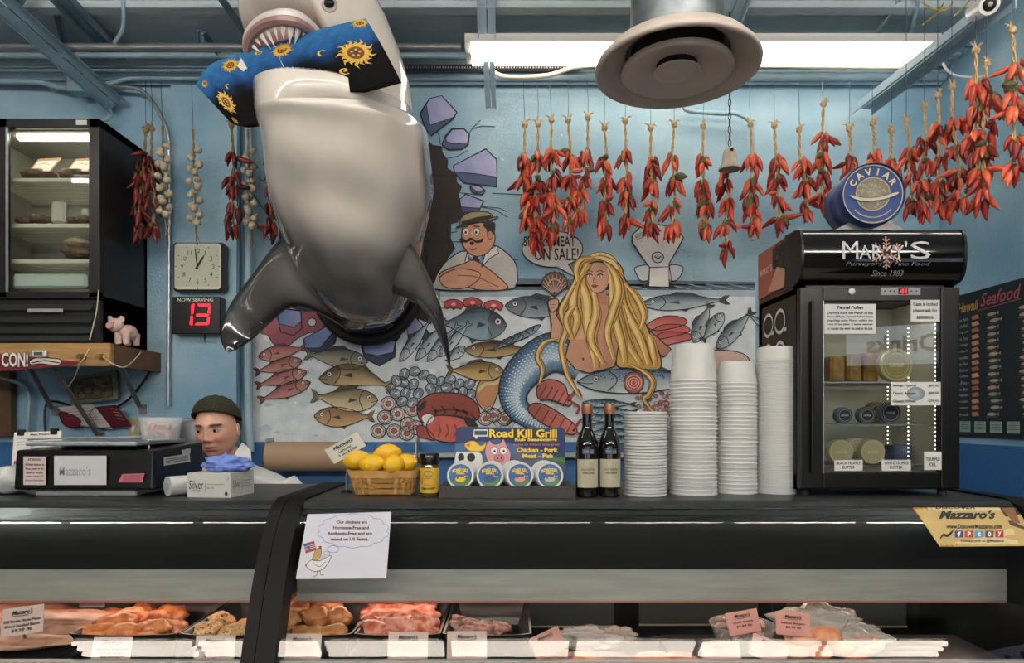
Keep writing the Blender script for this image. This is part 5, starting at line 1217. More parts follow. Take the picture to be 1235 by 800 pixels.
# ceiling hooks and cords for the nearer strings
for i in range(18, 25):
    x, y0, y1, D, dx, lab = RS[i]; p = P(x, y0, D)
    MB().tube([p+Vector((0, 0, .01)), Vector((p.x, p.y, CEIL-.002))], .0016, 5).build('hanging_wire', M_WIRE, RT[i])
for i, (x, y0, y1, D, dx, lab) in enumerate(((176, 158, 300, 3.62, -8, 'dark dried chilli string hanging in front of the tall cooler side, left braid'), (183, 156, 296, 3.60, 2, 'dark dried chilli string beside the leftmost garlic braid'),
        (279, 152, 296, 3.55, 2, 'dark dried chilli string hanging above the now serving display, by the wall pipe'), (328, 150, 294, 3.60, 0, 'dark chilli string half hidden behind the left flank of the shark'))):
    ristra(x, y0, y1, D, lab, 300+i, dark=True, dx=dx, wtop=98, ymat=34, per=6, group='dark dried chilli strings at the left', leafy=0)
# garlic
M_GAR = mat('garlic_skin', '#b9ae98', .6, var=.22, vscale=50)
def gmesh(seed):
    mb = MB(); mb.lathe([(.002, .030), (.004, .022), (.010, .014), (.0195, .004), (.0215, -.005), (.017, -.014), (.007, -.019)], 14)
    mb.v = [(x*(1+.10*cos(6*math.atan2(y, x)+seed)), y*(1+.10*cos(6*math.atan2(y, x)+seed)), z) for x, y, z in mb.v]
    me = bpy.data.meshes.new('garlic_bulb'); me.from_pydata(mb.v, [], mb.f); me.materials.append(M_GAR); me.polygons.foreach_set('use_smooth', [True]*len(me.polygons)); return me
GM = [gmesh(k) for k in range(3)]
for i, (x, y0, y1, D, lab) in enumerate(((196, 152, 275, 3.58, 'pale garlic braid hanging against the tall cooler side'), (233, 156, 285, 3.6, 'garlic braid hanging alone above the wall clock'), (299, 156, 290, 3.6, 'garlic braid hanging just left of the shark'))):
    rr = random.Random(60+i); top = P(x, y0, D); bot = P(x+4, y1, D); t = thing('garlic_braid', lab, 'garlic braid', top)
    braid([top, (top+bot)/2, bot], .006, M_ROPED, t)
    w = P(x-2, 98, min(D+.1, 3.7)); MB().tube([top, w], .0016, 5).build('hanging_wire', M_WIRE, t)
    mbt = MB()
    for k in range(4): mbt.tube([bot+Vector((0, 0, .01)), bot+Vector((rr.uniform(-.02, .03), 0, -.03-rr.random()*.03))], [.004, .001], 5)
    mbt.build('tail', M_ROPED, t); n = 17; L = (top-bot).length
    for k in range(n):
        f = .20+.72*k/n; a = k*2.3; c = (bot-top)*f+Vector((cos(a)*.026, sin(a)*.02-.008, 0))
        inst(GM[k % 3], 'garlic_bulb', t, c, (rr.uniform(-.9, .9), rr.uniform(-1, 1), rr.uniform(0, 6)), rr.uniform(.85, 1.1))
# bell on a chain
t = thing('chain_bell', 'cream bell hanging on a thin dark chain in the chilli row', 'bell', P(880, 180, 3.30)); c = P(880, 178, 3.30); M_BELL = mat('bell_cream', '#b3a794', .5, var=.2, vscale=20, bump=.15, bscale=30)
MB().lathe([(.004, .0), (.018, -.004), (.030, -.018), (.034, -.036), (.036, -.06), (.040, -.085), (.052, -.102), (.054, -.110), (.048, -.113), (.038, -.10), (.004, -.09)], 24, c).build('bell', M_BELL, t, smooth=True)
MB().ball((c.x, c.y-.033, c.z-.022), .009, 10, 8).build('bolt', mat('dark_iron', '#3d3b38', .4, .7), t, smooth=True)
MB().tube([c+Vector((.0, 0, -.05)), c+Vector((.002, 0, -.20))], .024, 12).build('clapper_sleeve', M_BELL, t, smooth=True) if 0 else None
zt_ = CEIL-.002; n = int((zt_-c.z)/.034)
lk = MB(); ring_ = [Vector((.007*cos(a), 0, .012*sin(a))) for a in [2*pi*k/10 for k in range(11)]]; ring_ = [Vector((p.x, 0, p.z*1.7)) for p in ring_]; lk.tube(ring_, .0022, 5, cap=False)
LKM = bpy.data.meshes.new('chain_link'); LKM.from_pydata(lk.v, [], lk.f); LKM.materials.append(MATS['dark_iron'])
for k in range(n+1): inst(LKM, 'chain_link', t, (0, 0, .03+k*.0335), (0, 0, pi/2*(k % 2)), 1)
# ---------------------------------------------------------------- countertop drinks fridge
TOPZ = 1.262
M_FB = mat('fridge_black', '#08090a', .3, var=.1, vscale=4); M_GLOSS = mat('gloss_black', '#0b0b0c', .07, coat=.5)
fx0 = P(965, 0, 2.03).x; fx1 = P(1158, 0, 2.03).x; fz1 = P(0, 275, 2.03).z; fy0 = 2.03; fy1 = 2.37
t = thing('countertop_fridge', 'black countertop fridge with glass door and curved header on the deli case', 'refrigerator', ((fx0+fx1)/2, 2.2, TOPZ))
FZ = TOPZ+.018; hz = P(0, 345, 2.03).z
for x in (fx0+.03, fx1-.03):
    for y in (fy0+.04, fy1-.04): MB().lathe([(.014, 0), (.014, .02)], 12, (x, y, TOPZ)).build('foot', M_BLACKM, t)
m = MB(); m.box((fx0, fy0+.03, FZ), (fx0+.03, fy1, fz1)); m.box((fx1-.03, fy0+.03, FZ), (fx1, fy1, fz1)); m.box((fx0, fy1-.03, FZ), (fx1, fy1, fz1)); m.box((fx0, fy0+.03, FZ), (fx1, fy1, FZ+.045)); m.box((fx0, fy0+.03, hz-.02), (fx1, fy1, fz1))
m.build('cabinet', M_FB, t)
# curved header
pr = [(fy0+.06, hz+.005), (fy0+.012, hz+.012), (fy0-.012, hz+.035), (fy0-.022, (hz+fz1)/2), (fy0-.016, fz1-.03), (fy0+.005, fz1-.004), (fy0+.06, fz1)]
pr = [(p.x, p.y) for p in catmull([(a, b, 0) for a, b in pr], 4)]
MB().prism(pr+[(fy0+.10, fz1), (fy0+.10, hz+.005)], fx0-.004, fx1+.004, 0).build('header', M_GLOSS, t, smooth=30)
for xx in (fx0-.006, fx1-.002): MB().prism([(y-.003, z) for y, z in pr]+[(fy0+.10, fz1+.003), (fy0+.10, hz)], xx, xx+.008, 0).build('header_cap', M_FB, t)
hm = lambda x, y, l=0: (P(x, y, fy0-.022).x, fy0-.0235-l+.010*abs((y-308)/30)**2, P(x, y, fy0-.022).z)
A = Art(hm, .0005, .0004)
A.text('M', 1016, 291, 1035, 313, '#b9bcc0', 1, bold=.0); A.text('ARKY', 1036, 296, 1090, 313, '#b9bcc0', 1); A.text("'", 1091, 291, 1094, 298, '#b9bcc0', 1); A.text('S', 1098, 291, 1122, 313, '#b9bcc0', 1)
c_ = '#a97f74'
for k in range(6):
    a = R(30+60*k); A.line([(1069, 305), (1069+20*cos(a), 305+20*sin(a))], 1.8, c_, 0)
    for r_, q in ((9, 5), (14, 5)):
        bx, by = 1069+r_*cos(a), 305+r_*sin(a)
        for s in (-1, 1): A.line([(bx, by), (bx+q*cos(a+s*.9), by+q*sin(a+s*.9))], 1.5, c_, 0)
A.ell(1069, 305, 6, 7, c_, 0); A.text('M', 1065, 301, 1073, 309, '#1a1210', 3, bold=.03)
A.text('Purveyors of Fine Food', 1020, 316, 1122, 322, '#5d6062', 1, shear=.3); A.text('Since 1983', 1052, 326, 1090, 333, '#6b6e70', 1, shear=.3)
A.build('lettering', M_ART, t)
# door: frame, glass, gasket
dz0 = FZ+.004; dz1 = hz-.004; dx0 = fx0; dx1 = fx1; gx0 = P(993, 0, fy0).x; gx1 = P(1135, 0, fy0).x; gz0 = P(0, 570, fy0).z; gz1 = P(0, 364, fy0).z
m = MB()
for q in ((dx0, dz0, gx0, dz1), (gx1, dz0, dx1, dz1), (gx0, dz0, gx1, gz0), (gx0, gz1, gx1, dz1)): m.box((q[0], fy0, q[1]), (q[2], fy0+.028, q[3]))
d = m.build('door', M_FB, t, bevel=.004)
M_FGL = M_GLASS.copy(); M_FGL.name = 'door_pane'; [setattr(n_.inputs[0], 'default_value', 1.6) for n_ in M_FGL.node_tree.nodes if n_.bl_idname == 'ShaderNodeFresnel']
MB().box((gx0, fy0+.008, gz0), (gx1, fy0+.012, gz1)).build('door_glass', M_FGL, d)
x_ = P(978, 0, fy0).x; m = MB(); m.prism([(x_-.004, gz0+.0), (x_+.004, gz0), (x_+.004, gz1), (x_-.004, gz1)], fy0-.016, fy0-.001, 1); m.build('handle', M_FB, d, bevel=.002)
MB().box((gx0-.002, fy0-.001, gz0-.003), (gx0+.001, fy0+.003, gz1+.003)).build('gasket', M_STEEL, d)
# lock, digital thermostat
c = P(1027, 352, fy0); MB().lathe([(.010, 0), (.010, .004), (.004, .005)], 16, M=Matrix.Translation(c) @ Matrix.Rotation(R(90), 4, 'X')).build('lock', M_STEEL, d, smooth=True)
fm = lambda x, y, l=0: (P(x, y, fy0).x, fy0-.0008-l, P(x, y, fy0).z)
A = Art(fm, 0, .0004); A.rect(1062, 347, 1110, 356, '#888c8e', 0); A.rect(1083, 348, 1095, 355, '#2c0a0a', 1)
for x in (1067, 1073, 1078, 1099, 1105): A.ell(x, 351.5, 1.1, 1.1, '#33383a', 2, n=8)
A.build('thermostat', M_ART, d); A = Art(fm, .0012, .0003); A.text('41', 1085, 349, 1093, 354, '#ff3030', 0, bold=.03); A.build('thermostat_digits', M_LED, d)
# inside: liner, shelves, lights
M_LIN = mat('fridge_liner', '#b9b9ac', .4)
m = MB(); m.box((fx0+.032, fy1-.034, FZ+.046), (fx1-.032, fy1-.031, hz-.022)); m.box((fx0+.031, fy0+.035, FZ+.046), (fx0+.034, fy1-.034, hz-.022)); m.box((fx1-.034, fy0+.035, FZ+.046), (fx1-.031, fy1-.034, hz-.022)); m.box((fx0+.034, fy0+.035, FZ+.046), (fx1-.034, fy1-.034, FZ+.049)); m.build('liner', M_LIN, t)
M_FL = mat('fridge_led_and_fill', '#ffffff', .5, emit='#fff3d8', estr=5)
for x_ in (fx1-.045, fx1-.075, fx1-.10):
    lm_ = MB()
    for k in range(34): lm_.ball((x_, fy0+.05+(fx1-.045-x_)*3, FZ+.07+k*.0135), .0022, 6, 4)
    tag(lm_.build('led_strip', M_FL, t), kind='stuff')
MB().box((fx0+.05, fy0+.06, hz-.030), (fx1-.05, fy0+.10, hz-.024)).build('lamp', M_FL, t)  # added fill lamp under the header, brightens the fridge interior
SHZ = [P(0, 461, 2.10).z, P(0, 512, 2.10).z, P(0, 561, 2.10).z]
for z in SHZ:
    m = MB(); m.box((fx0+.035, fy0+.05, z-.004), (fx1-.05, fy0+.056, z)); m.box((fx0+.035, fy1-.05, z-.004), (fx1-.05, fy1-.045, z))
    for k in range(16): x = fx0+.04+k*.026; m.tube([(x, fy0+.05, z-.001), (x, fy1-.045, z-.001)], .0018, 5)
    m.build('wire_shelf', M_STEEL, t)
# jars, tins and tubs in the fridge
def tin(px, py, rpx, D, z, label, lidc, facec, tilt=0, grp=None, h=.03):
    r = rpx/800*D; x = P(px, 0, D).x; t = thing('food_tin', label, 'tin', (x, D, z), group=grp)
    Mx = Matrix.Translation((x, D, z+r+.001)) @ Matrix.Rotation(R(90-tilt), 4, 'X')
    MB().lathe([(r*.92, -h/2), (r, -h/2+.003), (r, h/2-.004), (r*.95, h/2)], 28, M=Mx).build('lid', mat('lid_'+lidc, '#'+lidc, .3, .3), t, smooth=30)
    f = lambda u, v, l=0: Mx @ Vector((u*r, -v*r, h/2+.0008+l)); A = Art(f, 0, .0004); A.ell(0, 0, .84, .84, '#'+facec, 0, n=24); A.ring(0, 0, .7, .05, '#c9b88a', 1); A.text('CAVIAR', -.45, -.12, .45, .12, '#e0d9c0', 1, bold=.02); A.build('printed_face', M_ART, t)
for px, lab in ((1016, 'left small blue caviar tin on the middle fridge shelf'), (1043, 'second small blue caviar tin on the middle fridge shelf'), (1071, 'large dark blue caviar tin at the right of the middle fridge shelf')):
    tin(px, 0, 13 if px > 1060 else 10, 2.12, SHZ[1]+.001, lab, '6f7a86', '22304d')
for px, D, lab in ((1012, 2.10, 'left cream truffle tub on the bottom fridge shelf'), (1050, 2.10, 'front cream truffle tub on the bottom fridge shelf'), (1032, 2.20, 'cream tub standing behind the two truffle tubs')):
    tin(px, 0, 15, D, SHZ[2]+.001, lab, 'cfc9ae', 'b7b08c')
tin(1056, 0, 13, 2.25, SHZ[1]+.001, 'brassy tin in shadow at the back of the middle fridge shelf', '8f7c45', '4b4632')
x = P(1085, 0, 2.2).x; single(MB().box((x-.03, 2.18, SHZ[2]+.001), (x+.03, 2.24, SHZ[2]+.06), b=.003).build('food_carton', mat('blue_carton', '#4a5a78', .5, var=.5, vscale=30)), 'small blue carton on the bottom fridge shelf', 'carton')
M_PKT = mat('amber_packet', '#8b6a35', .35, var=.5, vscale=30)
for i, px in enumerate((1006, 1026, 1046)):
    x = P(px, 0, 2.2).x; single(MB().box((x-.024, 2.17, SHZ[0]+.001), (x+.024, 2.24, SHZ[0]+.09+.005*i), b=.008).build('food_packet', M_PKT), ['amber packet at the left of the top fridge shelf', 'amber packet in the middle of the top fridge shelf', 'amber packet next to the leaning yellow tub'][i], 'food packet')
tin(1078, 0, 20, 2.13, SHZ[0]+.001, 'large yellow lidded tub standing on the top fridge shelf', 'c6b987', 'a3955c', tilt=0)
# notices taped to the door glass
def notice(x0, y0, x1, y1, lines, label, D=fy0, mp=None, col='#c9cbca', tc='#1c1c1c', parent=None, nm='notice', bold=.02, cat='notice', extra=None):
    f = mp or (lambda x, y, l=0: (P(x, y, D).x, D-.0012-l, P(x, y, D).z))
    A = Art(f, .0003, .0004); A.rect(x0, y0, x1, y1, col, 0, out='#9a9c9b', ow=.4)
    for (tx, u0, v0, u1, v1, b) in lines: A.text(tx, x0+(x1-x0)*u0, y0+(y1-y0)*v0, x0+(x1-x0)*u1, y0+(y1-y0)*v1, tc, 2, bold=b)
    if extra: extra(A)
    o = A.build(nm, M_ART, parent)
    if parent is None: single(o, label, cat)
    return o
notice(994, 367, 1056, 403, [('Fennel Pollen', .25, .06, .75, .17, .04), ('Derived from the Flavor of the', .06, .25, .94, .34, .02), ('Fennel Plant, Fennel Pollen has a', .06, .38, .94, .47, .02), ('beguiling anise Flavor unlike the', .06, .51, .94, .60, .02), ('root of the plant. It tastes warmer', .06, .64, .94, .73, .02), ('or rounder than either the seeds or the bulb.', .06, .77, .94, .86, .02)], 'fennel pollen notice on the upper left of the fridge door glass')
notice(1098, 362, 1133, 388, [('Case is locked', .08, .1, .92, .28, .02), ('please ask for', .08, .40, .92, .6, .02), ('assistance.', .2, .70, .8, .88, .02)], 'notice asking for assistance on the upper right of the fridge door glass')
notice(1074, 461, 1134, 489, [('Beluga Hybrid', .04, .1, .5, .22, .02), ('$99.95', .75, .1, .96, .22, .02), ('Classic Russian', .04, .42, .5, .54, .02), ('$89.95', .75, .42, .96, .54, .02), ('Classic White', .04, .76, .5, .88, .02), ('$79.95', .75, .76, .96, .88, .02)], 'caviar price list across the middle of the fridge door glass', extra=lambda A: A.ell(1104, 475, 11, 8, '#6d7a86', 1, cc='#a7aeb3'))
notice(1006, 555, 1040, 568, [('BLACK TRUFFLE', .08, .15, .92, .42, .02), ('BUTTER', .28, .55, .72, .82, .02)], 'black truffle butter shelf tag at the foot of the fridge door')
notice(1063, 555, 1098, 568, [('WHITE TRUFFLE', .08, .15, .92, .42, .02), ('BUTTER', .28, .55, .72, .82, .02)], 'white truffle butter shelf tag at the foot of the fridge door')
notice(1114, 545, 1135, 567, [('TRUFFLE', .1, .3, .9, .5, .02), ('OIL', .3, .6, .7, .8, .02)], 'small shelf tag in the lower right corner of the fridge door')
# printed side panel
sx = fx0-.0015
def sm(u, v, l=0): return (sx-l, fy1-(fy1-fy0-.03)*u, fz1-(fz1-FZ)*v)
A = Art(sm, .0002, .0005); A.rect(0, 0, 1, .20, '#7b4233', 0); A.poly([(0, .0), (.55, .0), (.35, .2), (0, .2)], '#98584a', 1); rr = random.Random(9)
for i in range(60): a = rr.random(); b = rr.random(); A.ell(.45+.42*a, .02+.13*b*(1-abs(a-.5)), .035, .014, '#141213', 2+i*.04, n=10, cc='#3a3636')
A.poly([(.30, .19), (.55, .10), (.80, .13), (.72, .2)], '#b98a76', 5); A.text("MARKY'S", .08, .075, .42, .105, '#d5b9ac', 6, bold=.01); A.text('PREMIUM IMPORTED CAVIAR', .05, .205, .95, .225, '#8a6a5c', 3)
for x, y in ((.30, .33), (.62, .33), (.30, .46), (.62, .46)):
    A.ring(x, y, .13, .014, '#c9cbc9', 2, ry=.045); A.rect(x+.10, y+.03, x+.17, y+.045, '#c9cbc9', 2)
A.build('side_print', M_ART, t)
# caviar tin sign on top
c = P(1055, 237, 2.03)
t2 = thing('caviar_tin', 'large blue round CAVIAR display tin on top of the countertop fridge', 'display tin', (c.x, 2.1, fz1))
z0 = fz1; rad = .095; cz = z0+.012+rad
Mx = Matrix.Translation((c.x, 2.05, cz)) @ Matrix.Rotation(R(-4), 4, 'Z') @ Matrix.Rotation(R(90), 4, 'X')
MB().lathe([(rad*.97, -.13), (rad, -.125), (rad, -.085), (rad*1.015, -.08), (rad*1.015, -.072), (rad, -.067), (rad, -.03), (rad*1.02, -.025), (rad*1.02, .012), (rad*.985, .018), (rad*.97, .010)], 44, M=Mx).build('tin', mat('tin_blue', '#24427c', .3, .2), t2, smooth=30)
f = lambda u, v, l=0: Mx @ Vector((u*rad, -v*rad, .0105+l))
A = Art(f, 0, .0006); A.ell(0, 0, .985, .985, '#1f3f7c', 0, n=36); A.ring(0, 0, .93, .03, '#c7b27a', 1, n=40); A.ring(0, 0, .53, .03, '#b7a26a', 2, n=36); A.ell(0, 0, .52, .52, '#6d6a5c', 1, n=30, cc='#8f8b78')
for i in range(60): r_ = .5*sqrt(rr.random()); a = rr.random()*6.28; A.ell(r_*cos(a), r_*sin(a), .028, .028, '#9b967f', 2, n=6)
for i, ch in enumerate('CAVIAR'):
    a = R(-150+i*24); A.text(ch, .72*cos(a)-.12, .72*sin(a)-.11, .72*cos(a)+.12, .72*sin(a)+.11, '#cdbb80', 3, bold=.03, rot=math.degrees(a)+90, keep=True)
A.poly([(-.72, .02), (-.3, .12), (.2, .10), (.72, -.04), (.76, .04), (.3, .20), (-.3, .24), (-.66, .12)], '#b9b7a6', 5, True, out='#4a4a44', ow=.02); A.ring(0, .02, .74, .03, '#b7a26a', 2, a0=40, a1=140)
A.build('printed_face', M_ART, t2)
m = MB(); m.prism([(c.x-.11, z0+.001), (c.x+.12, z0+.001), (c.x+.08, z0+.028), (c.x-.06, z0+.028)], 2.07, 2.16, 1); m.build('stand', mat('clear_plastic', '#9aa2a6', .2, trans=.5), t2)
# ---------------------------------------------------------------- menu board on the right wall
WX = 2.45
def rm(x, y, l=0):          # photo pixel -> right wall plane
    D = WX/((x-617.5)/800); return (WX-.012-l, D, 1.5+(505-y)/800*D)
t = thing('menu_board', 'black chalk style seafood menu board on the right blue wall', 'menu board', (WX, 3.3, 1.4))
xa = 1157; Dn = WX/((1300-617.5)/800); Df_ = WX/((xa-617.5)/800); zt = 1.5+(505-357)/800*Df_; zb = 1.5+(505-527)/800*Df_
MB().box((WX-.012, Dn, zb), (WX-.001, Df_, zt), b=.002).build('board', mat('board_black', '#121212', .5), t)
f = lambda u, v, l=0: (WX-.0125-l, Df_+(Dn-Df_)*u, zt+(zb-zt)*v); A = Art(f, 0, .0004)
def wv(n_, rr): return n_
A.text('Hawaii', -.12 if 0 else .01, .06, .22, .13, '#b5873a', 1, bold=.02, shear=.3); A.text('Seafood', .24, .03, .60, .12, '#b0505a', 1, shear=.3, bold=.01); A.line([(.22, .14), (.6, .125)], .006, '#8a5a60', 1)
names = ['Blue Marlin', 'Mahi Mahi', 'Opah', 'Ahi Tuna', 'Onaga', 'Opakapaka', 'Swordfish', 'Mako Shark', 'Wahoo', 'Monchong', 'Uku', 'Sea Bass', 'Hapupu', 'Grouper', 'Snapper', 'Barracuda']
rr = random.Random(4)
for i in range(16):
    y = .17+i*.044; A.text(names[i], .01, y, .12, y+.022, '#b8b4a8', 1)
    A.poly([(.15, y), (.21, y-.006), (.23, y+.02), (.16, y+.026)], mixc('#a8563c', '#c99a72', rr.random()), 1)
    for q in range(2):
        cx = .36+.28*q+rr.uniform(-.02, .02); cl = mixc('#8b8578', '#b08a6a', rr.random()); A.ell(cx, y+.012, .045, .012, cl, 1, n=12, cc=mixc(cl, '#e0ddd0', .4)); A.poly([(cx+.04, y+.012), (cx+.065, y), (cx+.065, y+.024)], cl, 1)
        A.text('fresh catch', cx-.05, y+.026, cx+.05, y+.033, '#7d7d72', 1)
    A.poly([(.78, y), (.86, y-.004), (.88, y+.02), (.79, y+.026)], mixc('#a8563c', '#c99a72', rr.random()), 1)
for i in range(6): A.rect(.03+i*.15, .89, .14+i*.15, .965, '#8fa398', 1); [A.line([(.045+i*.15, .90+k*.014), (.125+i*.15, .90+k*.014)], .004, '#3a453f', 2) for k in range(4)]
A.build('printed_menu', M_ART, t)
# cold drinks cooler on the customer side: seen only as a reflection in the glass
t = thing('drinks_cooler', 'tall cooler with a lit Cold Drinks header behind the viewer', 'refrigerator', (3.1, -.9, 0))
ang = R(-58); Mc = Matrix.Translation((3.05, -.75, 0)) @ Matrix.Rotation(R(205), 4, 'Z')
MB().box((-.55, .0, 0), (.55, .6, 1.9), M=Mc).build('cabinet', M_BLACKM, t)
hp_ = [(-.05+.09*(1-cos(k*.5)), 1.92+.30*k/6) for k in range(7)]
MB().prism([(.0, 1.9), (-.05, 1.93), (-.07, 2.03), (-.05, 2.15), (.0, 2.19)], -.55, .55, 0, M=Mc).build('header', mat('lit_header', '#dfe6f5', .4, emit='#cfdcf8', estr=1.1), t)
f = lambda u, v, l=0: Mc @ Vector((-.5+1.0*(u), -.074-l, 2.16-.22*v)); A = Art(f, 0, .001); A.text('Cold Drinks', .08, .2, .92, .8, '#3e4e7c', 0, bold=.03); A.build('lettering', M_ART, t)
# ---------------------------------------------------------------- things on the deli case top
TZ = TOPZ+.0005
M_MILK = mat('milky_plastic', '#dadcda', .28, trans=.22, ior=1.3); M_MILK2 = mat('white_plastic', '#c9cccc', .35)
def stackof(x, D, n, pitch, mb, m, name, label, cat, group, parts=None, jit=.0006):
    me = bpy.data.meshes.new(name); me.from_pydata(mb.v, [], mb.f); me.materials.append(m); bm = bmesh.new(); bm.from_mesh(me); bmesh.ops.recalc_face_normals(bm, faces=bm.faces); bm.to_mesh(me); bm.free()
    me.polygons.foreach_set('use_smooth', [True]*len(me.polygons)); me.set_sharp_from_angle(angle=R(40)); rr = random.Random(int(x)); X = P(x, 0, D).x
    for k in range(n):
        o = bpy.data.objects.new(name, me); COL.objects.link(o); o.location = (X+rr.uniform(-jit, jit), D+rr.uniform(-jit, jit), TZ+k*pitch); o.rotation_euler = (0, 0, rr.random()*6)
        tag(o, ('topmost ' if k == n-1 and n > 1 else '')+label, cat, group)
def cupmb(r, rt, h): return MB().lathe([(r*.93, .0), (r, .0), (r, .0042), (r*.965, .0052), (r*.955, .010), (rt*1.06, h*.84), (rt*1.05, h*.86), (rt, h*.975), (rt*.9, h), (.001, h)], 28, cap=False)
stackof(778, 2.06, 27, .0096, MB().lathe([(.060, .0), (.0655, .001), (.0665, .004), (.0665, .0072), (.0645, .0085), (.058, .0088), (.057, .0055), (.001, .005)], 28, cap=False), M_MILK2, 'plastic_bowl', 'flat white plastic bowl in the short stack beside the bottles', 'bowl', 'short stack of white bowls')
stackof(836, 2.10, 29, .0126, cupmb(.0745, .060, .118), M_MILK, 'deli_cup', 'clear tall deli cup in the highest upturned stack', 'cup', 'highest stack of upturned cups')
stackof(887, 2.14, 27, .0133, cupmb(.0685, .052, .074), M_MILK, 'deli_cup', 'clear deli cup in the middle upturned stack', 'cup', 'middle stack of upturned cups')
stackof(936, 2.13, 61, .0070, cupmb(.0625, .056, .046), M_MILK, 'shallow_tub', 'clear shallow tub in the dense stack next to the fridge', 'tub', 'dense stack of shallow tubs by the fridge')
stackof(806, 2.28, 22, .0096, MB().lathe([(.060, .0), (.0655, .001), (.0665, .004), (.0665, .0072), (.0645, .0085), (.058, .0088), (.057, .0055), (.001, .005)], 28, cap=False), M_MILK2, 'plastic_bowl', 'white bowl in the rear stack half hidden between short and tall stacks', 'bowl', 'rear stack of white bowls')
# olive oil bottles
M_BG = mat('dark_bottle_glass', '#0c0d09', .08, coat=.6); M_CAP = mat('copper_foil', '#9c6b4c', .35, .5)
def bottle(px, D, label):
    x = P(px, 0, D).x; t = thing('oil_bottle', label, 'bottle', (x, D, TZ), group=None)
    MB().lathe([(.030, 0), (.034, .003), (.0345, .012), (.0345, .150), (.032, .168), (.024, .190), (.0165, .205), (.0150, .215), (.0148, .262), (.001, .262)], 28, (x, D, TZ)).build('glass', M_BG, t, smooth=True)
    MB().lathe([(.0168, 0), (.0172, .002), (.0172, .026), (.0165, .029), (.001, .029)], 24, (x, D, TZ+.252)).build('cap', M_CAP, t, smooth=True)
    def cm(u, v, l=0): a = R(-90+u*62); return (x+(.0349+l)*cos(a), D+(.0349+l)*sin(a), TZ+.030+.085*(1-v))
    A = Art(cm, .0002, .0003); 
    for i in range(12): u0, u1 = -1+i/6, -1+(i+1)/6; A.rect(u0, 0, u1, 1, '#a9a48f', 0)
    A.ell(0, .18, .45, .13, '#8e9379', 1, n=14); A.text('OLIO EXTRA', -.6, .32, .6, .40, '#35352c', 1, bold=.02); A.text('VERGINE', -.5, .44, .5, .52, '#35352c', 1, bold=.03)
    A.poly([(-.9, .95), (-.8, .62), (-.2, .72), (.4, .58), (.9, .66), (.9, .95)], '#7d8a68', 1); A.line([(-.9, .6), (.9, .6)], .02, '#6d6a55', 2); A.build('label', M_ART, t)
    def cn(u, v, l=0): a = R(-90+u*60); return (x+(.0345+l)*cos(a), D+(.0345+l)*sin(a), TZ+.128+.02*(1-v))
    A = Art(cn, .0003, .0003)
    for i in range(8): A.rect(-.5+i/8, .1, -.5+(i+1)/8, .85, '#3f4a5e', 0)
    A.text('500 ml', -.4, .3, .4, .7, '#aeb4bd', 1); A.build('seal', M_ART, t)
bottle(708, 2.02, 'left dark olive oil bottle with cream label beside the seasoning display'); bottle(735, 2.03, 'right dark olive oil bottle with cream label beside the white lids')
# seasoning display
DX = 2.10
def dm(x, y, l=0): q = P(x, y, 2.10); return (q.x, 2.10+(q.z-TZ)*.10-l, q.z)
t = thing('seasoning_display', 'colourful Road Kill Grill rub seasonings display stand between spice jar and bottles', 'display stand', (P(612, 0, 2.1).x, 2.1, TZ))
x0, x1 = P(531, 0, 2.02).x, P(691, 0, 2.02).x
MB().prism([(1.985, TZ), (2.005, TZ+.032), (2.16, TZ+.034), (2.16, TZ)], x0, x1, 0).build('tray', mat('tray_black', '#232321', .4), t, bevel=.002)
pa = [dm(*q) for q in ((549, 516), (683, 516), (684, 592), (548, 592))]
bm_ = MB(); A = Art(dm, .0015, .0004)
outl = [(549, 518), (556, 515), (600, 516), (678, 516), (682, 519), (682, 590), (549, 590)]
n_ = len(outl); bm_.add([dm(*q) for q in outl]+[tuple(Vector(dm(*q))+Vector((0, .006, 0))) for q in outl], [tuple(range(n_)), tuple(range(n_, 2*n_))]+[(i, (i+1) % n_, n_+(i+1) % n_, n_+i) for i in range(n_)])
bm_.build('header_card', M_PAPER, t)
A.poly(outl, '#1d2f5c', 0); A.poly([(549, 536), (600, 530), (682, 556), (682, 590), (549, 590)], '#3d5f8c', 1); A.poly([(549, 550), (600, 560), (640, 556), (682, 552), (682, 590), (549, 590)], '#3d7f3a', 2)
A.poly([(600, 545), (682, 558), (682, 590), (590, 590)], '#4e5468', 3)
A.poly([(571, 518), (588, 518), (589, 530), (569, 530)], '#c9cdd0', 4, out='#222222', ow=.6); A.rect(572, 520, 587, 525, '#35455c', 5); A.poly([(569, 527), (592, 527), (590, 533), (569, 532)], '#23365f', 5); A.ell(574, 528, 1.5, 1.5, '#e8e2b0', 6)
A.poly([(560, 536), (570, 532), (580, 538), (586, 534), (582, 544), (566, 544)], '#d8b632', 5, True, out='#7a5d12', ow=.6); A.ell(572, 535, 2.2, 2.2, '#e0c040', 7); A.poly([(561, 537), (567, 535), (566, 540)], '#c56a28', 7)
A.poly([(549, 548), (556, 545), (578, 546), (582, 556), (578, 572), (562, 578), (549, 574)], '#cfd0cc', 6, True, out='#1a1a1a', ow=.6)
for e in ((556, 552, 4, 5), (568, 552, 5, 5), (562, 566, 4, 4)): A.ell(*e, '#17181a', 8)
A.poly([(586, 538), (590, 532), (595, 536), (603, 535), (607, 530), (611, 538), (616, 548), (612, 562), (600, 566), (590, 560), (585, 548)], '#c78c92', 9, True, out='#5a2c34', ow=.7)
for x, y in ((596, 544), (607, 544)): A.ell(x, y, 4.4, 4.8, '#dcdcd8', 11, out='#333333', ow=.5); A.ell(x+.5, y+.5, 1.3, 1.5, '#111111', 13)
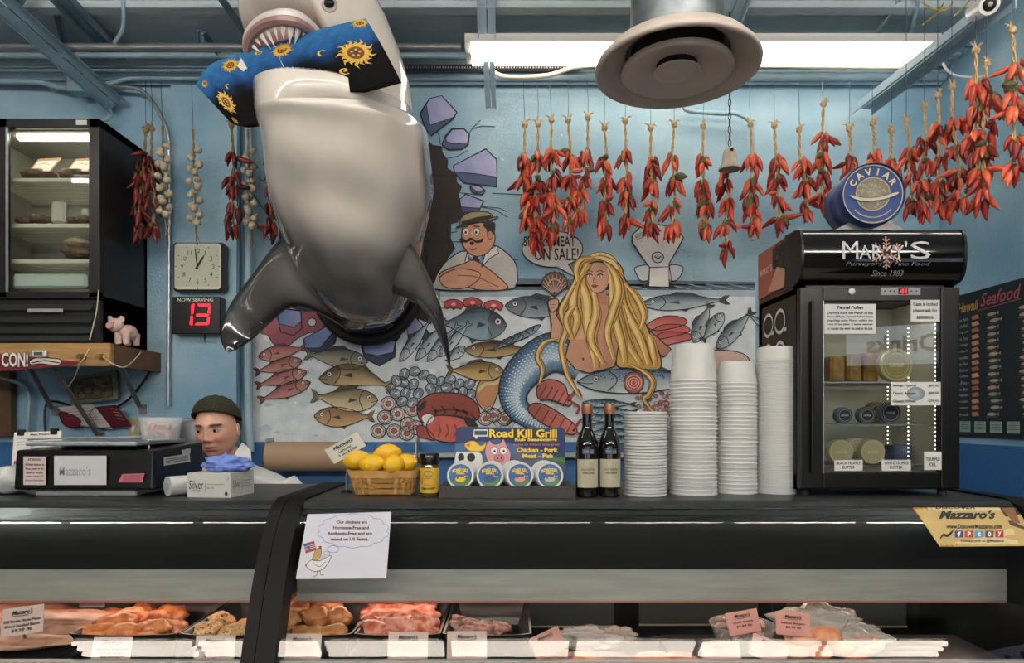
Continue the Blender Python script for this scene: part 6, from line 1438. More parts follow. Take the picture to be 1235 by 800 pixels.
A.ell(602, 553, 6, 4, '#b8757e', 12, out='#5a2c34', ow=.5); A.ell(600, 553, 1, 1.3, '#4a1f28', 14); A.ell(604.5, 553, 1, 1.3, '#4a1f28', 14)
YL = '#e0bf35'
A.text('Road Kill Grill', 590.4, 518.4, 672.8, 528.6, '#12130f', 14, bold=.07); A.text('Road Kill Grill', 590, 518, 672, 528, YL, 16, bold=.035)
A.text('Rub Seasonings', 621, 528.5, 672, 533.5, YL, 16, bold=.04); A.text('makes all critters taste great', 619, 535, 675, 538.5, '#b06a6e', 16, bold=.02); A.text('Chicken - Pork', 623, 540, 673, 546, YL, 16, bold=.04); A.text('Meat - Fish', 630, 547.5, 667, 553, YL, 16, bold=.04)
A.build('header_print', M_ART, t)
M_TINW = mat('tin_white', '#c3c5c5', .35)
faces = ['#d8b632', '#2c4b86', '#c78c92', '#a6a9ac']
def rub_tin(px, py, D, k, j):
    rad = 16.2/800*2.05; c = P(px, py, D)
    lab = 'front seasoning tin '+['at the far left of the display, with a yellow chicken', 'second from left in the display', 'third from left in the display, with a pink pig', 'rightmost of the display, with a grey fish'][k] if j == 0 else ['', 'second', 'third', 'rearmost'][j]+' white rimmed seasoning tin counting back from the '+['leftmost', 'second', 'third', 'rightmost'][k]+' front tin'
    Mx = Matrix.Translation(c) @ Matrix.Rotation(R(78), 4, 'X')
    o = MB().lathe([(rad*.93, -.009), (rad, -.007), (rad, .005), (rad*.96, .007), (rad*.9, .006), (.001, .006)], 28, M=Mx).build('tin', M_TINW, None, smooth=30)
    o.name = 'seasoning_tin'; tag(o, lab, 'tin', 'seasoning tins behind the front row' if j else None)
    if j == 0:
        f = lambda u, v, l=0: Mx @ Vector((u*rad, -v*rad, .0066+l)); A = Art(f, 0, .0004); A.ell(0, 0, .84, .84, '#2d5a8f', 0, n=24); A.ell(.1, .42, .6, .32, '#4a7d44', 1, n=16)
        A.text('ROAD KILL', -.6, -.55, .6, -.30, YL, 3, bold=.05, fn=lambda u, w: (u, w+.35*u*u)); A.text('GRILL', -.32, -.30, .32, -.08, YL, 3, bold=.05); A.ell(.0, .28, .42, .22, faces[k], 2, n=14, out='#222222', ow=.03); A.ell(-.2, .2, .06, .06, '#111111', 4, n=8); A.text('Rub', .3, .0, .6, .14, '#dddddd', 3)
        A.build('tin_print', M_ART, o)
for k, px in enumerate((555.5, 591, 627, 663)):
    for j in range(4 if k != 1 else 3): rub_tin(px+j*(3.0 if k > 1 else 1.5)*(1 if k < 2 else -1)*.8, 574-j*.9, 2.03+j*.0165, k, j)
# lemons in a splint basket
bx0, bx1 = P(420, 0, 2.05).x, P(505, 0, 2.05).x; bc = (bx0+bx1)/2; hwb = (bx1-bx0)/2
t = thing('lemon_basket', 'small woven splint basket holding lemons on the case top', 'basket', (bc, 2.09, TZ))
M_SPL = mat('wood_splint', '#a3793f', .55, var=.3, vscale=30, stretch=(1, 1, 6)); M_SPL2 = mat('pale_splint', '#b98f52', .5, var=.25, vscale=30)
def bpt(f, z, o=0): # rounded rectangle loop
    a = 2*pi*f; w = hwb*(.80+.20*z/.075)+o; d = .062*(.82+.18*z/.075)+o; ca, sa = cos(a), sin(a); e = .45
    return Vector((bc+math.copysign(abs(ca)**e, ca)*w, 2.09+math.copysign(abs(sa)**e, sa)*d, TZ+z))
NS = 44
for r_ in range(3):
    z0, z1 = .006+r_*.017, .006+r_*.017+.0145; mb = MB(); vs = []; fs = []
    for i in range(NS*2):
        o_ = .0022*(1 if (i//2+r_) % 2 else -1); 
        for z in (z0, z1):
            for k in (0, .0015): vs.append(bpt(i/(NS*2), z, o_+k))
    n = NS*2
    for i in range(n):
        a = 4*i; b = 4*((i+1) % n); fs += [(a+1, b+1, b+3, a+3), (a, a+2, b+2, b), (a+2, a+3, b+3, b+2), (a, b, b+1, a+1)]
    mb.add(vs, fs); mb.build('woven_splint', M_SPL, t, smooth=False)
mb = MB(); vs = []; fs = []
for i in range(64):
    for z, o_ in ((.055, .0), (.055, .005), (.078, .006), (.078, .0)): vs.append(bpt(i/64, z, o_))
for i in range(64):
    a = 4*i; b = 4*((i+1) % 64); fs += [(a+k, b+k, b+(k+1) % 4, a+(k+1) % 4) for k in range(4)]
mb.add(vs, fs); mb.build('rim', M_SPL2, t, smooth=30)
for i in range(22):
    f = i/22; a = bpt(f-.006, .004); b = bpt(f+.006, .004); c = bpt(f+.006, .06); d = bpt(f-.006, .06); n = Vector((a.x-bc, a.y-2.09, 0)).normalized()*.0012
    MB().add([a, b, c, d, a+n, b+n, c+n, d+n], [(0, 1, 2, 3), (4, 5, 6, 7), (0, 1, 5, 4), (2, 3, 7, 6), (1, 2, 6, 5), (3, 0, 4, 7)]).build('upright_splint', M_SPL2, t)
MB().box((bc-hwb*.78, 2.045, TZ+.002), (bc+hwb*.78, 2.135, TZ+.006)).build('bottom', M_SPL, t)
M_LEM = mat('lemon_peel', '#d8ab22', .38, var=.12, vscale=8, bump=.15, bscale=140)
for i, (px, py, D, a, lab) in enumerate(((431, 555, 2.09, 20, 'lemon at the left end of the basket'), (449, 560, 2.055, -10, 'lemon low at the front left of the basket'), (467, 547, 2.09, 5, 'topmost lemon with a dark spot on the heap'), (475, 561, 2.05, 70, 'lemon with its end towards the viewer at the front right'),
        (489, 559, 2.09, -30, 'lemon at the right end of the basket'), (458, 563, 2.12, 15, 'lemon at the back of the basket'), (444, 572, 2.10, 0, 'hidden lower lemon inside the basket'), (478, 574, 2.10, 40, 'lower lemon under the right ones in the basket'))):
    c = P(px, py, D); Mx = Matrix.Translation(c) @ Matrix.Rotation(R(a), 4, 'Z') @ Matrix.Rotation(R(-8), 4, 'Y')
    single(MB().ball((0, 0, 0), (.041, .031, .030), 18, 12, M=Mx, f=lambda d: 1+.13*max(0, abs(d.x)-.86)/.14).build('lemon', M_LEM, smooth=True), lab, 'lemon', 'lemons in the basket')
# lemon price card
c = P(416, 541, 2.12)
pc = [P(391, 543, 2.12), P(431, 521, 2.12), P(441, 538, 2.10), P(403, 560, 2.10)]
t = thing('price_card', 'grey white price card for lemons clipped at the left of the basket', 'price card', P(410, 598, 2.12))
mb = MB(); nn_ = Vector((0, .004, 0)); mb.add(pc+[q+nn_ for q in pc], [(0, 1, 2, 3), (4, 5, 6, 7), (0, 1, 5, 4), (1, 2, 6, 5), (2, 3, 7, 6), (3, 0, 4, 7)]); mb.build('card', mat('card_grey', '#b3b3a8', .4), t)
A = Art(quadmap(*pc), .0006, .0003)
def script(A, x0, y0, x1, y1, col='#15151a', lay=1):        # hand lettered shop name
    A.text("Mazzaro's", x0, y0, x1, y1, col, lay, bold=.03, shear=.35); A.line([(x0+.02*(x1-x0), y1+.18*(y1-y0)), ((x0+x1)/2, y1+.32*(y1-y0)), (x1, y1+.1*(y1-y0))], (y1-y0)*.10, col, lay)
script(A, .2, .12, .8, .32); A.text('Lemons', .28, .48, .66, .62, '#1b1b1b', 1, bold=.03); A.text('2 for $1.00', .22, .70, .78, .85, '#1b1b1b', 1, bold=.03); A.build('print', M_ART, t)
MB().tube([pc[2]+Vector((-.03, .004, .0)), P(420, 560, 2.12), P(418, 575, 2.14), P(418, 597.5, 2.14)], .004, 8).build('stalk', M_STEEL, t, smooth=True)
MB().lathe([(.018, 0), (.018, .004), (.006, .008)], 16, P(418, 0, 2.14)*0+Vector((P(418, 0, 2.14).x, 2.14, TZ))).build('foot', M_BLACKM, t)
# spice jar
x = P(518, 0, 2.03).x; t = thing('spice_jar', 'yellow labelled spice jar with black lid between basket and display', 'jar', (x, 2.03, TZ))
MB().lathe([(.026, 0), (.0285, .003), (.0285, .095), (.026, .100), (.001, .100)], 28, (x, 2.03, TZ)).build('glass', mat('spice', '#4f3c20', .12, coat=.5, var=.3, vscale=60), t, smooth=True)
MB().lathe([(.0295, .098), (.0300, .100), (.0300, .128), (.028, .131), (.001, .131)], 28, (x, 2.03, TZ)).build('lid', M_BLACK, t, smooth=True)
def cm(u, v, l=0): a = R(-90+u*95); return (x+(.0288+l)*cos(a), 2.03+(.0288+l)*sin(a), TZ+.012+.075*(1-v))
A = Art(cm, .0002, .0003)
for i in range(16): A.rect(-1+i/8, 0, -1+(i+1)/8, 1, '#c8a32a', 0)
A.ell(0, .22, .30, .14, '#6c6a3a', 1, cc='#a9a77a'); A.ell(.0, .55, .5, .18, '#a86b34', 1, cc='#d0a05a'); A.text('Everglades', -.5, .74, .5, .90, '#23331c', 2, bold=.03, shear=.3) if 0 else A.text('Seasoning', -.5, .74, .5, .90, '#23331c', 2, bold=.03, shear=.3)
A.poly([(-.6, .3), (-.35, .25), (-.4, .65), (-.6, .6)], '#3f6b34', 1); A.build('label', M_ART, t)
# scale / label printer at left
sx0, sx1 = P(22, 0, 2.02).x, P(188, 0, 2.02).x
t = thing('deli_scale', 'wide black deli scale with steel pan and notices at the left', 'scale', ((sx0+sx1)/2, 2.15, TZ))
MB().box((sx0+.05, 2.02, TZ), (sx1-.06, 2.34, TZ+.022), b=.004).build('base', mat('scale_grey', '#8a8e90', .4, .4), t)
z0 = TZ+.022; z1 = P(0, 543, 2.02).z; bkx = P(232, 0, 2.32).x
mb = MB(); mb.add([(sx0, 2.0, z0), (sx1, 2.0, z0), (sx1, 2.33, z0), (sx0+.01, 2.33, z0), (sx0, 2.01, z1), (sx1, 2.01, z1), (sx1, 2.33, z1+.012), (sx0+.01, 2.33, z1+.012)], [(3, 2, 1, 0), (4, 5, 6, 7), (0, 1, 5, 4), (1, 2, 6, 5), (2, 3, 7, 6), (3, 0, 4, 7)])
mb.build('housing', M_BLACK, t, bevel=.006)
MB().box((sx0+.02, 2.02, z1+.012), (sx1-.06, 2.33, z1+.024), b=.003).build('pan', M_STEEL, t)
rail_ = [P(38, 543, 2.1), P(38, 532, 2.1), P(44, 530, 2.1), P(176, 527, 2.1), P(179, 530, 2.1), P(180, 542, 2.1)]
MB().tube(catmull(rail_, 4), .003, 8).build('pan_rail', M_STEEL, t, smooth=True)
fm2 = lambda x, y, l=0: (P(x, y, 2.0).x, 1.998-l-.0, P(x, y, 2.0).z)
notice(29, 551, 56, 585, [('ATTENTION', .2, .06, .8, .15, .03), ('All fresh Seafood &', .08, .24, .92, .32, .03), ('Meat need to be', .1, .38, .9, .46, .03), ('used or frozen', .12, .52, .88, .60, .03), ('within 3 days (72', .1, .66, .9, .74, .03), ('hours) of purchase.', .08, .80, .92, .88, .03)], '', mp=fm2, parent=t, col='#bfb4b4', tc='#5a1f24', nm='attention_notice')
notice(66, 550, 129, 585, [("Mazzaro's", .1, .35, .7, .68, .01)], '', mp=fm2, parent=t, col='#b9bcc0', tc='#8f939a', nm='white_notice')
A = Art(fm2, .0004, .0004); A.poly([(148, 572), (175, 571), (172, 582), (143, 582)], '#b4626f', 0)
for k in range(4): A.line([(149, 574+k*2), (171, 573.8+k*2)], .7, '#5b2530', 1)
A.build('pink_notice', M_ART, t)
f = lambda x, y, l=0: (sx1+.0012+l, sx1/((x-617.5)/800), 1.5+(505-y)/800*(sx1/((x-617.5)/800))); A = Art(f, .0004, .0004); A.poly([(197, 552), (228, 547), (229, 557), (197, 562)], '#a9abab', 0); A.poly([(218, 543), (229, 541), (229, 547), (219, 549)], '#a9abab', 0)
for k in range(3): A.line([(199, 554.5+k*2.2), (226, 550+k*2.2)], .9, '#3a3a3a', 1)
A.build('barcode_label', M_ART, t)
# tub of prawns on the scale
x, D = P(190, 0, 2.12).x, 2.14; zz = z1+.0255; t = thing('prawn_tub', 'clear plastic tub of pink peeled prawns on the scale', 'tub', (x, D, zz))
M_CLR = mat('clear_plastic_tub', '#dfe3e3', .1, alpha=.28)
MB().lathe([(.052, .0), (.053, .001), (.064, .068), (.068, .070), (.068, .074), (.062, .073), (.051, .004), (.001, .004)], 28, (x, D, zz), cap=False).build('tub', M_CLR, t, smooth=True)
M_PRN = mat('prawn_pink', '#c99690', .4, var=.25, vscale=50, sub=.1)
for k in range(16):
    rr = random.Random(k+50); a = k*2.4; r_ = .034*sqrt((k % 8+.5)/8); c = Vector((x+r_*cos(a), D+r_*sin(a), zz+.018+.022*(k//8)+.004*rr.random())); ax = rr.random()*6
    pts = [c+Vector((cos(ax)*.017*cos(q), sin(ax)*.017*cos(q), .013*sin(q)-.004)) for q in [R(a_) for a_ in range(-20, 201, 36)]]
    o = MB().tube(pts, [.004, .007, .008, .008, .007, .005, .003], 7).build('prawn', M_PRN, t, smooth=True)
# clipboard behind scale and plastic bag
cb = [P(17, 522, 2.36), P(74, 520, 2.36), P(73, 560, 2.34), P(14, 562, 2.34)]
t = thing('clipboard_chart', 'paper chart on clips standing behind the left end of the scale', 'chart', P(45, 590, 2.36))
mb = MB(); mb.add(cb+[q+Vector((0, .004, 0)) for q in cb], [(0, 1, 2, 3), (4, 5, 6, 7), (0, 1, 5, 4), (1, 2, 6, 5), (2, 3, 7, 6), (3, 0, 4, 7)]); mb.build('sheet', M_PAPER, t); A = Art(quadmap(*cb), .0008, .0004)
A.text('Meat Pricing', .35, .05, .75, .13, '#333333', 1, bold=.03)
for k in range(8): A.line([(.08, .2+k*.09), (.9, .2+k*.09)], .012, '#8b8b88', 1)
A.rect(.05, .86, .4, .97, '#a3342e', 2); A.build('print', M_ART, t)
for q in (cb[0]*.85+cb[1]*.15, cb[0]*.15+cb[1]*.85): MB().box((q.x-.012, q.y-.006, q.z-.012), (q.x+.012, q.y+.01, q.z+.010), b=.002).build('clip', M_BLACKM, t)
MB().box((cb[2].x-.15, 2.335, TZ), (cb[2].x, 2.365, TZ+.01)).build('foot', M_BLACKM, t); MB().box((cb[3].x+.02, 2.345, TZ), (cb[3].x+.03, 2.355, cb[3].z+.02)).build('post', M_BLACKM, t); MB().box((cb[2].x-.03, 2.345, TZ), (cb[2].x-.02, 2.355, cb[3].z+.02)).build('post', M_BLACKM, t)
M_BAG = mat('white_film', '#b9bdbd', .25, var=.12, vscale=30, bump=.5, bscale=30)
c = P(-2, 580, 2.05); single(MB().ball((c.x, 2.10, TZ+.044), (.075, .06, .044), 24, 16, f=lambda d: 1+.22*noise.noise(d*3.2)).build('plastic_bag', M_BAG, smooth=True), 'crumpled white plastic bag at the left end of the counter', 'bag')
# roll of plastic, glove box, gloves
a, b = P(202, 585, 2.02), P(236, 584, 2.10)
t = thing('bag_roll', 'roll of clear white plastic bags beside the glove box', 'roll', Vector((a.x, a.y, TZ)))
d = (b-a).normalized(); MB().tube([Vector((a.x, a.y, TZ+.031)), Vector((b.x+.02, b.y, TZ+.031))], [.0300, .0300], 20).build('roll', M_BAG, t, smooth=True); MB().tube([Vector((a.x, a.y, TZ+.031))-d*.002, Vector((a.x, a.y, TZ+.031))+d*.01], .012, 14).build('core', mat('core_dark', '#8d8f8e', .5), t, smooth=True)
q0, q1, q2 = P(226, 0, 2.0), P(279, 0, 1.99), P(306, 0, 2.12)
t = thing('glove_box', 'white carton of disposable gloves lettered Silver', 'box', Vector(((q0.x+q2.x)/2, 2.06, TZ)))
X0, X1 = Vector((q0.x, 2.0, 0)), Vector((q1.x, 1.985, 0)); dep = Vector((q2.x-q1.x, .135, 0)); hh = P(0, 571, 1.99).z-TZ
base = [X0, X1, X1+dep, X0+dep]; mb = MB(); mb.add([(p.x, p.y, TZ) for p in base]+[(p.x, p.y, TZ+hh) for p in base], [(3, 2, 1, 0), (4, 5, 6, 7), (0, 1, 5, 4), (1, 2, 6, 5), (2, 3, 7, 6), (3, 0, 4, 7)])
mb.build('carton', mat('carton_white', '#b9b9b6', .5), t)
zt, zb = Vector((0, 0, TZ+hh)), Vector((0, 0, TZ)); A = Art(quadmap(X0+zt, X1+zt, X1+zb, X0+zb), .0006, .0004)
A.text('Silver', .04, .30, .38, .66, '#262a2e', 1, bold=.0, shear=.1); A.text('SERIES', .1, .70, .30, .77, '#444444', 1); A.line([(.42, .3), (.42, .8)], .008, '#444444', 1); A.text('nitrile disposable', .46, .42, .84, .5, '#33373a', 1); A.text('gloves', .46, .56, .62, .66, '#33373a', 1); A.ell(.90, .84, .035, .08, '#222222', 1); A.ring(.92, .2, .03, .01, '#444444', 1, ry=.07); A.build('front_print', M_ART, t)
A = Art(quadmap(X1+zt, X1+dep+zt, X1+dep+zb, X1+zb), .0006, .0004); A.text('Silver', .08, .3, .42, .62, '#55595c', 1); A.line([(.48, .3), (.48, .75)], .01, '#666666', 1)
for k in range(3): A.line([(.54, .38+k*.12), (.9, .38+k*.12)], .03, '#888888', 1)
A.build('side_print', M_ART, t)
M_GLV = mat('blue_glove', '#6c86cf', .45, sub=.1)
def crumple(c, r, m, label, name, cat, seed, amp=.38, fr=2.6, uv=(48, 32)):
    off = Vector((seed, seed*2, 0))
    def f(d): return .86+amp*(noise.noise(d*fr+off)+.5*abs(noise.noise(d*fr*2.3+off))+.22*noise.noise(d*fr*5+off))
    return single(MB().ball(c, r, uv[0], uv[1], f=f).build(name, m, None, smooth='all'), label, cat)
c = P(268, 566, 2.05); crumple((c.x+.012, 2.06, TZ+hh+.022), (.072, .05, .030), M_GLV, 'crumpled pale blue nitrile gloves spilling from the top of the white carton', 'disposable_gloves', 'gloves', 3)
# ---------------------------------------------------------------- shop assistant behind the case
HD_ = 2.62; hc = P(262, 519, HD_); HS_ = 1.0
t = thing('person', 'woman in white coat and dark crocheted cap looking down behind the scale', 'person', (hc.x+.06, 2.74, 0))
M_SKIN = mat('skin', '#ffffff', .5, attr=True, sub=.08, var=.04, vscale=40); M_SKINB = mat('skin_plain', '#c99b86', .5, sub=.08)
Mh = Matrix.Translation(hc) @ Matrix.Rotation(R(1), 4, 'Z') @ Matrix.Rotation(R(7), 4, 'X') @ Matrix.Rotation(R(-3), 4, 'Y')
def g(x, z, cx, cz, sx, sz): return math.exp(-((x-cx)/sx)**2-((z-cz)/sz)**2)
def face(d):
    x, y, z = d.x*.077, d.y*.097, d.z*.122
    jaw = 1-.30*max(0, min(1, (-z-.03)/.09))**1.3; x *= jaw
    if y > 0 and z < -.05: y *= 1-.5*min(1, (-z-.05)/.07)
    if y < 0:
        k = min(1, -d.y*1.6)
        dy = 0
        dy -= .007*g(x, z, 0, .035, .05, .02)                                   # brow
        for s in (-1, 1):
            dy += .012*g(x, z, s*.031, .012, .019, .013)                        # sockets
            dy -= .006*g(x, z, s*.031, .010, .012, .007)                        # lids
            dy -= .004*g(x, z, s*.032, .030, .020, .006)
            dy -= .007*g(x, z, s*.040, -.026, .022, .022)                       # cheeks
            dy += .004*g(x, z, s*.030, -.050, .008, .02)                        # folds
            dy -= .010*g(x, z, s*.0125, -.027, .0075, .007)                     # nostril wings
            dy += .003*g(x, z, s*.052, -.052, .02, .02)
        dy -= .012*g(x, z, 0, .004, .009, .022)+.021*g(x, z, 0, -.022, .0105, .013)  # nose
        dy -= .008*g(x, z, 0, -.060, .026, .014)                                # mouth mound
        dy -= .0055*g(x, z, 0, -.0525, .019, .0045)+.0065*g(x, z, 0, -.0655, .017, .005)
        dy += .006*g(x, z, 0, -.0592, .022, .0022)                              # mouth line
        dy += .004*g(x, z, 0, -.078, .018, .005)
        dy -= .010*g(x, z, 0, -.098, .022, .014)                                # chin
        dy += .0025*g(x, z, 0, -.040, .004, .006)
        y += dy*k
    return Vector((x, y, z))
U, V = 150, 120; vs = []; cols = []
def fcol(x, y, z):
    c = (.80, .62, .54)
    if y < 0:
        c = mixc(c, (.70, .42, .38), min(.5, .5*(g(x, z, .04, -.026, .025, .02)+g(x, z, -.04, -.026, .025, .02)+.8*g(x, z, 0, -.024, .014, .012))))
        c = mixc(c, (.55, .27, .26), min(1, 1.1*max(g(x, z, 0, -.053, .021, .0046), g(x, z, 0, -.0655, .019, .0052))))
        c = mixc(c, (.25, .10, .10), min(1, 1.1*g(x, z, 0, -.0592, .021, .0018)))
        for s in (-1, 1):
            ax = abs(x-s*.033)
            c = mixc(c, (.17, .12, .10), min(1, 1.15*math.exp(-(max(0, ax-.013)/.005)**2)*math.exp(-((z-.0315+.10*abs(x-s*.028))/.0034)**2)))
            c = mixc(c, (.48, .32, .28), .55*g(x, z, s*.031, .004, .016, .010)); c = mixc(c, (.42, .26, .22), .5*g(x, z, s*.031, .021, .016, .004))
            c = mixc(c, (.25, .12, .10), g(x, z, s*.007, -.0335, .0035, .0022))
    if y > .0 and z > -.03: c = mixc(c, (.12, .09, .08), min(1, y/.015))
    return c
for j in range(V+1):
    th = pi*j/V
    for i in range(U):
        ph = 2*pi*i/U; p = face(Vector((sin(th)*cos(ph), sin(th)*sin(ph), cos(th)))); vs.append(Mh @ p); cols.append(lin(fcol(p.x, p.y, p.z)))
fs = [(j*U+i, (j+1)*U+i, (j+1)*U+(i+1) % U, j*U+(i+1) % U) for j in range(V) for i in range(U)]
hm_ = MB(); hm_.add(vs, fs); ho = hm_.build('head', M_SKIN, t, smooth='all'); ca = ho.data.color_attributes.new('Col', 'FLOAT_COLOR', 'POINT'); buf = []
for q in cols: buf += [*q, 1]
ca.data.foreach_set('color', buf)
for s in (-1, 1):       # eyes, ears
    e = Vector((s*.031, -.0800, .010)); ey = MB().ball((0, 0, 0), .0105, 16, 12, M=Mh @ Matrix.Translation(e)).build('eye', mat('eye_white', '#cfc8c0', .2), ho, smooth=True)
    MB().lathe([(.0055, 0), (.0001, .0012)], 14, M=Mh @ Matrix.Translation(e+Vector((-.0025, -.0100, -.002))) @ Matrix.Rotation(R(90), 4, 'X'), cap=False).build('iris', mat('iris_dark', '#1f140f', .1), ey, smooth=True)
    lid = MB(); lid.grid(lambda u, v: Mh @ (e+Vector((0, 0, .0006))+.0118*Vector((sin(R(-70+140*u))*cos(R(12+60*v)), -cos(R(-70+140*u))*cos(R(12+60*v)), sin(R(12+60*v))))), 12, 6); lid.build('eyelid', mat('eyelid_skin', '#8f6352', .5), ho, smooth='all')
    lash = MB(); lash.tube([Mh @ (e+.0121*Vector((sin(R(a)), -cos(R(a)), .20-.08*abs(a)/60))) for a in range(-60, 61, 15)], .0009, 5); lash.build('eyelash', M_BLACKM, ho)
    MB().ball((0, 0, 0), (.008, .016, .028), 14, 10, M=Mh @ Matrix.Translation((s*.077, .012, -.004)) @ Matrix.Rotation(R(s*14), 4, 'Z'), f=lambda d: 1-.25*g(d.y, d.z, -.2, .1, .5, .5)*(1 if d.x*s > 0 else 0)).build('ear', M_SKINB, ho, smooth=True)
# cap
M_CAPM = mat('crochet_wool', '#2e2c20', .9, bump=1, bscale=120, var=.4, vscale=70)
mb = MB()
def cap(u, v):
    a = 2*pi*u; th = v*pi*.5; tilt = .30
    r = 1.0+.018*sin(u*2*pi*36)*sin(v*40)
    p = Vector((sin(th)*cos(a)*.0855*r, sin(th)*sin(a)*.105*r, cos(th)*.083*r)); q = Matrix.Rotation(R(-22), 3, 'X') @ p
    return Mh @ (q+Vector((0, .010, .050)))
mb.grid(cap, 144, 40, closed_u=True); mb.build('crochet_cap', M_CAPM, t, smooth='all')
rim = [cap(i/40, 1.0) for i in range(41)]; MB().tube(rim, .0055, 8, cap=False).build('cap_band', M_CAPM, t, smooth=True)
# crochet knots: raised loops on a lattice
kn = MB()
for j in range(3, 15):
    for i in range(44):
        p = cap((i+(j % 2)*.5)/44, j/15); kn.ball(p, .0034, 5, 4)
tag(kn.build('crochet_loops', mat('crochet_light', '#3d3a2a', .9), t, smooth=True), kind='stuff')
hr = MB()
for s in (-1, 1): hr.ball((0, 0, 0), (.016, .034, .034), 14, 10, M=Mh @ Matrix.Translation((s*.066, .030, .012)))
hr.ball((0, 0, 0), (.066, .034, .06), 18, 12, M=Mh @ Matrix.Translation((0, .066, -.005))); hr.build('hair', mat('dark_hair', '#1a1512', .6, var=.3, vscale=60), t, smooth=True)
# body by skin modifier
def skinned(name, joints, edges, m, parent, sub=2, roots=(0,)):
    me = bpy.data.meshes.new(name); me.from_pydata([j[0] for j in joints], edges, []); o = bpy.data.objects.new(name, me); COL.objects.link(o); attach(o, parent); me.materials.append(m)
    sk = o.modifiers.new('skin', 'SKIN'); sk.use_smooth_shade = True
    if not me.skin_vertices: 
        bm = bmesh.new(); bm.from_mesh(me); bm.verts.layers.skin.verify(); bm.to_mesh(me); bm.free()
    for i, j in enumerate(joints):
        r_ = j[1]; me.skin_vertices[0].data[i].radius = r_ if isinstance(r_, tuple) else (r_, r_); me.skin_vertices[0].data[i].use_root = i in roots
    ss = o.modifiers.new('sub', 'SUBSURF'); ss.levels = sub; ss.render_levels = sub; return o
bx = hc.x+.055; by = 2.72; nz = hc.z
def remeshed(mb, name, m, vs_=.011):
    o = mb.build(name, m, t, smooth='all'); r = o.modifiers.new('remesh', 'REMESH'); r.mode = 'VOXEL'; r.voxel_size = vs_; r.use_smooth_shade = True
    sm_ = o.modifiers.new('smooth', 'SMOOTH'); sm_.iterations = 4; return o
def loft(mb, rings, seg=32):
    n = len(rings); vs = []
    for (x, y, z, w, d) in rings:
        for k in range(seg): a = 2*pi*k/seg; vs.append((x+w*cos(a), y+d*sin(a), z))
    fs = [(i*seg+k, i*seg+(k+1) % seg, (i+1)*seg+(k+1) % seg, (i+1)*seg+k) for i in range(n-1) for k in range(seg)]+[tuple(range(seg))[::-1], tuple((n-1)*seg+k for k in range(seg))]
    return mb.add(vs, fs)
mb = MB(); loft(mb, [(bx, by, .84, .15, .11), (bx, by, .98, .155, .115), (bx, by, 1.1, .14, .10), (bx, by, nz-.27, .155, .10), (bx, by-.01, nz-.22, .14, .085), (bx-.015, by-.02, nz-.19, .075, .06), (bx-.03, by-.035, nz-.155, .052, .054), (hc.x+.006, 2.662, nz-.06, .05, .052)])
for s in (-1, 1):
    mb.tube([(bx+s*.12, by, nz-.25), (bx+s*.18, by, nz-.27), (bx+s*.235, by-.05, nz-.44), (bx+s*.15, by-.09, nz-.66)], [.045, .045, .040, .027], 16)
    mb.tube([(bx+s*.085, by, .92), (bx+s*.10, by-.01, .48), (bx+s*.10, by+.03, .08)], [.085, .056, .04], 16)
remeshed(mb, 'body', M_SKINB)
CO = mat('coat_cotton', '#c9cbcd', .8, bump=.25, bscale=14, var=.04, vscale=10)
mb = MB(); ST = catmull([(.78, .205, .15), (1.0, .19, .14), (1.18, .20, .14), (nz-.27, .215, .125), (nz-.225, .205, .115), (nz-.19, .165, .10), (nz-.165, .105, .085), (nz-.148, .066, .070), (nz-.135, .058, .062)], 4)
def coat(u, v):
    q = ST[min(len(ST)-1, int(round(v*(len(ST)-1))))]; a = 2*pi*u; k = max(0, min(1, (q.x-(nz-.22))/.08))
    return Vector((bx-.02*k+q.y*cos(a), by-.03*k+q.z*sin(a)*(1+.03*sin(a*5+q.x*14)), q.x+.012*cos(a)*k))
mb.grid(coat, 48, len(ST), closed_u=True)
for s in (-1, 1):
    mb.tube(catmull([(bx+s*.165, by, nz-.235), (bx+s*.215, by-.01, nz-.30), (bx+s*.24, by-.05, nz-.44), (bx+s*.20, by-.07, nz-.55), (bx+s*.15, by-.085, nz-.635)], 4), [.070]*3+[.074]*4+[.066]*4+[.060]*4+[.05]*2, 20)
co_ = mb.build('coat', CO, t, smooth='all')
# collar flaps
def flap(pts, name='collar'):
    mb = MB(); vs = [Vector(p) for p in pts]; n = len(vs); off = Vector((0, .006, -.003)); mb.add(vs+[v+off for v in vs], [tuple(range(n)), tuple(range(n, 2*n))]+[(i, (i+1) % n, n+(i+1) % n, n+i) for i in range(n)]); return mb.build(name, CO, t, bevel=.002)
flap([P(292, 533, 2.66), P(302, 543, 2.60), P(303, 556, 2.55), P(290, 566, 2.51), P(280, 558, 2.52), P(284, 545, 2.59)]); flap([P(240, 553, 2.60), P(250, 562, 2.55), P(247, 573, 2.52), P(236, 572, 2.54), P(232, 560, 2.60)])
mb = MB(); loft(mb, [(bx, by, .78, .165, .125), (bx, by, .90, .17, .13), (bx, by, 1.0, .16, .12)])
for s in (-1, 1): mb.tube([(bx+s*.085, by, .88), (bx+s*.10, by-.01, .48), (bx+s*.10, by+.03, .10)], [.095, .076, .065], 18)
remeshed(mb, 'trousers', mat('dark_trousers', '#22252c', .8), .014)
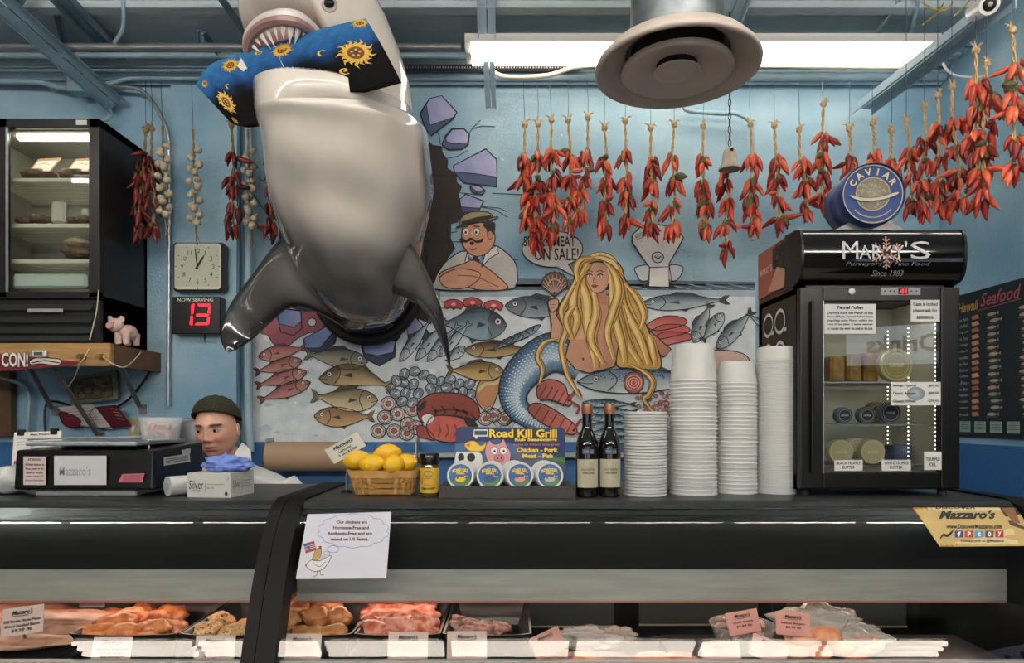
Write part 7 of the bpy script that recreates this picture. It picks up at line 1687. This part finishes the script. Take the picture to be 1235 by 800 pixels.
for s in (-1, 1):
    MB().ball((bx+s*.10, by-.03, .045), (.05, .13, .045), 16, 10).build('shoe', M_BLACKM, t, smooth=True)
    w = Vector((bx+.14 if s > 0 else bx-.15, by-.09, nz-.66)); fw = Vector((-s*.2, -.3, -.9)).normalized(); sd = fw.cross(Vector((0, 0, 1))).normalized()*s
    j = [(w, (.026, .018)), (w+fw*.045, (.034, .015)), (w+fw*.085, (.038, .014))]; e = [(0, 1), (1, 2)]
    for k, L_ in enumerate((.062, .075, .070, .055)):
        b0 = w+fw*.088+sd*(.027-.018*k); i0 = len(j); dn = Vector((0, 0, -1))
        j += [(b0, .0095), (b0+fw*L_*.5+dn*.006, .0085), (b0+fw*L_*.85+dn*.024, .0075)]; e += [(2, i0), (i0, i0+1), (i0+1, i0+2)]
    i0 = len(j); j += [(w+fw*.035+sd*.034, .012), (w+fw*.07+sd*.052, .010), (w+fw*.095+sd*.054, .009)]; e += [(0, i0), (i0, i0+1), (i0+1, i0+2)]
    skinned('hand', j, e, M_SKINB, t)
# ---------------------------------------------------------------- meat, trays and price tags in the cases
def at_glass(y):
    for (a, b), (c, d) in zip(PR, PR[1:]):
        ya = 505+(1.5-b)/a*800; yb = 505+(1.5-d)/c*800
        if ya <= y <= yb: k = (y-ya)/(yb-ya); n = Vector((0, d-b, -(c-a))).normalized(); n = n if n.y < 0 else -n; return a+(c-a)*k, b+(d-b)*k, n
    a, b = PR[0] if y < 700 else PR[-1]; return a, b, Vector((0, -.7, .7))
def gmap(x, y, l=0): Y, Z, n = at_glass(y); return Vector(((x-617.5)/800*Y, Y, Z))+n*(l+.0012)
# paper sign on the glass
A = Art(gmap, .0003, .0004)
def sheet(A, corners, col, lay=0, n=14):
    (x0, y0), (x1, y1), (x2, y2), (x3, y3) = corners; vs = []; 
    for j in range(n+1):
        v = j/n; a = (x0+(x3-x0)*v, y0+(y3-y0)*v); b = (x1+(x2-x1)*v, y1+(y2-y1)*v); vs += [a, b]
    A.raw(vs, [(2*j, 2*j+1, 2*j+3, 2*j+2) for j in range(n)], [col], lay)
sheet(A, [(371, 621), (472, 618), (466, 698), (357, 699)], '#b9bac6'); OUTC = '#6d83b5'
cl = []
for k in range(14):
    a0 = 2*pi*k/14; a1 = 2*pi*(k+1)/14
    for q in range(5):
        f = q/5; a = a0+(a1-a0)*f; r_ = 1+.09*sin(pi*f); cl.append((426+40*r_*cos(a), 641+19*r_*sin(a)))
A.line(cl+[cl[0]], .7, OUTC, 1); A.ring(402, 663, 7, .7, OUTC, 1, ry=4.2); A.ring(394, 668, 4, .7, OUTC, 1, ry=2.5); A.ring(390, 673, 2, .7, OUTC, 1, ry=1.5)
for i, (s_, a, b) in enumerate((('Our chickens are', 406, 443), ('Hormone-Free and', 402, 445), ('Antibiotic-Free and are', 395, 449), ('raised on US Farms.', 399, 445))): A.text(s_, a, 628.5+i*6.8, b, 632.5+i*6.8, '#5d2c33', 2, bold=.03)
A.poly([(366, 657), (379, 653), (382, 664), (369, 668)], '#8a4049', 1); A.poly([(366, 657), (373, 655), (374, 661), (368, 663)], '#36477c', 2); [A.line([(367+k*.6, 660.5+k*2), (381, 656.5+k*2)], .5, '#c9c0c2', 2) for k in range(3)]
A.line([(366, 656), (369, 684)], .8, '#333333', 1); A.poly([(381, 664), (386, 662), (388, 668), (384, 676), (377, 676), (379, 669)], '#a28a4a', 2, True, out='#4c3f22', ow=.5); A.poly([(384, 660), (388, 659), (388, 665)], '#a2363a', 3)
A.poly([(370, 682), (376, 676), (386, 677), (398, 671), (399, 674), (392, 685), (382, 690), (373, 687)], '#c4c4c9', 1, True, out='#3a3a3e', ow=.7); A.line([(383, 689), (382, 695), (377, 696)], 1, '#8f7a3a', 2); A.line([(386, 689), (387, 694), (391, 694)], 1, '#8f7a3a', 2); A.line([(378, 680), (386, 684), (393, 678)], .6, '#3a3a3e', 4, True)
single(A.build('paper_notice', M_ART), 'white paper notice about US farm chickens with a flag waving hen on the case glass', 'notice')
# sticker at the right end
A = Art(gmap, .0003, .0004)
n = 10; sheet(A, [(1100, 610), (1236, 612), (1240, 659), (1133, 660)], '#b39a62'); A.poly([(1100, 610), (1118, 610), (1150, 660), (1133, 660)], '#a56a30', 1); [A.line([(1104+k*6, 611), (1136+k*6, 659)], .7, '#5c3a1a', 2) for k in range(4)]
A.poly([(1118, 610), (1205, 611), (1222, 640), (1228, 657), (1152, 656)], '#c4b68c', 1); A.poly([(1205, 612), (1232, 612), (1236, 640), (1218, 634)], '#3f342c', 2)
A.poly([(1208, 614), (1222, 613), (1230, 632), (1222, 632)], '#7a5138', 3)
A.text('DISCOVER', 1128, 610.5, 1176, 615, '#1b1b1b', 3, bold=.02); A.text("Mazzaro's", 1132, 616, 1200, 627, '#17201c', 3, bold=.04, shear=.3); A.text('www.DiscoverMazzaros.com', 1141, 633, 1208, 638.5, '#1b1b1b', 3, bold=.02)
for k, (c_, g_) in enumerate((('#2f4378', 'f'), ('#a03038', 'P'), ('#3f86b8', 't'), ('#4a463f', 'o'), ('#a02c30', 'y'))):
    x = 1151+k*12.2; A.rect(x, 641, x+10, 649, c_, 3); A.text(g_, x+3, 642.2, x+7, 648, '#d8d8d8', 4, bold=.04)
A.text('Connect with us @Mazzaros', 1158, 651, 1210, 655.5, '#222222', 3, bold=.02)
A.line([(1133, 651), (1137, 646), (1142, 647), (1147, 643), (1149, 640)], 3, '#15130f', 4, True, True)
single(A.build('window_sticker', M_ART), 'tan advertising sticker with social media icons at the right end of the case glass', 'sticker')
# trays and food
DK = .8205
M_TRAY = mat('black_tray', '#191416', .3); M_MEAT = {}
def fm_(name, c1, c2, sc, rough=.35, bump=.5, spots=None):
    m = bpy.data.materials.new(name); m.use_nodes = True; nt = m.node_tree; b = nt.nodes['Principled BSDF']; N = nt.nodes.new; L = nt.links.new
    tc = N('ShaderNodeTexCoord'); n = N('ShaderNodeTexNoise'); n.inputs['Scale'].default_value = sc; n.inputs['Detail'].default_value = 6; L(tc.outputs['Object'], n.inputs['Vector'])
    r = N('ShaderNodeValToRGB'); r.color_ramp.elements[0].position = .38; r.color_ramp.elements[1].position = .62; r.color_ramp.elements[0].color = (*lin(c1), 1); r.color_ramp.elements[1].color = (*lin(c2), 1); L(n.outputs['Fac'], r.inputs[0]); out = r.outputs[0]
    if spots:
        v = N('ShaderNodeTexNoise'); v.inputs['Scale'].default_value = spots[1]; v.inputs['Detail'].default_value = 2; L(tc.outputs['Object'], v.inputs['Vector']); g_ = N('ShaderNodeMapRange'); g_.inputs[1].default_value = spots[2]; g_.inputs[2].default_value = spots[2]+.05; L(v.outputs['Fac'], g_.inputs[0])
        mx = N('ShaderNodeMix'); mx.data_type = 'RGBA'; L(g_.outputs[0], mx.inputs[0]); L(out, mx.inputs[6]); mx.inputs[7].default_value = (*lin(spots[0]), 1); out = mx.outputs[2]
    L(out, b.inputs['Base Color']); b.inputs['Roughness'].default_value = rough; b.inputs['Subsurface Weight'].default_value = .08; b.inputs['Subsurface Radius'].default_value = (.01, .004, .002)
    bp = N('ShaderNodeBump'); bp.inputs['Strength'].default_value = bump; bp.inputs['Distance'].default_value = .004; L(n.outputs['Fac'], bp.inputs['Height']); L(bp.outputs[0], b.inputs['Normal']); return m
M_CHK = fm_('sriracha_chicken', '#b25c2e', '#d58a58', 30, .3, .4, ('#7a3418', 120, .64)); M_ITA = fm_('herbed_chicken', '#c38a58', '#dfb988', 60, .5, .9, ('#3f4a1c', 150, .58)); M_BAC = fm_('smoked_bacon', '#8c5a44', '#b98c74', 18, .35, .5)
M_CH2 = fm_('plain_marinated_chicken', '#bd7540', '#d39a64', 26, .28, .4, ('#8a5a34', 130, .66)); M_THI = fm_('chicken_thighs', '#bb5a3e', '#dba08c', 34, .22, .7); M_JRK = fm_('jerk_meat', '#6a4638', '#b08078', 50, .4, .9); M_SHR = fm_('raw_shrimp', '#8f8078', '#c29a90', 40, .25, .5); M_SAL = fm_('salmon', '#c8744c', '#dd9c78', 30, .3, .6)
def tray(px0, px1, label, D0=1.82, D1=2.20, zr=.905, name='food_tray'):
    x0 = (px0-617.5)/800*1.86; x1 = (px1-617.5)/800*1.86
    t = thing(name, label, 'tray', ((x0+x1)/2, 2.0, DK)); mb = MB()
    def loop(ins, z, wob=0):
        out = []
        n = 10
        for (ax, ay, bx_, by_) in ((x0+ins, D0+ins, x1-ins, D0+ins), (x1-ins, D0+ins, x1-ins, D1-ins), (x1-ins, D1-ins, x0+ins, D1-ins), (x0+ins, D1-ins, x0+ins, D0+ins)):
            for k in range(n): f = k/n; out.append((ax+(bx_-ax)*f, ay+(by_-ay)*f, z+wob*abs(sin(f*pi))**.5*-1+wob))
        return out
    ls = [loop(.03, DK+.002), loop(.028, DK), loop(.006, zr-.01), loop(-.002, zr, .006), loop(.004, zr-.001, .006), loop(.012, zr-.012), loop(.034, DK+.006)]
    vs = [p for l_ in ls for p in l_]; n = 40; fs = [tuple(range(n)), tuple((len(ls)-1)*n+k for k in range(n))]
    for j in range(1, len(ls)-1): fs += [(j*n+k, j*n+(k+1) % n, (j+1)*n+(k+1) % n, (j+1)*n+k) for k in range(n)]
    fs += [(k, (k+1) % n, n+(k+1) % n, n+k) for k in range(n)]
    mb.add(vs, fs); mb.build('tray', M_TRAY, t, smooth=30); return (x0, x1)
def fillet(px, py, D, w, h, m, label, name, cat, group, seed, dep=None, rough=.26, z=None, tilt=0):
    c = P(px, py, D); rx = w/2/800*D; rz = h/2/800*D; off = Vector((seed*1.7, seed*.9, 0)); Mx = Matrix.Translation((c.x, D, c.z if z is None else z)) @ Matrix.Rotation(R(tilt), 4, 'Y')
    o = MB().ball((0, 0, 0), (rx, dep or rx*.9, rz), 22, 14, M=Mx, f=lambda d: 1+rough*noise.noise(d*1.8+off)+rough*.5*noise.noise(d*4.5+off)).build(name, m, None, smooth='all')
    return single(o, label, cat, group)
tray(95, 222, 'black tray of reddish seasoned chicken breasts in the left case'); tray(226, 336, 'black tray of herb crusted chicken in the left case'); tray(350, 428, 'black tray of plain marinated chicken just right of the black divider')
tray(432, 532, 'black tray of glossy orange chicken thighs'); tray(536, 640, 'nearly empty black tray with a little dark jerk meat')
for i, (px, py, w, h, D) in enumerate(((188, 748, 38, 24, 2.02), (206, 742, 40, 24, 2.10), (160, 746, 44, 26, 2.02), (140, 752, 50, 22, 1.96), (118, 763, 48, 20, 1.90), (152, 764, 50, 20, 1.89), (183, 760, 46, 22, 1.90), (208, 758, 36, 20, 1.94), (135, 745, 40, 22, 2.10), (170, 738, 34, 18, 2.12))):
    fillet(px, py, D, w, h, M_CHK, 'reddish seasoned chicken breast heaped in the second tray of the left case', 'chicken_breast', 'meat', 'reddish chicken breasts', i)
for i, (px, py, w, h, D) in enumerate(((265, 750, 34, 22, 2.0), (250, 760, 40, 20, 1.92), (285, 762, 42, 18, 1.91), (318, 750, 36, 24, 2.0), (310, 762, 36, 18, 1.92), (238, 764, 30, 16, 1.90), (298, 755, 30, 16, 2.02))):
    fillet(px, py, D, w, h, M_ITA, 'herb and seed crusted chicken piece in the tray left of the divider', 'chicken_breast', 'meat', 'herb crusted chicken pieces', 20+i, rough=.3)
for i, (px, py, w, h, D) in enumerate(((358, 735, 32, 22, 2.05), (382, 745, 34, 26, 1.98), (408, 746, 32, 26, 1.98), (395, 730, 40, 20, 2.10), (360, 764, 30, 18, 1.88), (378, 764, 34, 16, 1.87), (402, 762, 34, 16, 1.87), (352, 750, 24, 24, 1.95), (366, 726, 26, 16, 2.14))):
    fillet(px, py, D, w, h, M_CH2, 'pale golden marinated chicken breast in the tray right of the divider', 'chicken_breast', 'meat', 'golden chicken breasts', 40+i)
for i, (px, py, w, h, D) in enumerate(((462, 742, 56, 20, 2.04), (505, 742, 50, 22, 2.04), (455, 758, 46, 22, 1.92), (485, 756, 50, 22, 1.92), (512, 757, 42, 24, 1.92), (470, 734, 60, 16, 2.12), (510, 732, 36, 14, 2.12), (490, 766, 60, 14, 1.88), (458, 768, 40, 12, 1.88))):
    fillet(px, py, D, w, h, M_THI, 'glossy orange red chicken thigh in the third tray right of the divider', 'chicken_thigh', 'meat', 'orange chicken thighs', 60+i, rough=.45)
for i, (px, py, w, h, D) in enumerate(((560, 756, 36, 18, 1.95), (578, 760, 42, 16, 1.93), (600, 759, 30, 14, 1.94), (552, 748, 18, 12, 1.98))):
    fillet(px, py, D, w, h, M_JRK, 'dark peppered jerk meat piece at the front of the nearly empty tray', 'jerk_meat', 'meat', 'jerk meat pieces', 80+i, rough=.55)
# bacon slabs at far left
for i, (px, py, w, h, D, lb) in enumerate(((60, 748, 170, 20, 2.0, 'long brown smoked bacon slab, uppermost at the far left'), (40, 760, 170, 16, 1.94, 'smoked bacon slab in the middle of the far left heap'), (30, 772, 150, 14, 1.88, 'thin smoked bacon slab at the front of the far left heap'), (10, 738, 150, 18, 2.1, 'smoked bacon slab at the back left of the case'))):
    fillet(px, py, D, w, h, M_BAC, lb, 'bacon_slab', 'meat', None, 90+i, dep=.075, rough=.22)
single(MB().box((-3.1, 1.80, DK), (P(92, 0, 1.9).x, 2.2, DK+.025), b=.006).build('butcher_tray', M_TRAY), 'flat black tray under the smoked bacon at the far left', 'tray')
# price tags
def tagcard(x0, y0, x1, y1, lines, label, D=1.76, col='#bfa9a2', rot=0, lean=.25, clip=True):
    cx, cy = (x0+x1)/2, (y0+y1)/2; w, h = (x1-x0)/2, (y1-y0)/2; a = R(rot)
    def px(u, v): return (cx+u*w*cos(a)-v*h*sin(a), cy+u*w*sin(a)+v*h*cos(a))
    def f(u, v, l=0): X, Y = px(u*2-1, v*2-1); q = P(X, Y, D); return (q.x, D+(q.z-P(cx, cy, D).z)*lean-l, q.z)
    o = MB(); cs = [f(0, 0), f(1, 0), f(1, 1), f(0, 1)]; o.add(cs+[(c[0], c[1]+.0025, c[2]) for c in cs], [(0, 1, 2, 3), (4, 5, 6, 7), (0, 1, 5, 4), (1, 2, 6, 5), (2, 3, 7, 6), (3, 0, 4, 7)])
    t = thing('price_tag', label, 'price tag', f(.5, 1)); o.build('card', mat('card_'+col[1:], col, .45), t, bevel=.0015); A = Art(f, .0008, .0004); script(A, .25, .10, .75, .26, '#18161a')
    A.line([(.35, .335), (.65, .325)], .012, '#777777', 1)
    for i, s_ in enumerate(lines): 
        m_ = min(.44, .022*len(s_)+.05); A.text(s_, .5-m_, .42+i*.17, .5+m_, .53+i*.17, '#201a1c', 1, bold=.025)
    A.build('print', M_ART, t)
    if clip: c = f(.5, 1); MB().tube([Vector(c)+Vector((0, .003, .01)), Vector(c)+Vector((0, .012, -.012))], .004, 8).build('clip', M_STEEL, t)
tagcard(2, 733, 52, 765, ['Old Smoke House Pecan', 'Wood Smoked Bacon', '$9.99 /lb'], 'tilted pink white tag for smoked bacon at the far left', rot=-8, D=1.80)
tagcard(111, 770, 158, 797, ['Sriracha Seasoned', 'Chicken Breast', '$5.99 /lb'], 'cream tag for sriracha chicken breast on the case rail')
tagcard(235, 768, 283, 796, ['Italian Marinated', 'Chicken', '$5.99 /lb'], 'cream tag for Italian marinated chicken on the case rail')
tagcard(340, 766, 387, 797, ['Chicken Breast', '$5.49 /lb'], 'cream tag on the rail just right of the black divider', D=1.765)
tagcard(468, 764, 516, 795, ['Boneless Thigh Tandoori', '$4.99 /lb'], 'cream tag on the rail below the orange chicken thighs', D=1.765)
tagcard(539, 763, 587, 794, ['Jamaican Jerk', '$5.99 /lb'], 'cream tag on the rail below the jerk meat', D=1.765)
tagcard(641, 763, 680, 790, ['Tuna', '$17.99 /lb'], 'small tilted pink tag for tuna', col='#b8837a', rot=-24, D=1.79)
tagcard(877, 738, 916, 764, ['21/25 Shrimp', '$9.99 /lb'], 'salmon pink tag standing in the shrimp bowl', col='#c98a80', rot=-9, D=1.84)
tagcard(936, 740, 977, 766, ['Salmon Burgers', '$2.99 ea'], 'salmon pink tag on the bag of salmon burgers', col='#c98a80', rot=4, D=1.80)
tagcard(847, 776, 893, 799, ['Salmon', '$12.99 /lb'], 'pale pink tag for salmon at the bottom edge of the picture', col='#c7a09a', rot=-3, D=1.74)
tagcard(905, 772, 950, 797, ['Fillet', '$14.99 /lb'], 'pale pink tag turned aside right of the salmon tag', col='#c7a09a', rot=20, D=1.74)
# shrimp bowl
c = P(900, 0, 1.92); zb_ = P(0, 768, 1.92).z-.03
t = thing('shrimp_bowl', 'clear round plastic bowl of raw shrimp in the right case', 'bowl', (c.x, 1.95, zb_))
MB().lathe([(.055, 0), (.075, .004), (.094, .055), (.096, .057), (.092, .058), (.07, .008), (.001, .006)], 32, (c.x, 1.95, zb_), cap=False).build('bowl', M_CLR, t, smooth=True)
for k in range(26):
    rr = random.Random(k+150); a = k*2.4; r_ = .068*sqrt((k % 13+.5)/13); q = Vector((c.x+r_*cos(a), 1.95+r_*sin(a), zb_+.026+.02*(k//13))); ax = rr.random()*6
    o = MB().tube([q+Vector((cos(ax)*.018*cos(b), sin(ax)*.018*cos(b), .013*sin(b))) for b in [R(a_) for a_ in range(-20, 201, 36)]], [.005, .009, .010, .010, .008, .006, .003], 7).build('shrimp', M_SHR, t, smooth=True)
single(MB().box((.45, 1.80, .7205), (1.36, 2.04, zb_-.001), b=.008).build('ice_tray', mat('grey_tray', '#232120', .35)), 'low grey tray under the shrimp and salmon burgers', 'tray')
# plastic bags
M_FILM = mat('clear_film', '#cfc8c2', .12, alpha=.42, bump=.8, bscale=25)
def bag(px, py, D, r, label, seed, m=M_FILM, name='plastic_bag'): c = P(px, py, D); return crumple((c.x, D, c.z), r, m, label, name, 'bag', seed, amp=.42, fr=1.8)
bag(985, 752, 1.95, (.13, .09, .05), 'large clear crumpled bag over the salmon burgers', 5); bag(1035, 770, 1.88, (.09, .07, .035), 'clear bag edge right of the salmon burgers', 8); bag(705, 770, 1.95, (.10, .07, .03), 'crumpled clear bag right of the tuna tag', 12)
bag(740, 768, 2.02, (.07, .06, .028), 'small clear bag in the dark middle of the right case', 15)
for i, (px, py) in enumerate(((965, 768), (995, 766), (1012, 780), (985, 785), (1030, 788), (955, 784), (1045, 776))):
    fillet(px, py, 1.86, 40, 20, M_SAL, 'orange salmon burger patty in the clear bag at the right', 'salmon_burger', 'fish', 'salmon burgers', 120+i, rough=.12)
for i, (px, py) in enumerate(((700, 795), (740, 796), (790, 795), (820, 796), (670, 793))):
    fillet(px, py, 1.80, 50, 12, [M_SAL, M_SHR, M_SAL, M_THI, M_JRK][i], ['orange salmon fillet low in the right case below the dark doors', 'pale fish fillet beside the orange salmon at the picture foot', 'salmon fillet at the picture foot left of the salmon tag', 'reddish fish fillet at the picture foot by the salmon tag', 'dark tuna piece at the picture foot by the tuna tag'][i], 'fish_fillet', 'fish', None, 140+i, dep=.05)
c = P(111, 727, 1.99)
single(MB().box((c.x-.038, 1.988, c.z-.014), (c.x+.038, 1.991, .9615), b=.001).build('hanging_label', mat('mauve_card', '#a58a96', .5)), 'small mauve label hanging from the canopy above the bacon', 'label')
